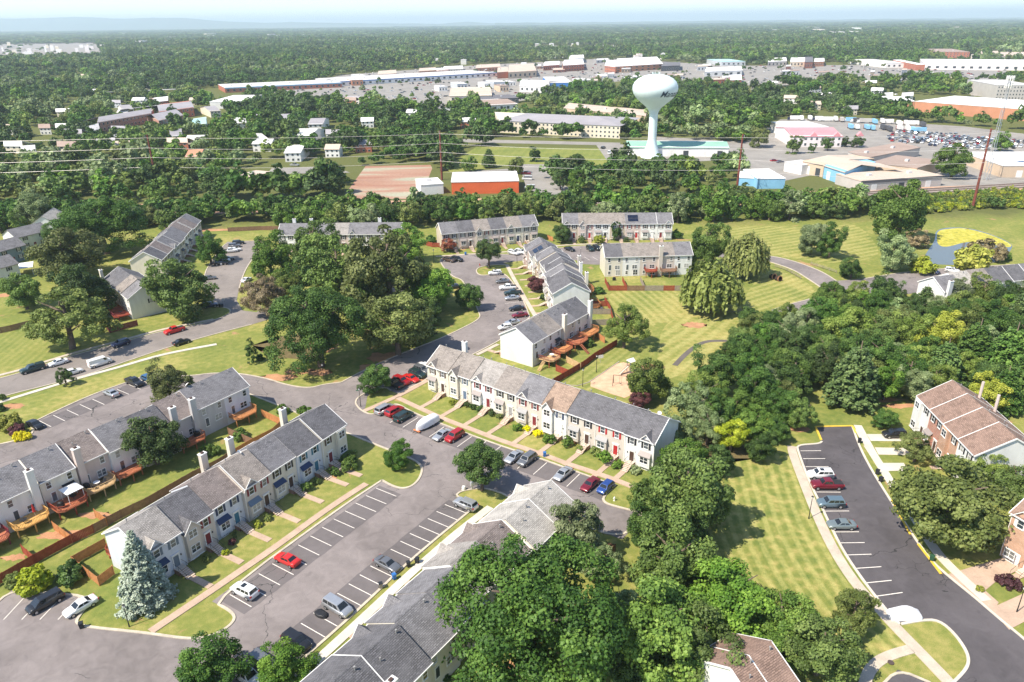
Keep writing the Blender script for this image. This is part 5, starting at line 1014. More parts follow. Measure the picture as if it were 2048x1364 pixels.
def trailer(label, px, py, deg, L=9., col='white', group='trucks in the far vehicle yard'):
    p = P(px, py); c = thing('box_truck', label, 'truck', (p.x, p.y, .05), math.radians(deg), group)
    MB().box(-L / 2, L / 2, -1.2, 1.2, 1.0, 3.7, BW[col]).build('cargo_box', c); MB().box(L / 2 + .1, L / 2 + 2.0, -1.1, 1.1, .5, 2.6, rs.choice([CAR['white'], CAR['red'], CAR['navy']])).build('cab', c); MB().box(L / 2 + 1.3, L / 2 + 2.02, -1., 1., 1.6, 2.4, M_FG).build('windshield', c)
    for x in (-L / 2 + 1, L / 2 + .8):
        for s in (-1, 1): inst('wheel', CARLIB['suv']['wheel'], c, (x, s * 1.05, .45), 0. if s > 0 else math.pi, (1.2, 1.2, 1.2))
for i in range(34):
    a = 700 + (i % 17) * 47 + rs.uniform(-10, 10); b_ = (700 if i < 17 else 735) + (i % 17) * 2.4 + rs.uniform(-4, 4)
    if i >= 17 and a < 1010: continue
    col = rs.choice(['white', 'white', 'white', 'dark', 'concrete', 'blue'])
    trailer(f'{ {"white": "white", "dark": "dark", "concrete": "grey", "blue": "blue"}[col]} box truck standing in the far vehicle yard', *U(a, b_), rs.choice([75, 80, 170]), rs.uniform(6, 10), col)
for lab, px, py, dg, kd, co in (('white van by the orange-red warehouse, front', *T(1110, 1105), 170, 'van', 'white'), ('white van by the orange-red warehouse, behind', *T(1095, 1052), 170, 'van', 'white'), ('maroon pickup beside the white vans', *T(1088, 1020), 170, 'pickup', 'maroon'), ('silver pickup on the street in the left woods', *S(1725, 972), -20, 'pickup', 'silver'), ('dark car by the bare lot corner', *T(610, 1003), 10, 'suv', 'black'), ('red car before the tan warehouses', *U(585, 945), 15, 'sedan', 'red'), ('navy car before the tan warehouses', *U(620, 952), 15, 'sedan', 'navy'), ('black car at the foot of the water tower lot', *T(1540, 870), 60, 'suv', 'black'), ('white truck at the works hall', *T(1575, 900), 80, 'van', 'white')):
    p = P(px, py); small_car(lab, None, p.x, p.y, dg, kd, co)
# small houses scattered through the woods
rh = random.Random(44); nh = 0
for k in range(400):
    if nh >= 44: break
    lf = rh.random() < .7
    px, py = (rh.uniform(0, 1000), rh.uniform(128, 330)) if lf else (rh.uniform(1380, 2040), rh.uniform(140, 235))
    p = P(px, py); q_ = P(px + 12, py)
    if any(inside(c_, p.x, p.y) or inside(c_, q_.x, q_.y) for c_ in CLEAR): continue
    m_ = rh.uniform(9, 15); w_ = m_ * F / p.y; dp = rh.uniform(8, 11) * 80 / p.y ** 2 * F
    block(f'small pale house peeping out of the {"left" if lf else "right"} woods', 'house', (px, py - 5.5 * F / p.y), (px + w_, py - 5.5 * F / p.y + rh.uniform(-.03, .03) * w_), (px, py - 5.5 * F / p.y - dp), 5.5, rh.choice(['white', 'white', 'cream', 'greyw', 'brick']), rh.choice(['grey', 'lightgrey', 'white', 'brown', 'tan']), 'gable', (2, 3), rise=2.4, name='house', group=f'houses in the {"left" if lf else "right"} woods', front=min(60, .085 * p.y)); nh += 1
# far-off pale buildings of the plain
rf_ = random.Random(17); nf = 0
for (x0, x1, y0, y1, n_, lab) in ((0, 120, 84, 112, 26, 'in the pale town at the far left'), (120, 300, 84, 108, 12, 'right of the pale town at the far left'), (230, 420, 66, 84, 9, 'in the distant left plain'), (530, 650, 64, 72, 5, 'in the distant middle plain'), (1590, 1720, 54, 64, 16, 'in the distant white cluster at right'), (1860, 2048, 48, 72, 8, 'at the right horizon'), (1520, 1560, 58, 62, 2, 'left of the distant white cluster'), (1060, 1500, 84, 112, 12, 'in the woods behind the strip mall'), (700, 1050, 110, 124, 8, 'behind the strip mall roofs'), (1700, 2048, 92, 118, 12, 'around the red office block')):
    for k in range(n_):
        px, py = rf_.uniform(x0, x1), rf_.uniform(y0, y1); d_ = P(px, py).y; w_ = rf_.uniform(3, 13); h = rf_.choice([6, 7, 9, 12]) * (1 if d_ < 3000 else 1.6)
        block(f'pale far-off building {lab}', 'building', (px, py), (px + w_, py - w_ * .012), (px, py - max(.5, 1500 / d_)), h, rf_.choice(['white', 'white', 'cream', 'pinkw', 'concrete']), rf_.choice(['white', 'white', 'lightgrey', 'tan']), group='pale buildings ' + lab)
# --- water tower
tp_ = P(1302, 314); wtw = thing('water_tower', 'pale aqua water tower with dark script lettering on its bulb', 'water tower', (tp_.x, tp_.y, 0))
M_AQUA = plain('tank_paint', (.72, .82, .8), .45, .35, var=.05, scale=.2, fine=1.)
MB().lathe([(6.6, 0), (6.3, .3), (4.6, 3.5), (3.5, 7), (2.75, 10), (2.6, 12), (2.6, 26), (2.9, 27.5), (3.6, 29)], M_AQUA, 40).build('column', wtw, smooth_=True)
PROF = [(3.6, 29), (4.6, 30.2), (6.6, 31.8), (9.2, 33.9), (11.6, 36.2), (13.2, 38.6), (13.9, 41), (13.7, 43), (12.6, 45.2), (10.4, 47.2), (7.2, 48.7), (3.6, 49.5), (.01, 49.7)]
MB().lathe(PROF, M_AQUA, 56).build('tank', wtw, smooth_=True)
for k in range(8): a = k * .785; MB().tube((2.2 * math.cos(a), 2.2 * math.sin(a), 49.4), (2.2 * math.cos(a), 2.2 * math.sin(a), 50.8), .12, .12, M_AQUA, 5).build('railing_post', wtw)
fc = bpy.data.curves.new('lettering', 'FONT'); fc.body = 'Manassas'; fc.size = 5.0; fc.shear = .35; fc.space_character = 1.0; fc.offset = .03; fc.resolution_u = 3
fo = bpy.data.objects.new('tmp_text', fc); COL.objects.link(fo); dg_ = bpy.context.evaluated_depsgraph_get(); tm = bpy.data.meshes.new_from_object(fo.evaluated_get(dg_)); bpy.data.objects.remove(fo)
bm = bmesh.new(); bm.from_mesh(tm); bmesh.ops.triangulate(bm, faces=bm.faces); bmesh.ops.subdivide_edges(bm, edges=[e for e in bm.edges if e.calc_length() > .8], cuts=2); bmesh.ops.triangulate(bm, faces=bm.faces)
a0 = math.atan2(-tp_.y, -tp_.x)
def prof_r(z):
    for (r0, z0), (r1, z1) in zip(PROF, PROF[1:]):
        if z0 <= z <= z1: return r0 + (r1 - r0) * (z - z0) / (z1 - z0)
    return 13.
for v in bm.verts:
    z = 37.2 + v.co.y; a = a0 + math.radians(14) + v.co.x / 13.2; r = prof_r(z) + .12; v.co = Vector((r * math.cos(a), r * math.sin(a), z))
bm.to_mesh(tm); bm.free(); tm.materials.clear(); tm.materials.append(plain('tower_lettering', (.03, .05, .08), .5, .3)); tm.name = 'lettering'
inst('lettering', tm, wtw)
# --- red steel transmission poles and their wires
M_COR = plain('weathered_steel', (.2, .06, .045), .8, .2, var=.25, scale=.5); M_WIRE = plain('wire', (.62, .58, .55), .4, .5, .3); M_GALV = plain('galvanised', (.5, .51, .52), .5, .4, .4)
PB = [P(315, 374), P(884, 360), P(1473, 385), P(1945, 416)]; PH = [27.5, 26.5, 28.5, 35]
arms_at = [.985, .8, .62, .44]
for i, (p, h) in enumerate(zip(PB, PH)):
    c = thing('transmission_pole', ['red steel power pole in the left woods', 'red steel power pole beside the orange-red warehouse', 'red steel power pole right of the water tower', 'red steel power pole at the right beside the mast'][i], 'pole', (p.x, p.y, 0))
    MB().tube((0, 0, 0), (0, 0, h), .62, .34, M_COR, 12).build('shaft', c)
    for f in arms_at: MB().tube((0, -.2, h * f), (0, -2.6, h * f + .35), .14, .07, M_COR, 6).build('arm', c); MB().tube((0, -2.6, h * f + .35), (0, -2.6, h * f - .9), .1, .1, M_GALV, 6).build('insulator', c)
ends = [PB[0] + (PB[0] - PB[1]) * 1.6] + PB + [PB[3] + (PB[3] - PB[2]) * 1.2]; hs_ = [30] + PH + [36]
for s_ in range(5):
    for k, f in enumerate(arms_at):
        a = Vector((ends[s_].x, ends[s_].y - 2.6, hs_[s_] * f - .9)); b2 = Vector((ends[s_ + 1].x, ends[s_ + 1].y - 2.6, hs_[s_ + 1] * f - .9)); mb = MB(); prev = None
        for q in range(15):
            u = q / 14; pnt = a.lerp(b2, u); pnt.z -= 4 * (1.8 if k else 1.) * u * (1 - u)
            if prev is not None: mb.tube(prev, pnt, .06, .06, M_WIRE, 4, False)
            prev = pnt
        o = mb.build('power_line'); tag(o, f'{["top", "second", "third", "lowest"][k]} power line of the {["far left", "left", "middle", "right", "far right"][s_]} span between red poles', 'wire', 'power lines between the red poles')
# --- lattice mast
mp = P(1972, 360); mt = thing('cell_mast', 'tall grey lattice mast with antennas at the right', 'mast', (mp.x, mp.y, 0)); hh = 52.
for k in range(3):
    a = k * 2.094; MB().tube((1.6 * math.cos(a), 1.6 * math.sin(a), 0), (.45 * math.cos(a), .45 * math.sin(a), hh), .16, .09, M_GALV, 5).build('leg', mt)
for lv in range(13):
    z0, z1 = hh * lv / 13, hh * (lv + 1) / 13; r0, r1 = 1.6 - 1.15 * lv / 13, 1.6 - 1.15 * (lv + 1) / 13
    for k in range(3):
        a, c = k * 2.094, (k + 1) * 2.094; MB().tube((r0 * math.cos(a), r0 * math.sin(a), z0), (r1 * math.cos(c), r1 * math.sin(c), z1), .07, .07, M_GALV, 4).build('brace', mt)
for lv, zz_ in enumerate((hh - 1, hh - 4.5)):
    for k in range(9):
        a = k * .698; MB().box(1.6 * math.cos(a) - .2, 1.6 * math.cos(a) + .2, 1.6 * math.sin(a) - .2, 1.6 * math.sin(a) + .2, zz_ - 1.2, zz_ + 1.2, M_TRIM).build('antenna', mt)
    MB().lathe([(.3, zz_ - .2), (1.7, zz_ - .2), (1.7, zz_ + .1), (.3, zz_ + .1)], M_GALV, 12).build('platform', mt)
# ================================================================ fences, decks, lamps, bins, play equipment
FW = {k: plain('timber_' + k, c, .8, .15, var=.3, scale=2., fine=9.) for k, c in dict(red=(.3, .07, .04), orange=(.5, .22, .09), brown=(.24, .14, .09), grey=(.3, .25, .2), tan=(.56, .38, .2), maroon=(.2, .04, .05), yellow=(.62, .36, .12), deckred=(.42, .15, .08)).items()}
def picket_mesh(col, h):
    def mk():
        mb = MB()
        for i in range(15): mb.box(-1.2 + i * .16, -1.2 + i * .16 + .145, -.015, .015, .05, h - (.03 if i % 2 else 0.), FW[col])
        for z in (.35, h - .35): mb.box(-1.2, 1.2, .016, .05, z, z + .09, FW[col])
        return mb.mesh('panel')
    return cached(('picket', col, h), mk)
def post_mesh(col, h): return cached(('post', col, h), lambda: MB().box(-.06, .06, -.06, .06, 0, h + .08, FW[col]).mesh('post'))
def fence(label, pts, col, h=1.8, z=1.8, world=False):
    q = pts if world else [P(*p, z) for p in pts]
    c = thing('fence', label, 'fence', (q[0].x, q[0].y, 0))
    for a, b_ in zip(q, q[1:]):
        L = (b_ - a).length; n = max(1, round(L / 2.4)); an = math.atan2((b_ - a).y, (b_ - a).x)
        for i in range(n):
            m_ = a.lerp(b_, (i + .5) / n) - q[0]; inst('panel', picket_mesh(col, h), c, (m_.x, m_.y, 0), an, (L / n / 2.4, 1, 1))
            m_ = a.lerp(b_, i / n) - q[0]; inst('post', post_mesh(col, h), c, (m_.x, m_.y, 0), an)
    m_ = q[-1] - q[0]; inst('post', post_mesh(col, h), c, (m_.x, m_.y, 0))
    return c
def r6(a, b_): return q6((0, 900), a, b_)
def r7(a, b_): return q6((250, 720), a, b_)
def c7(a, b_): return 960 + a / 3.846, 560 + b_ / 3.846
def d2(a, b_): return q6((1100, 400), a, b_)
fence('long red-brown fence below the rear decks, left part', [(-30, 1164), r6(380, 1225), r6(820, 990), r6(1080, 870)], 'red')
fence('long weathered fence below the rear decks, middle part', [r6(1080, 870), r6(1400, 700), r6(1700, 560), r7(790, 1300), r7(1080, 1160), r7(1270, 1040)], 'brown')
fence('long orange fence below the rear decks, right part', [r7(1270, 1040), r7(1480, 920), r7(1720, 800), r7(1840, 690)], 'orange')
fence('orange side fence running up to the end deck', [r7(1840, 690), r7(1592, 575)], 'orange')
fence('red yard divider left of the yellow deck shade', [r6(240, 1105), r6(380, 1225)], 'red')
fence('orange yard divider between two rear yards', [r6(605, 835), r6(820, 990)], 'orange')
fence('brown yard divider below the canopy deck', [r6(1095, 690), r6(1230, 790)], 'orange')
fence('brown yard divider in the overgrown garden', [r7(1200, 790), r7(1480, 915)], 'brown')
fence('orange fence around the end yard behind the spruce', [zz('D', 608, 522), zz('D', 415, 628), zz('D', 567, 748), zz('D', 655, 682)], 'orange')
fence('long red-brown fence behind the red decks', [c7(550, 765), c7(680, 690), c7(800, 620), c7(880, 560), c7(1055, 455)], 'red')
fence('tan divider between two red deck yards', [c7(665, 585), c7(775, 640)], 'tan')
fence('red divider in the lowest red deck yard', [c7(585, 650), c7(680, 690)], 'red')
fence('orange divider at the top of the red deck yards', [c7(890, 392), c7(960, 440)], 'orange')
fence('red fence at the near end yard of the long row', [c7(850, 162), c7(980, 160)], 'red')
fence('weathered fence around the chairs yard, upper', [c7(865, 220), c7(1005, 220)], 'grey')
fence('weathered fence around the chairs yard, lower', [c7(865, 305), c7(1025, 300)], 'grey')
fence('red fence along the back of the long row yards', [c7(960, 125), c7(1000, 190), c7(1030, 300)], 'red')
fence('red fence behind the striped lawn row, left yard', [d2(645, 905), d2(690, 1000), d2(900, 1000), d2(850, 895)], 'red')
fence('weathered fence behind the striped lawn row, second yard', [d2(905, 1000), d2(1110, 1000)], 'brown')
fence('weathered fence behind the striped lawn row, third yard', [d2(1110, 1000), d2(1060, 890)], 'grey')
fence('weathered fence along the striped lawn, right', [d2(1112, 1000), d2(1330, 1000)], 'grey')
fence('bright red fence along the striped lawn', [d2(1332, 1000), d2(1460, 1000)], 'red')
fence('weathered fence along the striped lawn, far right', [d2(1462, 1000), d2(1560, 1000)], 'grey')
fence('maroon fence around the deck on the left street', [zz('A', 608, 590), zz('A', 635, 628), zz('A', 800, 585)], 'maroon')
fence('weathered fence at the left edge by the olive tree', [zz('A', -60, 640), zz('A', 60, 615), zz('A', 160, 590)], 'brown')
fence('red fence at the left of the top centre row', [q6((540, 400), 1790, 470), q6((540, 400), 1900, 500), q6((540, 400), 1985, 500)], 'red')
fence('dark fence under the trees behind the left court', [(455, 455), (520, 452), (590, 452)], 'brown')
fence('brown fence at the end yard of the oak row', [zz('E', 1395, 520), zz('E', 1612, 556), zz('E', 1510, 655)], 'brown')
fence('orange fence left of the solar row', [(1095, 470), (1106, 474)], 'orange')
def rail_fence(label, key, pts):
    q = [zw(key, *p) for p in pts]; c = thing('rail_fence', label, 'fence', (q[0].x, q[0].y, 0))
    for a, b_ in zip(q, q[1:]):
        n = max(1, round((b_ - a).length / 2.6))
        for i in range(n + 1): m_ = a.lerp(b_, i / n) - q[0]; inst('post', post_mesh('grey', 1.1), c, (m_.x, m_.y, 0))
        for z in (.45, .9): d_ = b_ - a; MB().box(0, d_.length, -.05, .05, z, z + .12, FW['grey']).build('rail', c, (a.x - q[0].x, a.y - q[0].y, 0), math.atan2(d_.y, d_.x))
rail_fence('split rail fence along the outer road bend', 'C', [(800, 262), (870, 285), (950, 312)])
rail_fence('split rail fence inside the road bend by the culvert', 'C', [(590, 275), (660, 300), (740, 345)])
rail_fence('split rail fence in front of the willow', 'C', [(180, 545), (290, 548), (390, 540)])
# --- decks behind the houses
def deck(label, O, deg, x, y, wd, dp, z, col, stairs=None, angled=True, rail=None):
    a = math.radians(deg); d = Vector((math.cos(a), math.sin(a))); n = Vector((-d.y, d.x)); p = Vector(O) + d * x + n * y
    c = thing('deck', label, 'deck', (p.x, p.y, 0), a); F_, R_ = FW[col], FW[rail or col]
    cut = .9 if angled else 0.
    poly = [(0, 0), (wd, 0), (wd, dp - cut), (wd - cut, dp), (cut, dp), (0, dp - cut)] if angled else [(0, 0), (wd, 0), (wd, dp), (0, dp)]
    MB().prism(poly, 'z', z - .25, z, F_).build('floor', c)
    for px, py in ((.3, dp - 1.1), (wd - .3, dp - 1.1), (wd * .5, dp - .3)): MB().box(px - .09, px + .09, py - .09, py + .09, 0, z - .252, R_).build('post', c)
    pts = poly[1:] + [poly[0]] if not angled else poly[1:] + [poly[0]]
    for (ax, ay), (bx, by) in zip(pts, pts[1:]):
        L = math.hypot(bx - ax, by - ay); 
        if L < .2: continue
        mb = MB(); mb.box(0, L, -.05, .05, .9, .98, R_); mb.box(0, L, -.03, .03, .1, .16, R_); k = max(2, int(L / .22))
        for i in range(k): mb.box(i * L / k, i * L / k + .05, -.025, .025, .161, .899, R_)
        mb.build('railing', c, (ax, ay, z + .002), math.atan2(by - ay, bx - ax))
    if stairs is not None:
        sx, sy, dirx, diry, ns = stairs
        for i in range(ns):
            zz2 = z - (i + 1) * z / (ns + 1); ox, oy = sx + dirx * i * .28, sy + diry * i * .28
            MB().box(ox - (.5 if diry else .15), ox + (.5 if diry else .15), oy - (.15 if diry else .5), oy + (.15 if diry else .5), zz2 - .06, zz2, F_).build('stair_tread', c)
    return c
AO, AD = (-66.8, 152.1), -124.2
deck('orange deck at the junction end of the fenced row', AO, AD, .6, 10.5, 5.6, 3.2, 2.1, 'orange')
deck('pinkish red deck half hidden by the blossom tree', AO, AD, 13.5, 10.5, 5.5, 3.0, 1.7, 'deckred')
deck('red-brown deck behind the blossom tree', AO, AD, 27.5, 10.7, 5., 3., 2., 'deckred')
deck('tan deck with patio furniture', AO, AD, 33., 10.3, 5.4, 3.6, 2.0, 'tan')
deck('red deck under the white canopy', AO, AD, 38.9, 10.8, 5.4, 4.2, 2.0, 'deckred', rail='red')
deck('yellow-orange deck with the red umbrella', AO, AD, 45.2, 10.5, 5.6, 3.6, 2.0, 'yellow')
deck('dark red deck at the left picture edge', AO, AD, 51.8, 10.5, 5.5, 4., 2.0, 'deckred', rail='maroon')
CO, CD = (13.6, 196.4), 232.7
deck('orange deck at the far end of the playground row', CO, CD, .8, 10.5, 6.2, 3.6, 2.2, 'orange')
deck('orange deck with a wooden stair by the playground row', CO, CD, 7.6, 10.5, 5.6, 4.2, 2.2, 'deckred', stairs=(4.6, 4.5, 0, 1, 9))
deck('orange deck third along the playground row', CO, CD, 14.6, 10.5, 5.4, 4., 2.2, 'orange', rail='red')
deck('white-floored red deck at the near end by the playground', CO, CD, 21., 10.5, 4.6, 4.4, 2.0, 'tan', stairs=(5.2, 2.2, 1, 0, 8), rail='red')
KO, KD = (4.7, 254.5), 278.6
deck('orange deck at the near end of the long row', KO, KD, 44.6, 11.7, 5.2, 3.2, 1.2, 'orange')
deck('orange deck further up the long row', KO, KD, 32., 13.2, 5.2, 3., 1.6, 'orange')
DO, DD = (60.8, 251.1), 183.
deck('red rounded deck behind the striped lawn row', DO, DD, 12.2, 10.4, 4., 3., 2.4, 'red')
deck('dark deck right of the red rounded deck', DO, DD, 5.6, 10.4, 5.4, 3.4, 2.4, 'brown')
MO, MD = (-104.8, 211.6), 131.7
deck('red deck at the end house on the left street', MO, MD, .6, 10.5, 5.4, 4.2, 1.6, 'red', rail='maroon')
deck('red deck second from the left street', MO, MD, 7.2, 10.5, 5., 3.6, 1.6, 'deckred')
deck('orange deck third from the left street', MO, MD, 13.4, 10.5, 5., 3.2, 1.6, 'orange')
deck('small red deck behind the spruce house', (-52.83, 95.80), 59.74, -5.6, 10.5, 4., 3., 1.2, 'deckred', rail='red')
# --- things on decks and in yards
def at_row(O, deg, x, y): a = math.radians(deg); d = Vector((math.cos(a), math.sin(a))); n = Vector((-d.y, d.x)); return Vector(O) + d * x + n * y
def patio_set(label, p, z, col=M_BLACK):
    c = thing('patio_table', label, 'table', (p.x, p.y, z)); MB().lathe([(.01, .72), (.6, .72), (.6, .76), (.01, .76)], col, 14).build('table_top', c); MB().tube((0, 0, 0), (0, 0, .719), .06, .06, col, 6).build('stem', c)
    return c
def patio_chair(label, p, z, deg, mat, group=None):
    c = thing('chair', label, 'chair', (p.x, p.y, z), math.radians(deg), group); MB().box(-.3, .3, -.3, .3, .36, .42, mat).build('seat', c); o = MB().box(-.3, .3, 0, .06, 0, .65, mat).build('backrest', c, (0, .3, .4)); o.rotation_euler = (-.3, 0, 0)
    for x in (-.26, .26):
        for y in (-.26, .26): MB().box(x - .03, x + .03, y - .03, y + .03, 0, .359, mat).build('leg', c)
def grill(label, p, z):
    c = thing('grill', label, 'grill', (p.x, p.y, z)); MB().box(-.55, .55, -.3, .3, 0, .8, M_BLACK).build('cart', c); o = inst('lid', tarp_mesh('lid', .9, .62, [(-1, .1, .9), (-.9, .34, 1), (0, .4, 1), (.9, .34, 1), (1, .1, .9)], M_BLACK), c, (0, 0, .8))
p = at_row(AO, AD, 47.0, 12.2); u = thing('patio_umbrella', 'closed red umbrella on the yellow-orange deck', 'umbrella', (p.x, p.y, 2.0)); MB().tube((0, 0, 0), (0, 0, 2.6), .035, .03, M_GALV, 6).build('pole', u); MB().lathe([(.05, 1.1), (.26, 1.0), (.2, 1.7), (.05, 2.6)], PAINT['red'], 10).build('canopy', u)
p = at_row(AO, AD, 40.6, 12.6); gz = thing('canopy_tent', 'white canopy over the red deck', 'canopy', (p.x, p.y, 2.0), math.radians(AD))
for x in (-1.3, 1.3):
    for y in (-1.3, 1.3): MB().box(x - .04, x + .04, y - .04, y + .04, 0, 2.2, M_WHITE).build('post', gz)
mb = MB()
for f in (((-1.5, -1.5, 2.2), (1.5, -1.5, 2.2), (0, 0, 2.85)), ((1.5, -1.5, 2.2), (1.5, 1.5, 2.2), (0, 0, 2.85)), ((1.5, 1.5, 2.2), (-1.5, 1.5, 2.2), (0, 0, 2.85)), ((-1.5, 1.5, 2.2), (-1.5, -1.5, 2.2), (0, 0, 2.85))): mb.face(f, M_TARP)
mb.build('roof', gz)
patio_set('round dark table under the white canopy', at_row(AO, AD, 40.6, 12.6), 2.0); grill('black grill on the red canopy deck', at_row(AO, AD, 43.2, 13.4), 2.0); patio_set('round table on the tan deck', at_row(AO, AD, 36., 12.), 2.0, M_TRIM); grill('black grill on the tan deck', at_row(AO, AD, 37.6, 11.4), 2.0)
for i, (x, y) in enumerate(((35, 12.6), (36.8, 12.8), (34.8, 11.3))): patio_chair('dark chair around the table on the tan deck', at_row(AO, AD, x, y), 2.0, i * 120, M_BLACK, 'chairs on the tan deck')
grill('black grill on the dark pinkish deck', at_row(AO, AD, 14.6, 11.4), 1.7); patio_set('table on the yellow-orange deck', at_row(AO, AD, 49., 12.5), 2.0); patio_set('white table on the near playground deck', at_row(CO, CD, 23., 13.), 2.0, M_TRIM); grill('grill on the third playground deck', at_row(CO, CD, 16., 11.5), 2.2); grill('grill behind the striped lawn row in the red yard', P(*d2(750, 940)), 0.)
patio_set('dark table on the red deck at the left street', at_row(MO, MD, 3., 12.4), 1.6)
for i, (a, b_) in enumerate(((890, 218), (935, 222))): patio_chair(['white garden chair, left of two in the chairs yard', 'white garden chair, right of two in the chairs yard'][i], P(*c7(a, b_)), 0, 30 + 60 * i, M_WHITE)
# --- bins
M_BIN = {'black': plain('bin_black', (.025, .027, .03), .5, .3), 'blue': plain('bin_blue', (.04, .16, .42), .5, .3), 'grey': plain('bin_grey', (.3, .28, .24), .6, .3), 'green': plain('bin_green', (.03, .09, .05), .5, .3)}
def bin_(label, p, col, deg=30):
    c = thing('wheelie_bin', label, 'bin', (p.x, p.y, .05), math.radians(deg)); m_ = M_BIN[col]
    mb = MB(); v0 = [(-.24, -.26), (.24, -.26), (.24, .26), (-.24, .26)]; i = len(mb.v); k = mb.mi(m_); mb.v += [(x, y, .05) for x, y in v0] + [(x * 1.2, y * 1.25, .95) for x, y in v0]
    for f in ((3, 2, 1, 0), (4, 5, 6, 7), (0, 1, 5, 4), (1, 2, 6, 5), (2, 3, 7, 6), (3, 0, 4, 7)): mb.f.append(f); mb.m.append(k)
    mb.build('body', c); MB().prism([(-.36, .955), (.36, .955), (.3, 1.05), (-.3, 1.08)], 'x', -.31, .31, M_BIN['black'] if col == 'grey' else m_).build('lid', c)
    for s in (-1, 1): MB().prism([(.22 + .1 * math.cos(j), .1 + .1 * math.sin(j)) for j in (0, .785, 1.57, 2.356, 3.14, 3.93, 4.71, 5.5)], 'x', s * .3 - .03, s * .3 + .03, M_TYRE).build('wheel', c)
for lab, key, a, b_, co in (('blue bin beside the dark grey sedan', 'E', 318, 762, 'blue'), ('grey bin with a dark lid below the blue bin', 'E', 240, 815, 'grey'), ('black bin above the dark grey sedan, left', 'E', 402, 690, 'black'), ('black bin above the dark grey sedan, right', 'E', 452, 668, 'black'), ('black bin on the kerb by the white coupe', 'D', 480, 1048, 'black'), ('black bin at the corner of the dead-end lot, upper', 'E', 1722, 405, 'black'), ('black bin at the corner of the dead-end lot, lower', 'E', 1716, 445, 'black'), ('dark blue bin on the long pavement', 'E', 1197, 45, 'blue'), ('black bin at the top kerb of the sealed lot, upper', 'G', 1188, 148, 'black'), ('black bin at the top kerb of the sealed lot, lower', 'G', 1208, 192, 'black'), ('black bin nearest the cul-de-sac on the white pavement', 'C', 1083, 1305, 'black'), ('dark bin on the yellow kerb', 'G', 1505, 655, 'green'), ('blue bin near the top centre row', 'B', 735, 205, 'blue'), ('black bin beside the silver sedan in the upper court', 'B', 1055, 475, 'black')):
    bin_(lab, zw(key, a, b_), co, rs.uniform(0, 90))
for i in range(2): bin_(['dark bin behind the blue SUV, left', 'dark bin behind the blue SUV, right'][i], P(*k4(1520 + i * 28, 1195)), 'black')
# --- lamps and signs
mlamp, t, b = newmat('lamp_globe', .4, .4); b.inputs['Base Color'].default_value = (.7, .68, .62, 1)
def lamp(label, p, h=4.2):
    c = thing('street_lamp', label, 'street lamp', (p.x, p.y, 0)); MB().tube((0, 0, 0), (0, 0, h), .08, .05, M_BLACK, 8).build('pole', c); MB().lathe([(.1, 0), (.1, .5), (.07, .55)], M_BLACK, 8).build('base', c)
    MB().lathe([(.05, h), (.16, h + .08), (.2, h + .4), (.16, h + .42)], mlamp, 8).build('lantern', c); MB().lathe([(.24, h + .421), (.02, h + .62)], M_BLACK, 8).build('cap', c)
for lab, key, a, b_ in (('black lamp on the island by the small round tree', 'B', 122, 1092), ('black lamp beside the sealed lot pavement', 'G', 788, 408), ('black lamp on the lawn beside the playground', 'B', 1500, 892), ('black lamp near the row end chimney', 'B', 1420, 975), ('black lamp by the upper court kerb', 'B', 1036, 250), ('black lamp on the grass by the top centre row', 'B', 550, 245), ('black lamp in the court by the solar row', 'B', 1408, 232), ('short lamp on the right front lawn', 'G', 2005, 955), ('brown lamp post on the lower left lawn', 'D', 757, 1040), ('black lamp beside the great dark oak', 'A', 1897, 945)):
    lamp(lab, zw(key, a, b_), 3.6 if key == 'D' else 4.2)
def sign(label, p, h, wd, ht, mat, deg=0.):
    c = thing('sign', label, 'sign', (p.x, p.y, 0), math.radians(deg)); MB().tube((0, 0.03, 0), (0, .03, h + ht), .04, .04, M_GALV, 6).build('post', c); MB().box(-wd / 2, wd / 2, -.03, -.012, h, h + ht, mat).build('panel', c)
sign('small white sign on the nose of the left court', P(*k4(1572, 1180)), 1.8, .6, .7, M_TRIM); sign('white round sign by parked cars on the left court', P(*k4(1545, 750)), 1.6, .6, .7, M_TRIM, 30); sign('white sign by the pond court entrance', zw('C', 1260, 300), 1.8, .6, .8, M_TRIM); sign('white panel beside the lamp by the playground', zw('B', 1525, 838), 1.4, 1.4, .9, M_TRIM, 20); sign('green street sign post on the island by the red cars', zw('B', 110, 1050), 2.3, .9, .22, plain('sign_green', (.03, .2, .1)), 20)
# mail boxes under the lollipop tree
p = zw('E', 790, 232); mbx = thing('mailbox_cluster', 'grey mailbox cluster under the lollipop tree', 'mailbox', (p.x, p.y, .1), .5)
MB().box(-.9, .9, -.22, .22, .8, 1.55, M_GALV).build('cabinet', mbx)
for s in (-.6, .6): MB().box(s - .1, s + .1, -.1, .1, 0, .799, M_GALV).build('pedestal', mbx)
for i in range(4):
    for j in range(2): MB().box(-.85 + i * .43, -.47 + i * .43, -.25, -.222, .85 + j * .35, 1.16 + j * .35, M_TRIM).build('door', mbx)
p = zw('E', 725, 240); hb_ = thing('utility_box', 'white rounded utility box beside the lollipop tree', 'utility box', (p.x, p.y, .1)); MB().lathe([(.35, 0), (.38, .5), (.3, .75), (.05, .85)], M_TRIM, 12).build('dome', hb_); MB().lathe([(.45, 0), (.45, .08), (.3, .08)], M_CONC, 12).build('base', hb_)
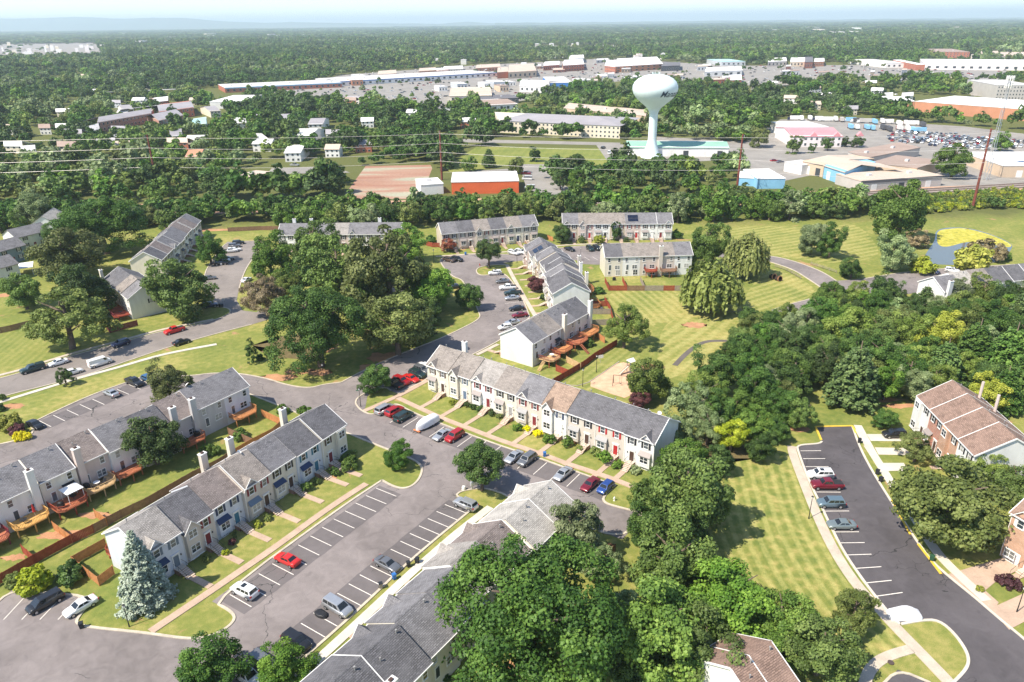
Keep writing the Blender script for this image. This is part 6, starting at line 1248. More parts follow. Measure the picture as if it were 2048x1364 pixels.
for lab, key, a, b_, mt_ in (('red fire hydrant by the upper kerb island', 'B', 818, 268, PAINT['red']), ('white fire hydrant beside the dead-end lot', 'E', 1605, 302, M_WHITE)):
    p = zw(key, a, b_); c = thing('fire_hydrant', lab, 'hydrant', (p.x, p.y, .0)); MB().lathe([(.18, 0), (.13, .1), (.13, .6), (.16, .65), (.1, .8), (.02, .86)], mt_, 10).build('barrel', c)
    for s in (-1, 1): MB().tube((0, 0, .5), (s * .24, 0, .5), .06, .06, mt_, 6).build('outlet', c)
# --- playground
def pp(a, b_): return P(1100 + a / 6.73, 690 + b_ / 6.73)
s0, s1 = pp(848, 535), pp(1180, 570); c = thing('swing_set', 'dark two-seat swing set on the playground', 'swing', (s0.x, s0.y, .03)); dv = s1 - s0; L = dv.length; u2 = dv.normalized(); n3 = Vector((-u2.y, u2.x))
for p in (Vector((0, 0)), dv):
    for s in (-1, 1): MB().tube((p.x + n3.x * s * .9, p.y + n3.y * s * .9, 0), (p.x, p.y, 2.6), .06, .05, M_BLACK, 6).build('leg', c)
MB().tube((0, 0, 2.6), (dv.x, dv.y, 2.6), .06, .06, M_BLACK, 6).build('top_bar', c)
for f in (.3, .6):
    q = dv * f
    for s in (-.25, .25): MB().tube((q.x + u2.x * s, q.y + u2.y * s, 2.6), (q.x + u2.x * s, q.y + u2.y * s, .55), .02, .02, M_BLACK, 4).build('chain', c)
    MB().box(q.x - .25, q.x + .25, q.y - .12, q.y + .12, .5, .55, M_BLACK).build('seat', c)
e = pp(1050, 370); c = thing('slide', 'grey play slide and deck half hidden by the ornamental tree', 'slide', (e.x, e.y, .03), .55)
slab(mb := MB(), [(-2.6, -.3, .25), (-2.6, .3, .25), (0, .3, 1.7), (0, -.3, 1.7)], .08, M_CONC); mb.build('chute', c)
for s in (-.33, .33): slab(mb := MB(), [(-2.6, s - .03, .45), (-2.6, s + .03, .45), (0, s + .03, 1.95), (0, s - .03, 1.95)], .25, M_CONC); mb.build('side', c)
MB().box(.01, 1.4, -.7, .7, 1.6, 1.7, FW['brown']).build('platform', c)
for x in (.1, 1.3):
    for y in (-.6, .6): MB().box(x - .06, x + .06, y - .06, y + .06, 0, 3., PAINT['slate']).build('post', c)
MB().prism([(-.9, 3.), (.9, 3.), (0, 3.7)], 'x', -.1, 1.5, M_TRIM).build('roof', c)
# --- culvert
for i, (a, b_) in enumerate(((585, 345), (618, 358))):
    p = zw('C', a, b_); c = thing('culvert', ['left culvert pipe under the road bend', 'right culvert pipe under the road bend'][i], 'culvert', (p.x, p.y, 0), .5)
    MB().lathe([(.85, -1.5), (.85, .2), (.7, .2), (.7, -1.5), (.01, -1.45)], plain('culvert_dark', (.05, .035, .03), .9, .1), 16).build('pipe', c, (0, 0, .8)).rotation_euler = (math.radians(80), 0, 0)
    MB().lathe([(1.1, .15), (.86, .15), (.86, -.15), (1.1, -.15)], M_DIRT, 16).build('collar', c, (0, 0, .8)).rotation_euler = (math.radians(80), 0, 0)
# manhole
p = zw('G', 1268, 1253); tag(MB().lathe([(.42, .12), (.42, .15), (.01, .152)], M_STEEL, 16).build('manhole_cover', None, (p.x, p.y, 0)), 'brown manhole cover in the bottom right pavement', 'manhole')
# ================================================================ trees and shrubs
LEAF = {'oak': leafmat('leaf_oak', (.025, .052, .012), (.06, .118, .026), (.16, .245, .058)), 'maple': leafmat('leaf_maple', (.042, .08, .015), (.105, .18, .036), (.24, .33, .075)),
        'olive': leafmat('leaf_olive', (.06, .085, .02), (.14, .185, .045), (.31, .35, .11)), 'yellow': leafmat('leaf_yellow', (.13, .17, .018), (.29, .33, .04), (.5, .5, .09)),
        'pale': leafmat('leaf_pale', (.085, .125, .045), (.2, .265, .11), (.42, .48, .24)), 'spruce': leafmat('leaf_spruce', (.075, .105, .07), (.2, .25, .18), (.46, .5, .4), trans=.05),
        'pine': leafmat('leaf_pine', (.03, .06, .018), (.07, .12, .035), (.16, .22, .07), trans=.08), 'purple': leafmat('leaf_purple', (.05, .02, .022), (.11, .042, .045), (.2, .09, .08)),
        'brown': leafmat('leaf_brown', (.12, .095, .05), (.25, .2, .11), (.4, .34, .2)), 'willow': leafmat('leaf_willow', (.09, .12, .022), (.2, .25, .055), (.38, .43, .13)), 'gold': leafmat('leaf_gold', (.36, .32, .01), (.66, .6, .02), (.8, .74, .06)),
        'rust': leafmat('leaf_rust', (.15, .05, .025), (.3, .1, .045), (.26, .22, .06))}
M_BARK = plain('bark', (.16, .12, .09), .9, .1, var=.4, scale=4., fine=20.)
rng = np.random.default_rng(11)
def unit(v): return v / np.maximum(np.linalg.norm(v, axis=1, keepdims=True), 1e-6)
def leaf_mesh(name, c, nrm, size, tint, stretch=1., upv=None):
    n = len(c); r = rng.normal(size=(n, 3)) if upv is None else upv
    t1 = unit(np.cross(nrm, r)); t2 = unit(np.cross(nrm, t1)); s = (size * rng.uniform(.7, 1.3, n))[:, None] / 2
    a, b_ = t1 * s, t2 * s * stretch
    v = np.empty((n, 4, 3)); v[:, 0] = c - a - b_ * .6; v[:, 1] = c + a - b_; v[:, 2] = c + a * .7 + b_; v[:, 3] = c - a + b_ * .8
    me = bpy.data.meshes.new(name); me.vertices.add(n * 4); me.vertices.foreach_set('co', v.reshape(-1))
    me.loops.add(n * 4); me.loops.foreach_set('vertex_index', np.arange(n * 4, dtype=np.int32)); me.polygons.add(n); me.polygons.foreach_set('loop_start', np.arange(0, n * 4, 4, dtype=np.int32))
    me.update(calc_edges=True)
    at = me.attributes.new('tint', 'FLOAT', 'FACE'); at.data.foreach_set('value', np.clip(tint, 0, 1).astype(np.float32))
    me.materials.append(LEAF['oak']); return me
def crown(name, nl, per, leaf, a=.95, zc=1.3, lobe=(.28, .42), fill=.62, low=-.55):
    d = unit(rng.normal(size=(nl * 4, 3))); d = d[d[:, 2] > low][:nl]; nl = len(d)
    # a lumpy envelope
    f = np.ones(nl)
    for k in range(5):
        ax = unit(rng.normal(size=(1, 3)))[0]; f += .13 * np.cos(3 * np.arccos(np.clip(d @ ax, -1, 1)) + rng.uniform(0, 6))
    rad = rng.uniform(fill - .1, fill + .14, nl) * f; rad[: nl // 6] *= .45
    c = d * rad[:, None] * np.array([1, 1, a]); lr = rng.uniform(*lobe, nl)
    lt = rng.uniform(0, 1, nl)
    ci = np.repeat(np.arange(nl), per); m = len(ci)
    dv = unit(rng.normal(size=(m, 3)) + unit(c[ci]) * .75 + np.array([0, 0, .25]))
    p = c[ci] + dv * (lr[ci] * rng.uniform(.55, 1.08, m))[:, None] * np.array([1, 1, .8])
    nrm = unit(dv + rng.normal(size=(m, 3)) * .55 + np.array([0, 0, .3]))
    k = 1 / np.percentile(np.hypot(p[:, 0], p[:, 1]), 97.5); p *= k; leaf = leaf * k
    lo = np.percentile(p[:, 2], 1.5)
    p[:, 2] += zc
    return leaf_mesh(name, p, nrm, np.full(m, leaf), lt[ci] * .55 + rng.uniform(0, .45, m))
def conifer(name, tiers, per, leaf, h=3.2, base=.25, droop=.25, top=.04, power=.85):
    C, Nn, T = [], [], []
    for i in range(tiers):
        f = (i + rng.uniform(0, .8)) / tiers; z = base + (h - base) * f; r = (1 - f) ** power + top
        nb = max(5, int(13 * (1 - f) + 5)); a0 = rng.uniform(0, 6.28)
        for j in range(nb):
            an = a0 + j * 6.283 / nb + rng.normal() * .12; rr = r * rng.uniform(.78, 1.12); tb = rng.uniform(0, 1)
            k = max(2, int(per * (rr + .15))); s = rng.uniform(.15, 1, k) ** .7
            x = s * rr; side = rng.normal(size=k) * .07 * (1.2 - s * .5)
            C.append(np.c_[np.cos(an) * x - np.sin(an) * side, np.sin(an) * x + np.cos(an) * side, z - droop * x + rng.normal(size=k) * .035])
            Nn.append(np.c_[np.cos(an) * .35 + rng.normal(size=k) * .45, np.sin(an) * .35 + rng.normal(size=k) * .45, np.ones(k)]); T.append(tb * .5 + s * .25 + rng.uniform(0, .3, k))
    C, Nn, T = np.vstack(C), unit(np.vstack(Nn)), np.concatenate(T)
    return leaf_mesh(name, C, Nn, np.full(len(C), leaf), T, 1.25)
def willow(name, n=380, leaf=.075):
    d = unit(rng.normal(size=(n * 3, 3))); d = d[d[:, 2] > -.05][:n]; C, Nn, T = [], [], []
    f = 1 + .18 * np.sin(d[:, 0] * 5 + 1) * np.cos(d[:, 1] * 4)
    for q, ff in zip(d, f):
        p = q * np.array([.95, .95, .85]) * ff * rng.uniform(.7, 1.) + np.array([0, 0, .95]); L = max(3, int((p[2] - .12) * rng.uniform(.5, .95) / .07)); tt = rng.uniform(0, 1)
        z = p[2] - np.arange(L) * .07; sw = np.arange(L) * .006
        C.append(np.c_[p[0] + q[0] * sw * 2 + rng.normal(size=L) * .022, p[1] + q[1] * sw * 2 + rng.normal(size=L) * .022, z]); Nn.append(np.tile(q, (L, 1)) + rng.normal(size=(L, 3)) * .5 + np.array([0, 0, .3])); T.append(np.full(L, tt * .6) + rng.uniform(0, .4, L))
    C, Nn, T = np.vstack(C), unit(np.vstack(Nn)), np.concatenate(T)
    return leaf_mesh(name, C, Nn, np.full(len(C), leaf), T, 1.7, np.tile([[0, 0, 1.]], (len(C), 1)) + rng.normal(size=(len(C), 3)) * .15)
CR_ = {'xl': [crown('crown', 190, 240, .028, .95, .98, (.14, .22), .76, -.85)],
       'hi': [crown('crown', 90, 210, .046, .88, .88, (.18, .29), .7, -.85) for _ in range(3)] + [crown('crown', 90, 210, .046, 1.02, 1.0, (.17, .28), .7, -.85) for _ in range(2)],
       'lone': [crown('crown', 90, 200, .046, .95, 1.35, (.18, .28), .7, -.8) for _ in range(2)],
       'loose': [crown('crown', 84, 190, .042, .88, .92, (.13, .24), .75, -.7) for _ in range(2)],
       'mid': [crown('crown', 54, 80, .086, .92, .9, (.2, .32), .67, -.85) for _ in range(4)] + [crown('crown', 54, 80, .086, 1.1, 1.04, (.19, .3), .67, -.85) for _ in range(2)],
       'low': [crown('crown', 20, 30, .2, .95, .95, (.3, .44), .6) for _ in range(4)] + [crown('crown', 20, 30, .2, 1.15, 1.1, (.3, .42), .6) for _ in range(2)],
       'shrub': [crown('foliage', 40, 55, .13, .7, .52, (.25, .36), .66, -.7) for _ in range(3)], 'ball': [crown('foliage', 60, 50, .12, .9, .8, (.2, .26), .74, -.9)],
       'column': [crown('foliage', 50, 50, .12, 1.9, 1.75, (.25, .36), .66, -.95)],
       'spruce': [conifer('crown', 30, 95, .05)], 'pine': [conifer('crown', 22, 60, .07, 2.6, .3, .02, .15, .6) for _ in range(2)], 'lowpine': [conifer('crown', 12, 9, .2, 3.2, .3)], 'willow': [willow('crown') for _ in range(2)]}
ZC_ = {'xl': .98, 'hi': .88, 'loose': .92, 'mid': .9, 'low': .95, 'lone': 1.35, 'shrub': .52, 'ball': .8, 'column': 1.75, 'spruce': 1.35, 'pine': 1.2, 'lowpine': 1.4, 'willow': .95}
def trunk_mesh(seed, top=1.5, r=.065, limbs=6):
    rd = random.Random(seed); mb = MB(); bx, by = rd.uniform(-.05, .05), rd.uniform(-.05, .05)
    mb.tube((0, 0, -.03), (bx * .5, by * .5, .5), r * 1.25, r * .95, M_BARK, 8); mb.tube((bx * .5, by * .5, .5), (bx, by, top), r * .95, r * .3, M_BARK, 8)
    for i in range(limbs):
        an = i * 2.4 + rd.uniform(-.4, .4); z = .5 + (top - .6) * i / limbs; L = rd.uniform(.4, .65)
        a = Vector((bx * z / top, by * z / top, z)); c = a + Vector((math.cos(an) * L * .55, math.sin(an) * L * .55, L * .4)); e = c + Vector((math.cos(an + .3) * L * .4, math.sin(an + .3) * L * .4, L * .35))
        mb.tube(a, c, r * .5, r * .33, M_BARK, 6); mb.tube(c, e, r * .33, r * .14, M_BARK, 5)
    return mb.mesh('trunk', True)
TRUNK = [trunk_mesh(i) for i in range(4)]; STRAIGHT = trunk_mesh(9, 2.9, .05, 0)
TREES = []                                                                     # (x, y, R) of the planted trees
def tree(label, cx, cy, wpx, kind='oak', lod='hi', zs=1., group='single trees', name='tree', key=None, cat='tree', at=None, R=None):
    if key: cx, cy = zz(key, cx, cy); wpx = wpx / 2.926
    lib = CR_[lod]; v = random.randrange(len(lib)); zc = ZC_[lod] * zs
    if lod in ('hi', 'mid', 'low') and v >= len(lib) - 2: zc *= 1.16
    if at is None:
        R = 5.
        for _ in range(4): R = wpx / 2 * depth(cx, cy, zc * R) / F / .98
        p = P(cx, cy, zc * R)
    else: p = Vector(at)
    t_ = thing(name, label, cat, (p.x, p.y, 0), random.uniform(0, 6.28), group); t_.scale = (R, R, R * zs)
    TREES.append((p.x, p.y, R))
    if lod in ('shrub', 'ball', 'column'): inst('foliage', lib[v], t_, mats=[LEAF[kind]])
    else:
        inst('crown', lib[v], t_, mats=[LEAF[kind]])
        inst('trunk', STRAIGHT if lod in ('spruce', 'pine', 'lowpine') else random.choice(TRUNK), t_)
    return t_
# --- foreground and the estate, each read off the photograph (crown centre, crown width)
tree('huge oak with a dense clumpy crown at the bottom centre', 1068, 1230, 372, 'oak', 'xl', .95)
tree('soft pale pine behind the top of the huge bottom oak', 1140, 1060, 140, 'pale', 'loose', 1.1)
tree('small pale pine right of the huge bottom oak', 1200, 1125, 90, 'pale', 'loose', 1.)
tree('leafy maple on the lawn right of the huge bottom oak', 1340, 1130, 190, 'maple', 'hi')
tree('leafy maple at the bottom edge right of the huge oak', 1320, 1265, 220, 'maple', 'hi')
tree('tall green maple in front of the dead-end car park', 1372, 985, 190, 'maple', 'hi', 1.05)
tree('broad green tree standing before the curved striped lawn', 1450, 1200, 190, 'maple', 'hi', .9)
tree('green tree just above the bottom right roof', 1560, 1250, 150, 'maple', 'hi', .9)
tree('dark green tree at the foot of the curved striped lawn', 1710, 1225, 105, 'olive', 'loose')
tree('low leafy tree right of the bottom right roof', 1640, 1300, 160, 'maple', 'hi', .9)
tree('green tree left of the bottom right roof', 1405, 1310, 170, 'maple', 'hi', .9)
tree('small tree between the huge oak and bottom maples', 1240, 1215, 90, 'pale', 'loose')
tree('round dark shrub-like tree at the bottom left edge of the lot', 425, 1335, 140, 'oak', 'hi', .8)
tree('bright green young tree at the bottom beside the parked cars', 572, 1338, 120, 'maple', 'hi', .8)
tree('lone lollipop tree on the kerb island in the main lot', 962, 922, 102, 'oak', 'lone', 1.0)
tree('small young tree on the rounded kerb island by the junction', 797, 910, 62, 'oak', 'hi', .85)
tree('small round tree on the island beside the red cars', 752, 758, 66, 'oak', 'hi', 1.)
tree('round tree on the grass point across from the red sedan', 938, 594, 56, 'oak', 'hi', 1.1)
tree('lone round tree on the kerb island of the upper court', 977, 500, 54, 'oak', 'lone', .95)
tree('great dark oak in the middle of the grass island', 632, 648, 188, 'oak', 'xl', 1.)
tree('half bare brownish tree left of the great dark oak', 530, 592, 96, 'brown', 'loose')
tree('green tree left of the tree cluster', 541, 520, 100, 'maple', 'hi')
tree('rounded green tree in front of the white row at centre left', 625, 492, 100, 'maple', 'hi')
tree('large green tree behind the great dark oak', 672, 545, 140, 'maple', 'hi')
tree('spreading yellow-green tree with open branches in the cluster', 772, 545, 190, 'olive', 'loose', 1.05)
tree('low yellow-green tree at the front of the cluster', 792, 648, 160, 'olive', 'hi', .8)
tree('green tree at the right side of the cluster', 860, 582, 100, 'maple', 'hi')
tree('green tree at the upper right of the cluster', 815, 490, 80, 'maple', 'hi')
tree('dark shrub tree at the lower edge of the cluster', 730, 600, 90, 'oak', 'hi')
tree('big bright green maple beside the left court', 355, 576, 134, 'maple', 'hi', .85)
tree('round dark tree on the left court by parked cars', 418, 500, 62, 'oak', 'hi', 1.05)
tree('huge dark oak behind the left houses', 200, 448, 165, 'oak', 'xl', .75)
tree('olive tree above the short row on the left', 132, 512, 134, 'olive', 'hi', .8)
tree('wide loose tree shading the left street', 130, 638, 176, 'olive', 'loose', .78)
tree('green tree behind the wide loose tree', 165, 580, 110, 'oak', 'hi')
tree('green tree beside the white house at the left edge', 45, 585, 80, 'maple', 'hi')
tree('green tree between the left houses', 110, 470, 50, 'oak', 'hi')
tree('leafy tree near the left edge above the blue house', 60, 420, 70, 'pale', 'hi')
tree('bushy olive crape tree at the end of the left lot', 335, 768, 92, 'olive', 'hi', .85)
tree('slim young tree on the verge beside the white car', 128, 752, 36, 'oak', 'loose', 1.2)
tree('bushy tree with red blossom among the rear decks', 305, 885, 118, 'oak', 'hi', .95)
tree('blue spruce in front of the end townhouse', 281, 1145, 108, 'spruce', 'spruce', 1., name='spruce_tree')
tree('dull green ornamental tree beside the playground slide', 1302, 762, 98, 'olive', 'hi', .95)
tree('small purplish tree at the foot of the ornamental tree', 1276, 800, 46, 'purple', 'hi', .8)
tree('loose green tree behind the red decks', 1250, 652, 92, 'olive', 'loose', 1.1)
tree('dark red plum tree in front of the long row', 1070, 568, 40, 'purple', 'hi', .8)
tree('purple plum tree in front of the row at top centre', 975, 467, 32, 'purple', 'mid')
tree('red-leaved shrub tree at the corner of the top centre row', 894, 490, 34, 'rust', 'mid', .8)
tree('small round tree at the left end of the solar row', 1124, 468, 40, 'oak', 'hi')
tree('slim tree in front of the solar row', 1234, 465, 20, 'oak', 'mid', 1.6)
tree('small round tree at the right end of the solar row', 1353, 468, 20, 'oak', 'mid')
tree('weeping willow on the striped lawn, lower of the two', 1426, 570, 120, 'willow', 'willow', .95, name='willow_tree')
tree('weeping willow behind, taller of the two', 1495, 508, 88, 'willow', 'willow', 1.15, name='willow_tree')
tree('tall tree left of the willows', 1413, 493, 85, 'maple', 'hi', 1.1)
tree('tall pair-like tree by the pond road, left', 1625, 478, 62, 'pale', 'hi', 1.15)
tree('tall pair-like tree by the pond road, right', 1662, 482, 58, 'oak', 'hi', 1.15)
tree('big round tree beside the pond', 1805, 428, 115, 'maple', 'hi', 1.1)
tree('grey-green tree at the near edge of the pond', 1790, 505, 74, 'pale', 'hi', 1.)
tree('small round tree at the end of the right court', 1704, 538, 50, 'oak', 'hi', .9)
tree('reddish brown thicket at the left bank of the pond', 1838, 480, 44, 'brown', 'mid', .7)
tree('crape tree with pale blossoms at the right, the largest', 1905, 1010, 215, 'olive', 'hi', .85)
tree('crape tree with pale blossoms up against the brick row', 1930, 870, 80, 'olive', 'loose', 1.)
tree('crape tree with pale blossoms left of the brick row', 1835, 895, 85, 'olive', 'loose', .8)
tree('crape tree below the brick row on the right', 1965, 930, 110, 'olive', 'loose', .9)
tree('green tree behind the largest crape tree', 2030, 975, 90, 'maple', 'hi')
tree('small round tree on the lawn by the cul-de-sac', 1772, 838, 52, 'oak', 'hi', .75)
tree('bright yellow-green tree behind the brick row', 1975, 785, 84, 'yellow', 'hi', 1.)
for lab, key, a, b_, w_, k, l in (('pyramidal tree in the far meadow, tallest', 'T', 870, 930, 80, 'pine', 'pine'), ('rounded bright tree left of the meadow pyramid', 'T', 760, 960, 90, 'maple', 'mid'), ('small round tree alone in the far meadow', 'T', 1140, 905, 75, 'oak', 'mid'), ('tiny tree right of the lone meadow tree', 'T', 1275, 922, 40, 'oak', 'mid'), ('dark tree left of the far meadow', 'T', 640, 955, 75, 'oak', 'mid'), ('broad bush tree before the far meadow', 'T', 1030, 965, 110, 'olive', 'mid'), ('tree at the right of the far meadow', 'T', 1400, 945, 110, 'oak', 'mid'),
    ('tree left of the pink-roofed office', 'U', 700, 850, 90, 'maple', 'mid'), ('small dark tree before the pink-roofed office', 'U', 805, 870, 46, 'oak', 'mid'), ('dark round tree before the pink-roofed office', 'U', 905, 838, 80, 'oak', 'mid'), ('round tree right of the pink-roofed office', 'U', 1002, 830, 62, 'oak', 'mid'), ('second round tree right of the pink-roofed office', 'U', 1075, 828, 74, 'oak', 'mid'), ('big lone tree between the depot and the right warehouse', 'U', 1640, 950, 200, 'maple', 'hi'), ('tree by the mast at the far yard edge', 'U', 1920, 830, 120, 'maple', 'mid'), ('yellow-green tree left of the far yard', 'U', 500, 800, 130, 'olive', 'mid'), ('slim dead-looking tree before the orange-red warehouse, left', 'T', 875, 1065, 50, 'brown', 'loose'), ('slim dead-looking tree before the orange-red warehouse, right', 'T', 940, 1065, 60, 'brown', 'loose'), ('open tree in the yard beside the vans, left', 'T', 1290, 1060, 110, 'oak', 'loose'), ('open tree in the yard beside the vans, right', 'T', 1390, 1055, 140, 'maple', 'loose')):
    tree(lab, a, b_, w_, k, l, 1., 'trees beyond the railway', key=key)
WOOD = 'trees of the right-hand wood'
for a, b_, w_, k, l in ((540, 640, 190, 'oak', 'hi'), (680, 720, 240, 'oak', 'hi'), (930, 460, 190, 'maple', 'hi'), (860, 560, 230, 'oak', 'hi'), (1020, 640, 280, 'olive', 'hi'), (1230, 430, 210, 'oak', 'hi'), (1330, 610, 280, 'olive', 'loose'), (1560, 680, 260, 'yellow', 'hi'), (1470, 470, 120, 'pine', 'pine'),
    (1640, 440, 190, 'pale', 'hi'), (1810, 430, 200, 'olive', 'hi'), (1960, 470, 240, 'oak', 'hi'), (1880, 600, 260, 'oak', 'hi'), (1760, 760, 240, 'oak', 'pine'), (1960, 820, 280, 'oak', 'pine'), (2060, 700, 240, 'oak', 'hi'), (1060, 930, 290, 'pine', 'pine'), (1380, 900, 250, 'oak', 'hi'), (1200, 800, 240, 'oak', 'hi'), (1580, 860, 220, 'pine', 'pine'),
    (900, 860, 230, 'oak', 'hi'), (700, 900, 260, 'maple', 'hi'), (480, 980, 280, 'oak', 'hi'), (560, 820, 200, 'oak', 'hi'), (330, 760, 130, 'oak', 'hi'), (240, 890, 260, 'oak', 'hi'), (370, 1080, 200, 'maple', 'hi'), (110, 1080, 300, 'pale', 'loose'), (200, 1220, 240, 'pale', 'loose'), (340, 1260, 200, 'yellow', 'hi'), (470, 1190, 220, 'maple', 'hi'), (620, 1090, 220, 'oak', 'hi'), (0, 1240, 220, 'pale', 'loose'), (60, 1400, 260, 'maple', 'hi'), (250, 1400, 200, 'oak', 'hi'), (520, 1330, 180, 'oak', 'hi'), (600, 1230, 160, 'oak', 'hi'), (1930, 1010, 200, 'oak', 'pine'), (2040, 560, 200, 'pine', 'pine'), (2060, 930, 240, 'oak', 'pine'), (1460, 780, 200, 'oak', 'hi'), (780, 600, 200, 'pale', 'loose'), (450, 580, 150, 'oak', 'hi'), (1100, 500, 160, 'maple', 'hi'), (1700, 560, 200, 'oak', 'hi'), (1330, 480, 120, 'oak', 'hi')):
    tree({'oak': 'dark green tree inside the dense right-hand wood', 'maple': 'bright green tree inside the dense right-hand wood', 'olive': 'olive tree inside the dense right-hand wood', 'yellow': 'yellow-green tree inside the dense right-hand wood', 'pale': 'soft grey-green pine at the near edge of the wood', 'pine': 'dark conifer inside the dense right-hand wood'}[k], a, b_, w_, k, l, random.uniform(.92, 1.1), WOOD, key='C')
def infill(poly, z, sp, Rr, kinds, lab, group, mind=.62, lod='hi'):
    q = [P(*p, z) for p in poly]; xs = [p.x for p in q]; ys = [p.y for p in q]; ra = random.Random(3); y = min(ys)
    while y < max(ys):
        x = min(xs)
        while x < max(xs):
            a, b_ = x + ra.uniform(-.4, .4) * sp, y + ra.uniform(-.4, .4) * sp; x += sp
            R = ra.uniform(*Rr); k = ra.choice(kinds)
            if not inside(q, a, b_) or any((a - e[0]) ** 2 + (b_ - e[1]) ** 2 < (mind * (e[2] + R) * .75) ** 2 for e in TREES) or any(inside(f, a, b_) for f in FOOT): continue
            tree(lab, 0, 0, 0, k, lod, ra.uniform(.9, 1.15), group, at=(a, b_), R=R)
        y += sp
infill(ZC((360, 560), (700, 520), (850, 400), (1200, 350), (1330, 480), (1600, 410), (2080, 430), (2080, 1120), (1800, 900), (1600, 880), (1480, 980), (1150, 980), (900, 950), (800, 1100), (690, 1200), (400, 1300), (60, 1350), (-60, 1200), (60, 980), (240, 830), (420, 790)), 5., 6., (3.4, 5.), ['oak', 'oak', 'oak', 'maple', 'olive', 'pale'], 'tree filling the inside of the dense right-hand wood', WOOD)
infill([(1290, 970), (1420, 930), (1440, 1040), (1400, 1110), (1480, 1180), (1600, 1230), (1740, 1220), (1700, 1320), (1560, 1280), (1380, 1300), (1280, 1400), (1240, 1300), (1290, 1100)], 4.5, 5., (3., 4.2), ['maple', 'maple', 'oak'], 'leafy tree among those right of the huge bottom oak', 'trees right of the huge bottom oak')
infill([(560, 540), (700, 520), (870, 550), (880, 640), (800, 680), (740, 640), (700, 580), (570, 580)], 5., 8.5, (3.6, 4.8), ['maple', 'olive', 'oak'], 'leafy tree inside the cluster on the grass island', 'trees of the island cluster', .8)
# --- shrubs
def shrub(label, px, py, wpx, kind='oak', lod='shrub', zs=1., group='garden shrubs', name='shrub'): return tree(label, px, py, wpx, kind, lod, zs, group, name, cat='shrub')
def hq(a, b_): return q6((840, 660), a, b_)
def hq2(a, b_): return q6((1080, 760), a, b_)
for lab, p, w_, k, l in (('clipped dark bush, leftmost of three below the slate blue door', hq(548, 868), 15, 'oak', 'ball'), ('clipped dark bush, middle of three below the slate blue door', hq(622, 895), 15, 'oak', 'ball'), ('clipped dark bush, rightmost of three below the slate blue door', hq(700, 915), 15, 'oak', 'ball'), ('rounded dark bush beside the maroon door steps', hq(838, 965), 16, 'oak', 'ball'), ('low olive bush under the fourth bay window', hq(925, 1005), 14, 'olive', 'ball'),
    ('bright golden bush, left of the two golden bushes', hq(1253, 1150), 18, 'gold', 'ball'), ('bright golden bush, right of the two golden bushes', hq(1375, 1205), 20, 'gold', 'ball'), ('leafy bush left of the golden bushes', hq(1140, 1140), 20, 'maple', 'shrub'), ('low flowering bush before the sixth townhouse', hq(1515, 1275), 26, 'maple', 'shrub'), ('yellow flower bed under the second bay window', hq(390, 840), 18, 'yellow', 'shrub'),
    ('tall cone bush before the sixth townhouse walk', hq2(320, 720), 25, 'maple', 'ball'), ('orange tinted bush before the seventh townhouse', hq2(420, 710), 16, 'rust', 'shrub'), ('olive ball bush at the seventh steps', hq2(470, 795), 15, 'olive', 'ball'), ('mixed bush right of the seventh steps', hq2(650, 840), 24, 'olive', 'shrub'), ('large bright bush before the eighth bay', hq2(755, 895), 34, 'maple', 'ball'), ('round bush right of the red door', hq2(902, 985), 22, 'maple', 'ball'), ('small red bush by the ninth steps', hq2(975, 1005), 8, 'rust', 'ball'), ('pale flowering bush at the end townhouse', hq2(1120, 1060), 22, 'pale', 'shrub')):
    shrub(lab, *p, w_, k, l)
def bq(a, b_): return q6((430, 800), a, b_)
def bq2(a, b_): return q6((200, 980), a, b_)
for lab, p, w_, k, l in (('leafy bush left of the teal door', bq(1065, 1010), 24, 'maple', 'ball'), ('small bush right of the navy awning bay', bq(1195, 950), 15, 'maple', 'ball'), ('dark bush by the last steps of the spruce row', bq(1400, 830), 22, 'oak', 'ball'), ('tall shrub at the end corner of the spruce row', bq(1560, 640), 36, 'maple', 'shrub'), ('broad shrub at the end corner of the spruce row', bq(1570, 730), 44, 'maple', 'shrub'), ('olive ball bush below the maroon door', bq2(1245, 795), 19, 'olive', 'ball'), ('flowering dark bush below the blue shutters', bq2(1545, 605), 17, 'purple', 'shrub'), ('slim green bush at the teal door', bq2(1575, 520), 10, 'maple', 'column'), ('yellow-green groundcover under the gabled bay', bq2(1840, 390), 22, 'yellow', 'shrub'), ('brown bush beside the fourth walk', bq2(1960, 320), 17, 'olive', 'ball'), ('light bush below the maroon door steps', bq2(1470, 730), 16, 'yellow', 'shrub')):
    shrub(lab, *p, w_, k, l)
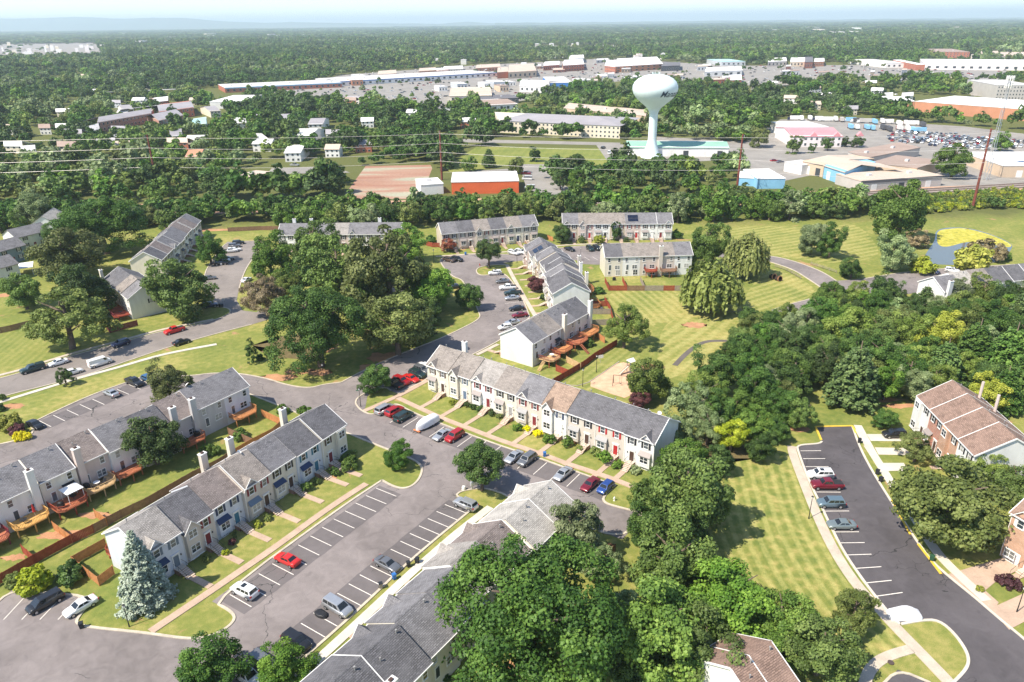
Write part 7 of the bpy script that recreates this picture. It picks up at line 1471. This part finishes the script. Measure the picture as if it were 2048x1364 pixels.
for lab, key, a, b_, w_, k, l in (('bright clipped hedge bush at the lower left', 'D', 195, 770, 200, 'yellow', 'shrub'), ('yellow low bush left of the bright hedge', 'D', 80, 770, 110, 'olive', 'shrub'), ('dark spreading bush by the fenced end yard', 'D', 415, 720, 190, 'oak', 'shrub'), ('yellow bush in the kerb bed of the left lot', 'A', 50, 1195, 130, 'yellow', 'shrub'), ('dark red bush in the kerb bed of the left lot', 'A', 95, 1232, 90, 'purple', 'shrub'), ('low yellow flowers in the kerb bed', 'A', 130, 1258, 100, 'gold', 'shrub'), ('green bush at the left edge by the bank', 'A', 10, 1035, 50, 'maple', 'ball'), ('dark bush at the left edge below the bank', 'A', -10, 1100, 70, 'oak', 'shrub'),
    ('small upright bush left of the great dark oak', 'A', 1468, 775, 75, 'oak', 'column'), ('low bush beside the upright bush', 'A', 1520, 805, 50, 'oak', 'shrub'), ('low bush under the great dark oak', 'A', 1580, 770, 80, 'maple', 'shrub'), ('garden bush behind the orange deck fence', 'A', 1650, 1105, 90, 'maple', 'shrub'), ('leafy bush beside the white chimney', 'A', 1780, 1115, 90, 'maple', 'shrub'), ('overgrown garden bush below the rear windows', 'A', 1400, 1250, 110, 'maple', 'shrub'), ('overgrown garden bush by the long fence', 'A', 1230, 1340, 120, 'maple', 'shrub'), ('purple bush beside the right driveway', 'G', 1960, 775, 130, 'purple', 'shrub'), ('pale low bush in the right front bed', 'G', 1790, 815, 50, 'yellow', 'ball'), ('bush below the huge oak crown at left', 'E', 620, 1340, 60, 'oak', 'shrub'),
    ('round bush before the solar row, left', 'B', 1415, 112, 50, 'maple', 'ball'), ('golden bush before the solar row', 'B', 1515, 112, 70, 'yellow', 'ball'), ('bush before the solar row, right', 'B', 1675, 113, 36, 'oak', 'ball'), ('bush at the left end of the top centre row', 'B', 535, 112, 80, 'oak', 'shrub'), ('dark bush by the rear yards of the long row', 'B', 1520, 415, 60, 'oak', 'shrub'), ('bush inside the red deck yard', 'B', 1455, 720, 70, 'maple', 'shrub'), ('garden bushes along the long row', 'B', 1190, 450, 50, 'oak', 'ball'), ('leafy hedge along the pond bank, left', 'C', 1450, 262, 170, 'yellow', 'shrub'), ('leafy hedge along the pond bank, right', 'C', 1740, 235, 200, 'yellow', 'shrub'), ('dark reeds in the pond at right', 'C', 1830, 175, 210, 'brown', 'shrub'), ('reeds on the right pond bank', 'C', 1940, 215, 70, 'maple', 'shrub')):
    shrub(lab, *zz(key, a, b_), w_ / 2.926, k, l)
CLEAR_SHOP = [P(*p) for p in shop]
# --- woods beyond: the nearest trees one by one, the rest as one mass
def blocked(x, y, r=3.):
    for poly in CLEAR + FOOT:
        if inside(poly, x, y): return True
    return False
BELT = [RAILP for RAILP in RAIL]
def near_rail(x, y): return min((abs(y - p.y) if abs(x - p.x) < 30 else 99) for p in BELT)
pts = []
rw = random.Random(5)
LAWN_FREE = [[P(*p) for p in q] for q in (ZC((230, 60), (700, 0), (760, 30), (1010, 0), (1240, 150), (1200, 260), (500, 220)), [(1800, 470), (1880, 440), (2060, 480), (2060, 540), (1760, 560)], [(400, 450), (560, 450), (560, 560), (380, 620)], [(1520, 470), (1700, 470), (1700, 560), (1500, 540)])]
Y = 262.
def on_scrub(x, y): return inside(SCRUB, x, y)
while Y < 4200:
    sp = 6.6 if Y < 345 else (9.6 if Y < 800 else (12. if Y < 1500 else 19.))
    X = -Y * .74 - 40
    while X < Y * .74 + 40:
        x = X + rw.uniform(-.45, .45) * sp; y = Y + rw.uniform(-.45, .45) * sp; X += sp
        ry = min(RAIL, key=lambda q: abs(q.x - x)).y if y < 480 else 0
        if y < 480 and abs(y - ry) < 9.5: continue
        if y < ry - 42: continue
        if blocked(x, y) or (y < 480 and any(inside(q, x, y) for q in LAWN_FREE)): continue
        u = rw.random()
        pn = math.sin(x * .03 + 2 * math.sin(y * .013)) * math.sin(y * .024)
        h = (3. + 5.6 * u ** 1.7) * (1 + .22 * pn) if Y < 1500 else rw.uniform(6., 12)
        if y < ry: h = rw.uniform(3.6, 6.)
        g_ = math.sin(x * .021 + 1.3) * math.sin(y * .017 + .6) + .5 * math.sin(x * .05 + y * .043)
        if Y > 420 and g_ > .98: continue
        pts.append((x, y, h))
    Y += sp
NEAR_FREE = [t_ for t_ in TREES]
pts = [p for p in pts if not (p[1] < 330 and any((p[0] - q[0]) ** 2 + (p[1] - q[1]) ** 2 < (q[2] * .8) ** 2 for q in NEAR_FREE))]
pts.sort(key=lambda p: p[1])
budget = max(0, 296 - sum(1 for o in COL.objects if o.get('category') == 'tree'))
inview = [p for p in pts if -120 < proj(p[0], p[1], 6)[0] < 2168]
KINDS_ = ['oak', 'oak', 'maple', 'maple', 'olive', 'pale', 'oak']
single = set()
for p in inview[:budget]:
    single.add(p); k = rw.choice(KINDS_)
    side = 'left' if p[0] < -60 else ('right' if p[0] > 90 else 'middle')
    tree({'left': 'leafy tree in the belt along the railway at left', 'middle': 'leafy tree in the belt along the railway behind the rows', 'right': 'leafy tree in the belt along the railway near the pond'}[side], 0, 0, 0, k, 'mid', rw.uniform(.9, 1.2), 'trees of the railway belt', at=(p[0], p[1]), R=p[2])
rest = [p for p in pts if p not in single]
for k in range(1500):
    px, py = rw.uniform(300, 2048), rw.uniform(118, 205); p = P(px, py)
    if inside(CLEAR_SHOP, p.x, p.y) and rw.random() < .16: rest.append((p.x, p.y, rw.uniform(2.2, 5.)))
for k in range(60):
    p = P(*rw.choice([(rw.uniform(0, 200), rw.uniform(84, 118)), (rw.uniform(0, 200), rw.uniform(84, 118)), (rw.uniform(1580, 1730), rw.uniform(54, 67))])); rest.append((p.x, p.y, rw.uniform(6, 12), .6))
src = bpy.data.collections.new('forest_sources')
for i, (l, k) in enumerate([(l, k) for l in range(6) for k in ('pine', 'oak', 'oak', 'oak', 'maple', 'maple', 'olive', 'pale')]):
    me = CR_['low'][l].copy(); me.materials.clear(); me.materials.append(LEAF[k]); src.objects.link(bpy.data.objects.new('forest_tree_%02d' % i, me))
def forest(name, label, P_, nk=8, nl=6):
    me = bpy.data.meshes.new(name); me.from_pydata([(p[0], p[1], 0) for p in P_], [], [])
    sz = []; ix = []; rr = random.Random(8)
    for p in P_:
        sz += [p[2], p[2], p[2] * (p[3] if len(p) > 3 else rr.uniform(.75, 1.15))]
        m_ = math.sin(p[0] * .013 + math.sin(p[1] * .009) * 2) + math.sin(p[1] * .011 + math.sin(p[0] * .006) * 2.5) + rr.gauss(0, .9)
        ix.append(rr.randrange(nl) * nk + int(max(0, min(nk - 1, (m_ + 2.4) / 4.8 * nk))))
    a1 = me.attributes.new('size', 'FLOAT_VECTOR', 'POINT'); a1.data.foreach_set('vector', sz); a2 = me.attributes.new('pick', 'INT', 'POINT'); a2.data.foreach_set('value', ix)
    o = inst(name, me); tag(o, label, name, kind='stuff')
    ng = bpy.data.node_groups.new(name, 'GeometryNodeTree'); ng.interface.new_socket('Geometry', in_out='INPUT', socket_type='NodeSocketGeometry'); ng.interface.new_socket('Geometry', in_out='OUTPUT', socket_type='NodeSocketGeometry')
    gi, go = ng.nodes.new('NodeGroupInput'), ng.nodes.new('NodeGroupOutput'); ci = ng.nodes.new('GeometryNodeCollectionInfo'); ci.inputs[0].default_value = src; ci.inputs['Separate Children'].default_value = True; ci.inputs['Reset Children'].default_value = True
    ip = ng.nodes.new('GeometryNodeInstanceOnPoints'); ip.inputs['Pick Instance'].default_value = True
    na = ng.nodes.new('GeometryNodeInputNamedAttribute'); na.data_type = 'FLOAT_VECTOR'; na.inputs[0].default_value = 'size'
    nb = ng.nodes.new('GeometryNodeInputNamedAttribute'); nb.data_type = 'INT'; nb.inputs[0].default_value = 'pick'
    rv = ng.nodes.new('FunctionNodeRandomValue'); rv.data_type = 'FLOAT_VECTOR'; rv.inputs[0].default_value = (0, 0, 0); rv.inputs[1].default_value = (0, 0, 6.28)
    L = ng.links.new; L(gi.outputs[0], ip.inputs['Points']); L(ci.outputs[0], ip.inputs['Instance']); L(rv.outputs[0], ip.inputs['Rotation']); L([q for q in na.outputs if q.enabled and q.name == 'Attribute'][0], ip.inputs['Scale']); L([q for q in nb.outputs if q.enabled and q.name == 'Attribute'][0], ip.inputs['Instance Index']); L(ip.outputs[0], go.inputs[0])
    md = o.modifiers.new('forest', 'NODES'); md.node_group = ng
    return o
Y = 4200.
while Y < 16000:
    sp = Y * .0085; X = -Y * .74
    while X < Y * .74:
        if math.sin(X * .004 + 2) * math.sin(Y * .0031) + .4 * math.sin(X * .011 + Y * .009) < .95: rest.append((X + rw.uniform(-.5, .5) * sp, Y + rw.uniform(-.5, .5) * sp, sp * rw.uniform(.5, .75), 9. / sp * rw.uniform(.7, 1.6)))
        X += sp
    Y += sp
forest('forest', 'unbroken leafy woodland reaching to the horizon', rest)
sc_ = []
xs_ = [p.x for p in SCRUB]; ys_ = [p.y for p in SCRUB]
for k in range(2600):
    x, y = rw.uniform(min(xs_), max(xs_)), rw.uniform(min(ys_), max(ys_))
    if inside(SCRUB, x, y): sc_.append((x, y, rw.uniform(.6, 1.7)))
src_keep = src; src = bpy.data.collections.new('scrub_sources')
for i, (l, k) in enumerate([(l, k) for l in range(3) for k in ('maple', 'yellow', 'olive', 'maple')]):
    me = CR_['low'][l].copy(); me.materials.clear(); me.materials.append(LEAF[k]); src.objects.link(bpy.data.objects.new('scrub_bush_%02d' % i, me))
forest('scrub', 'bright green scrub along the far side of the gravel track', sc_, 4, 3)
print('TREES', sum(1 for o in COL.objects if o.get('category') == 'tree'), 'forest', len(rest))
# ================================================================ far hills and haze
M_HILL = plain('hill_forest', (.06, .09, .035), .95, .05, var=.3, scale=.002, fine=.02)
def ridge_px(name, xs, ys, Yd, base=0.):
    v = []; f = []
    for x, y in zip(xs, ys):
        # height that reaches pixel row y at distance Yd
        lo, hi = 0., 3000.
        for _ in range(40):
            mid_ = (lo + hi) / 2; p_ = None
            X = (x - 1024) / F * Yd * 1.0; py = proj(X, Yd, mid_)[1]
            if py > y: lo = mid_
            else: hi = mid_
        v += [(X, Yd - hi * 7, -2), (X, Yd, hi), (X, Yd + hi * 7, -2)]
    n = len(xs)
    for i in range(n - 1):
        for k in range(2): f.append((i * 3 + k, i * 3 + 3 + k, i * 3 + 4 + k, i * 3 + 1 + k))
    me = bpy.data.meshes.new(name); me.from_pydata(v, [], f); me.materials.append(M_HILL); o = inst(name, me); o['kind'] = 'structure'; return o
xs = list(range(-500, 1060, 25)); r_ = random.Random(2)
prof = [(-500, 36), (0, 35), (100, 37), (180, 36), (240, 34), (300, 37), (360, 36), (430, 35), (500, 42), (560, 45), (640, 44), (720, 46), (900, 47), (935, 44.5), (956, 42.5), (985, 46), (1060, 47)]
def interp(x):
    for (a, c), (b_, d) in zip(prof, prof[1:]):
        if a <= x <= b_: return c + (d - c) * (x - a) / (b_ - a)
    return 46
ridge_px('hills', xs, [interp(x) + r_.uniform(-.7, .7) for x in xs], 24000)
xs = list(range(1000, 2600, 30))
ridge_px('hills', xs, [46 - (x - 1000) * .0105 + r_.uniform(-1, .6) for x in xs], 20000)
hb = MB(); hb.box(-65000, 65000, -500, 65000, -3, 420, None) if False else None
me = bpy.data.meshes.new('haze'); x0, x1, y0, y1, z0, z1 = -65000, 65000, -600, 65000, -3., 400.
me.from_pydata([(x, y, z) for z in (z0, z1) for x, y in ((x0, y0), (x1, y0), (x1, y1), (x0, y1))], [], [(3, 2, 1, 0), (4, 5, 6, 7), (0, 1, 5, 4), (1, 2, 6, 5), (2, 3, 7, 6), (3, 0, 4, 7)])
hm = bpy.data.materials.new('haze'); hm.use_nodes = True; t = hm.node_tree; t.nodes.clear()
vo = t.nodes.new('ShaderNodeVolumePrincipled'); out = t.nodes.new('ShaderNodeOutputMaterial'); t.links.new(vo.outputs[0], out.inputs['Volume'])
vo.inputs['Color'].default_value = (.74, .88, 1, 1); vo.inputs['Density'].default_value = 7.5e-5; vo.inputs['Anisotropy'].default_value = .1
me.materials.append(hm); tag(inst('haze', me), 'thin summer haze over the whole landscape', 'haze', kind='stuff')
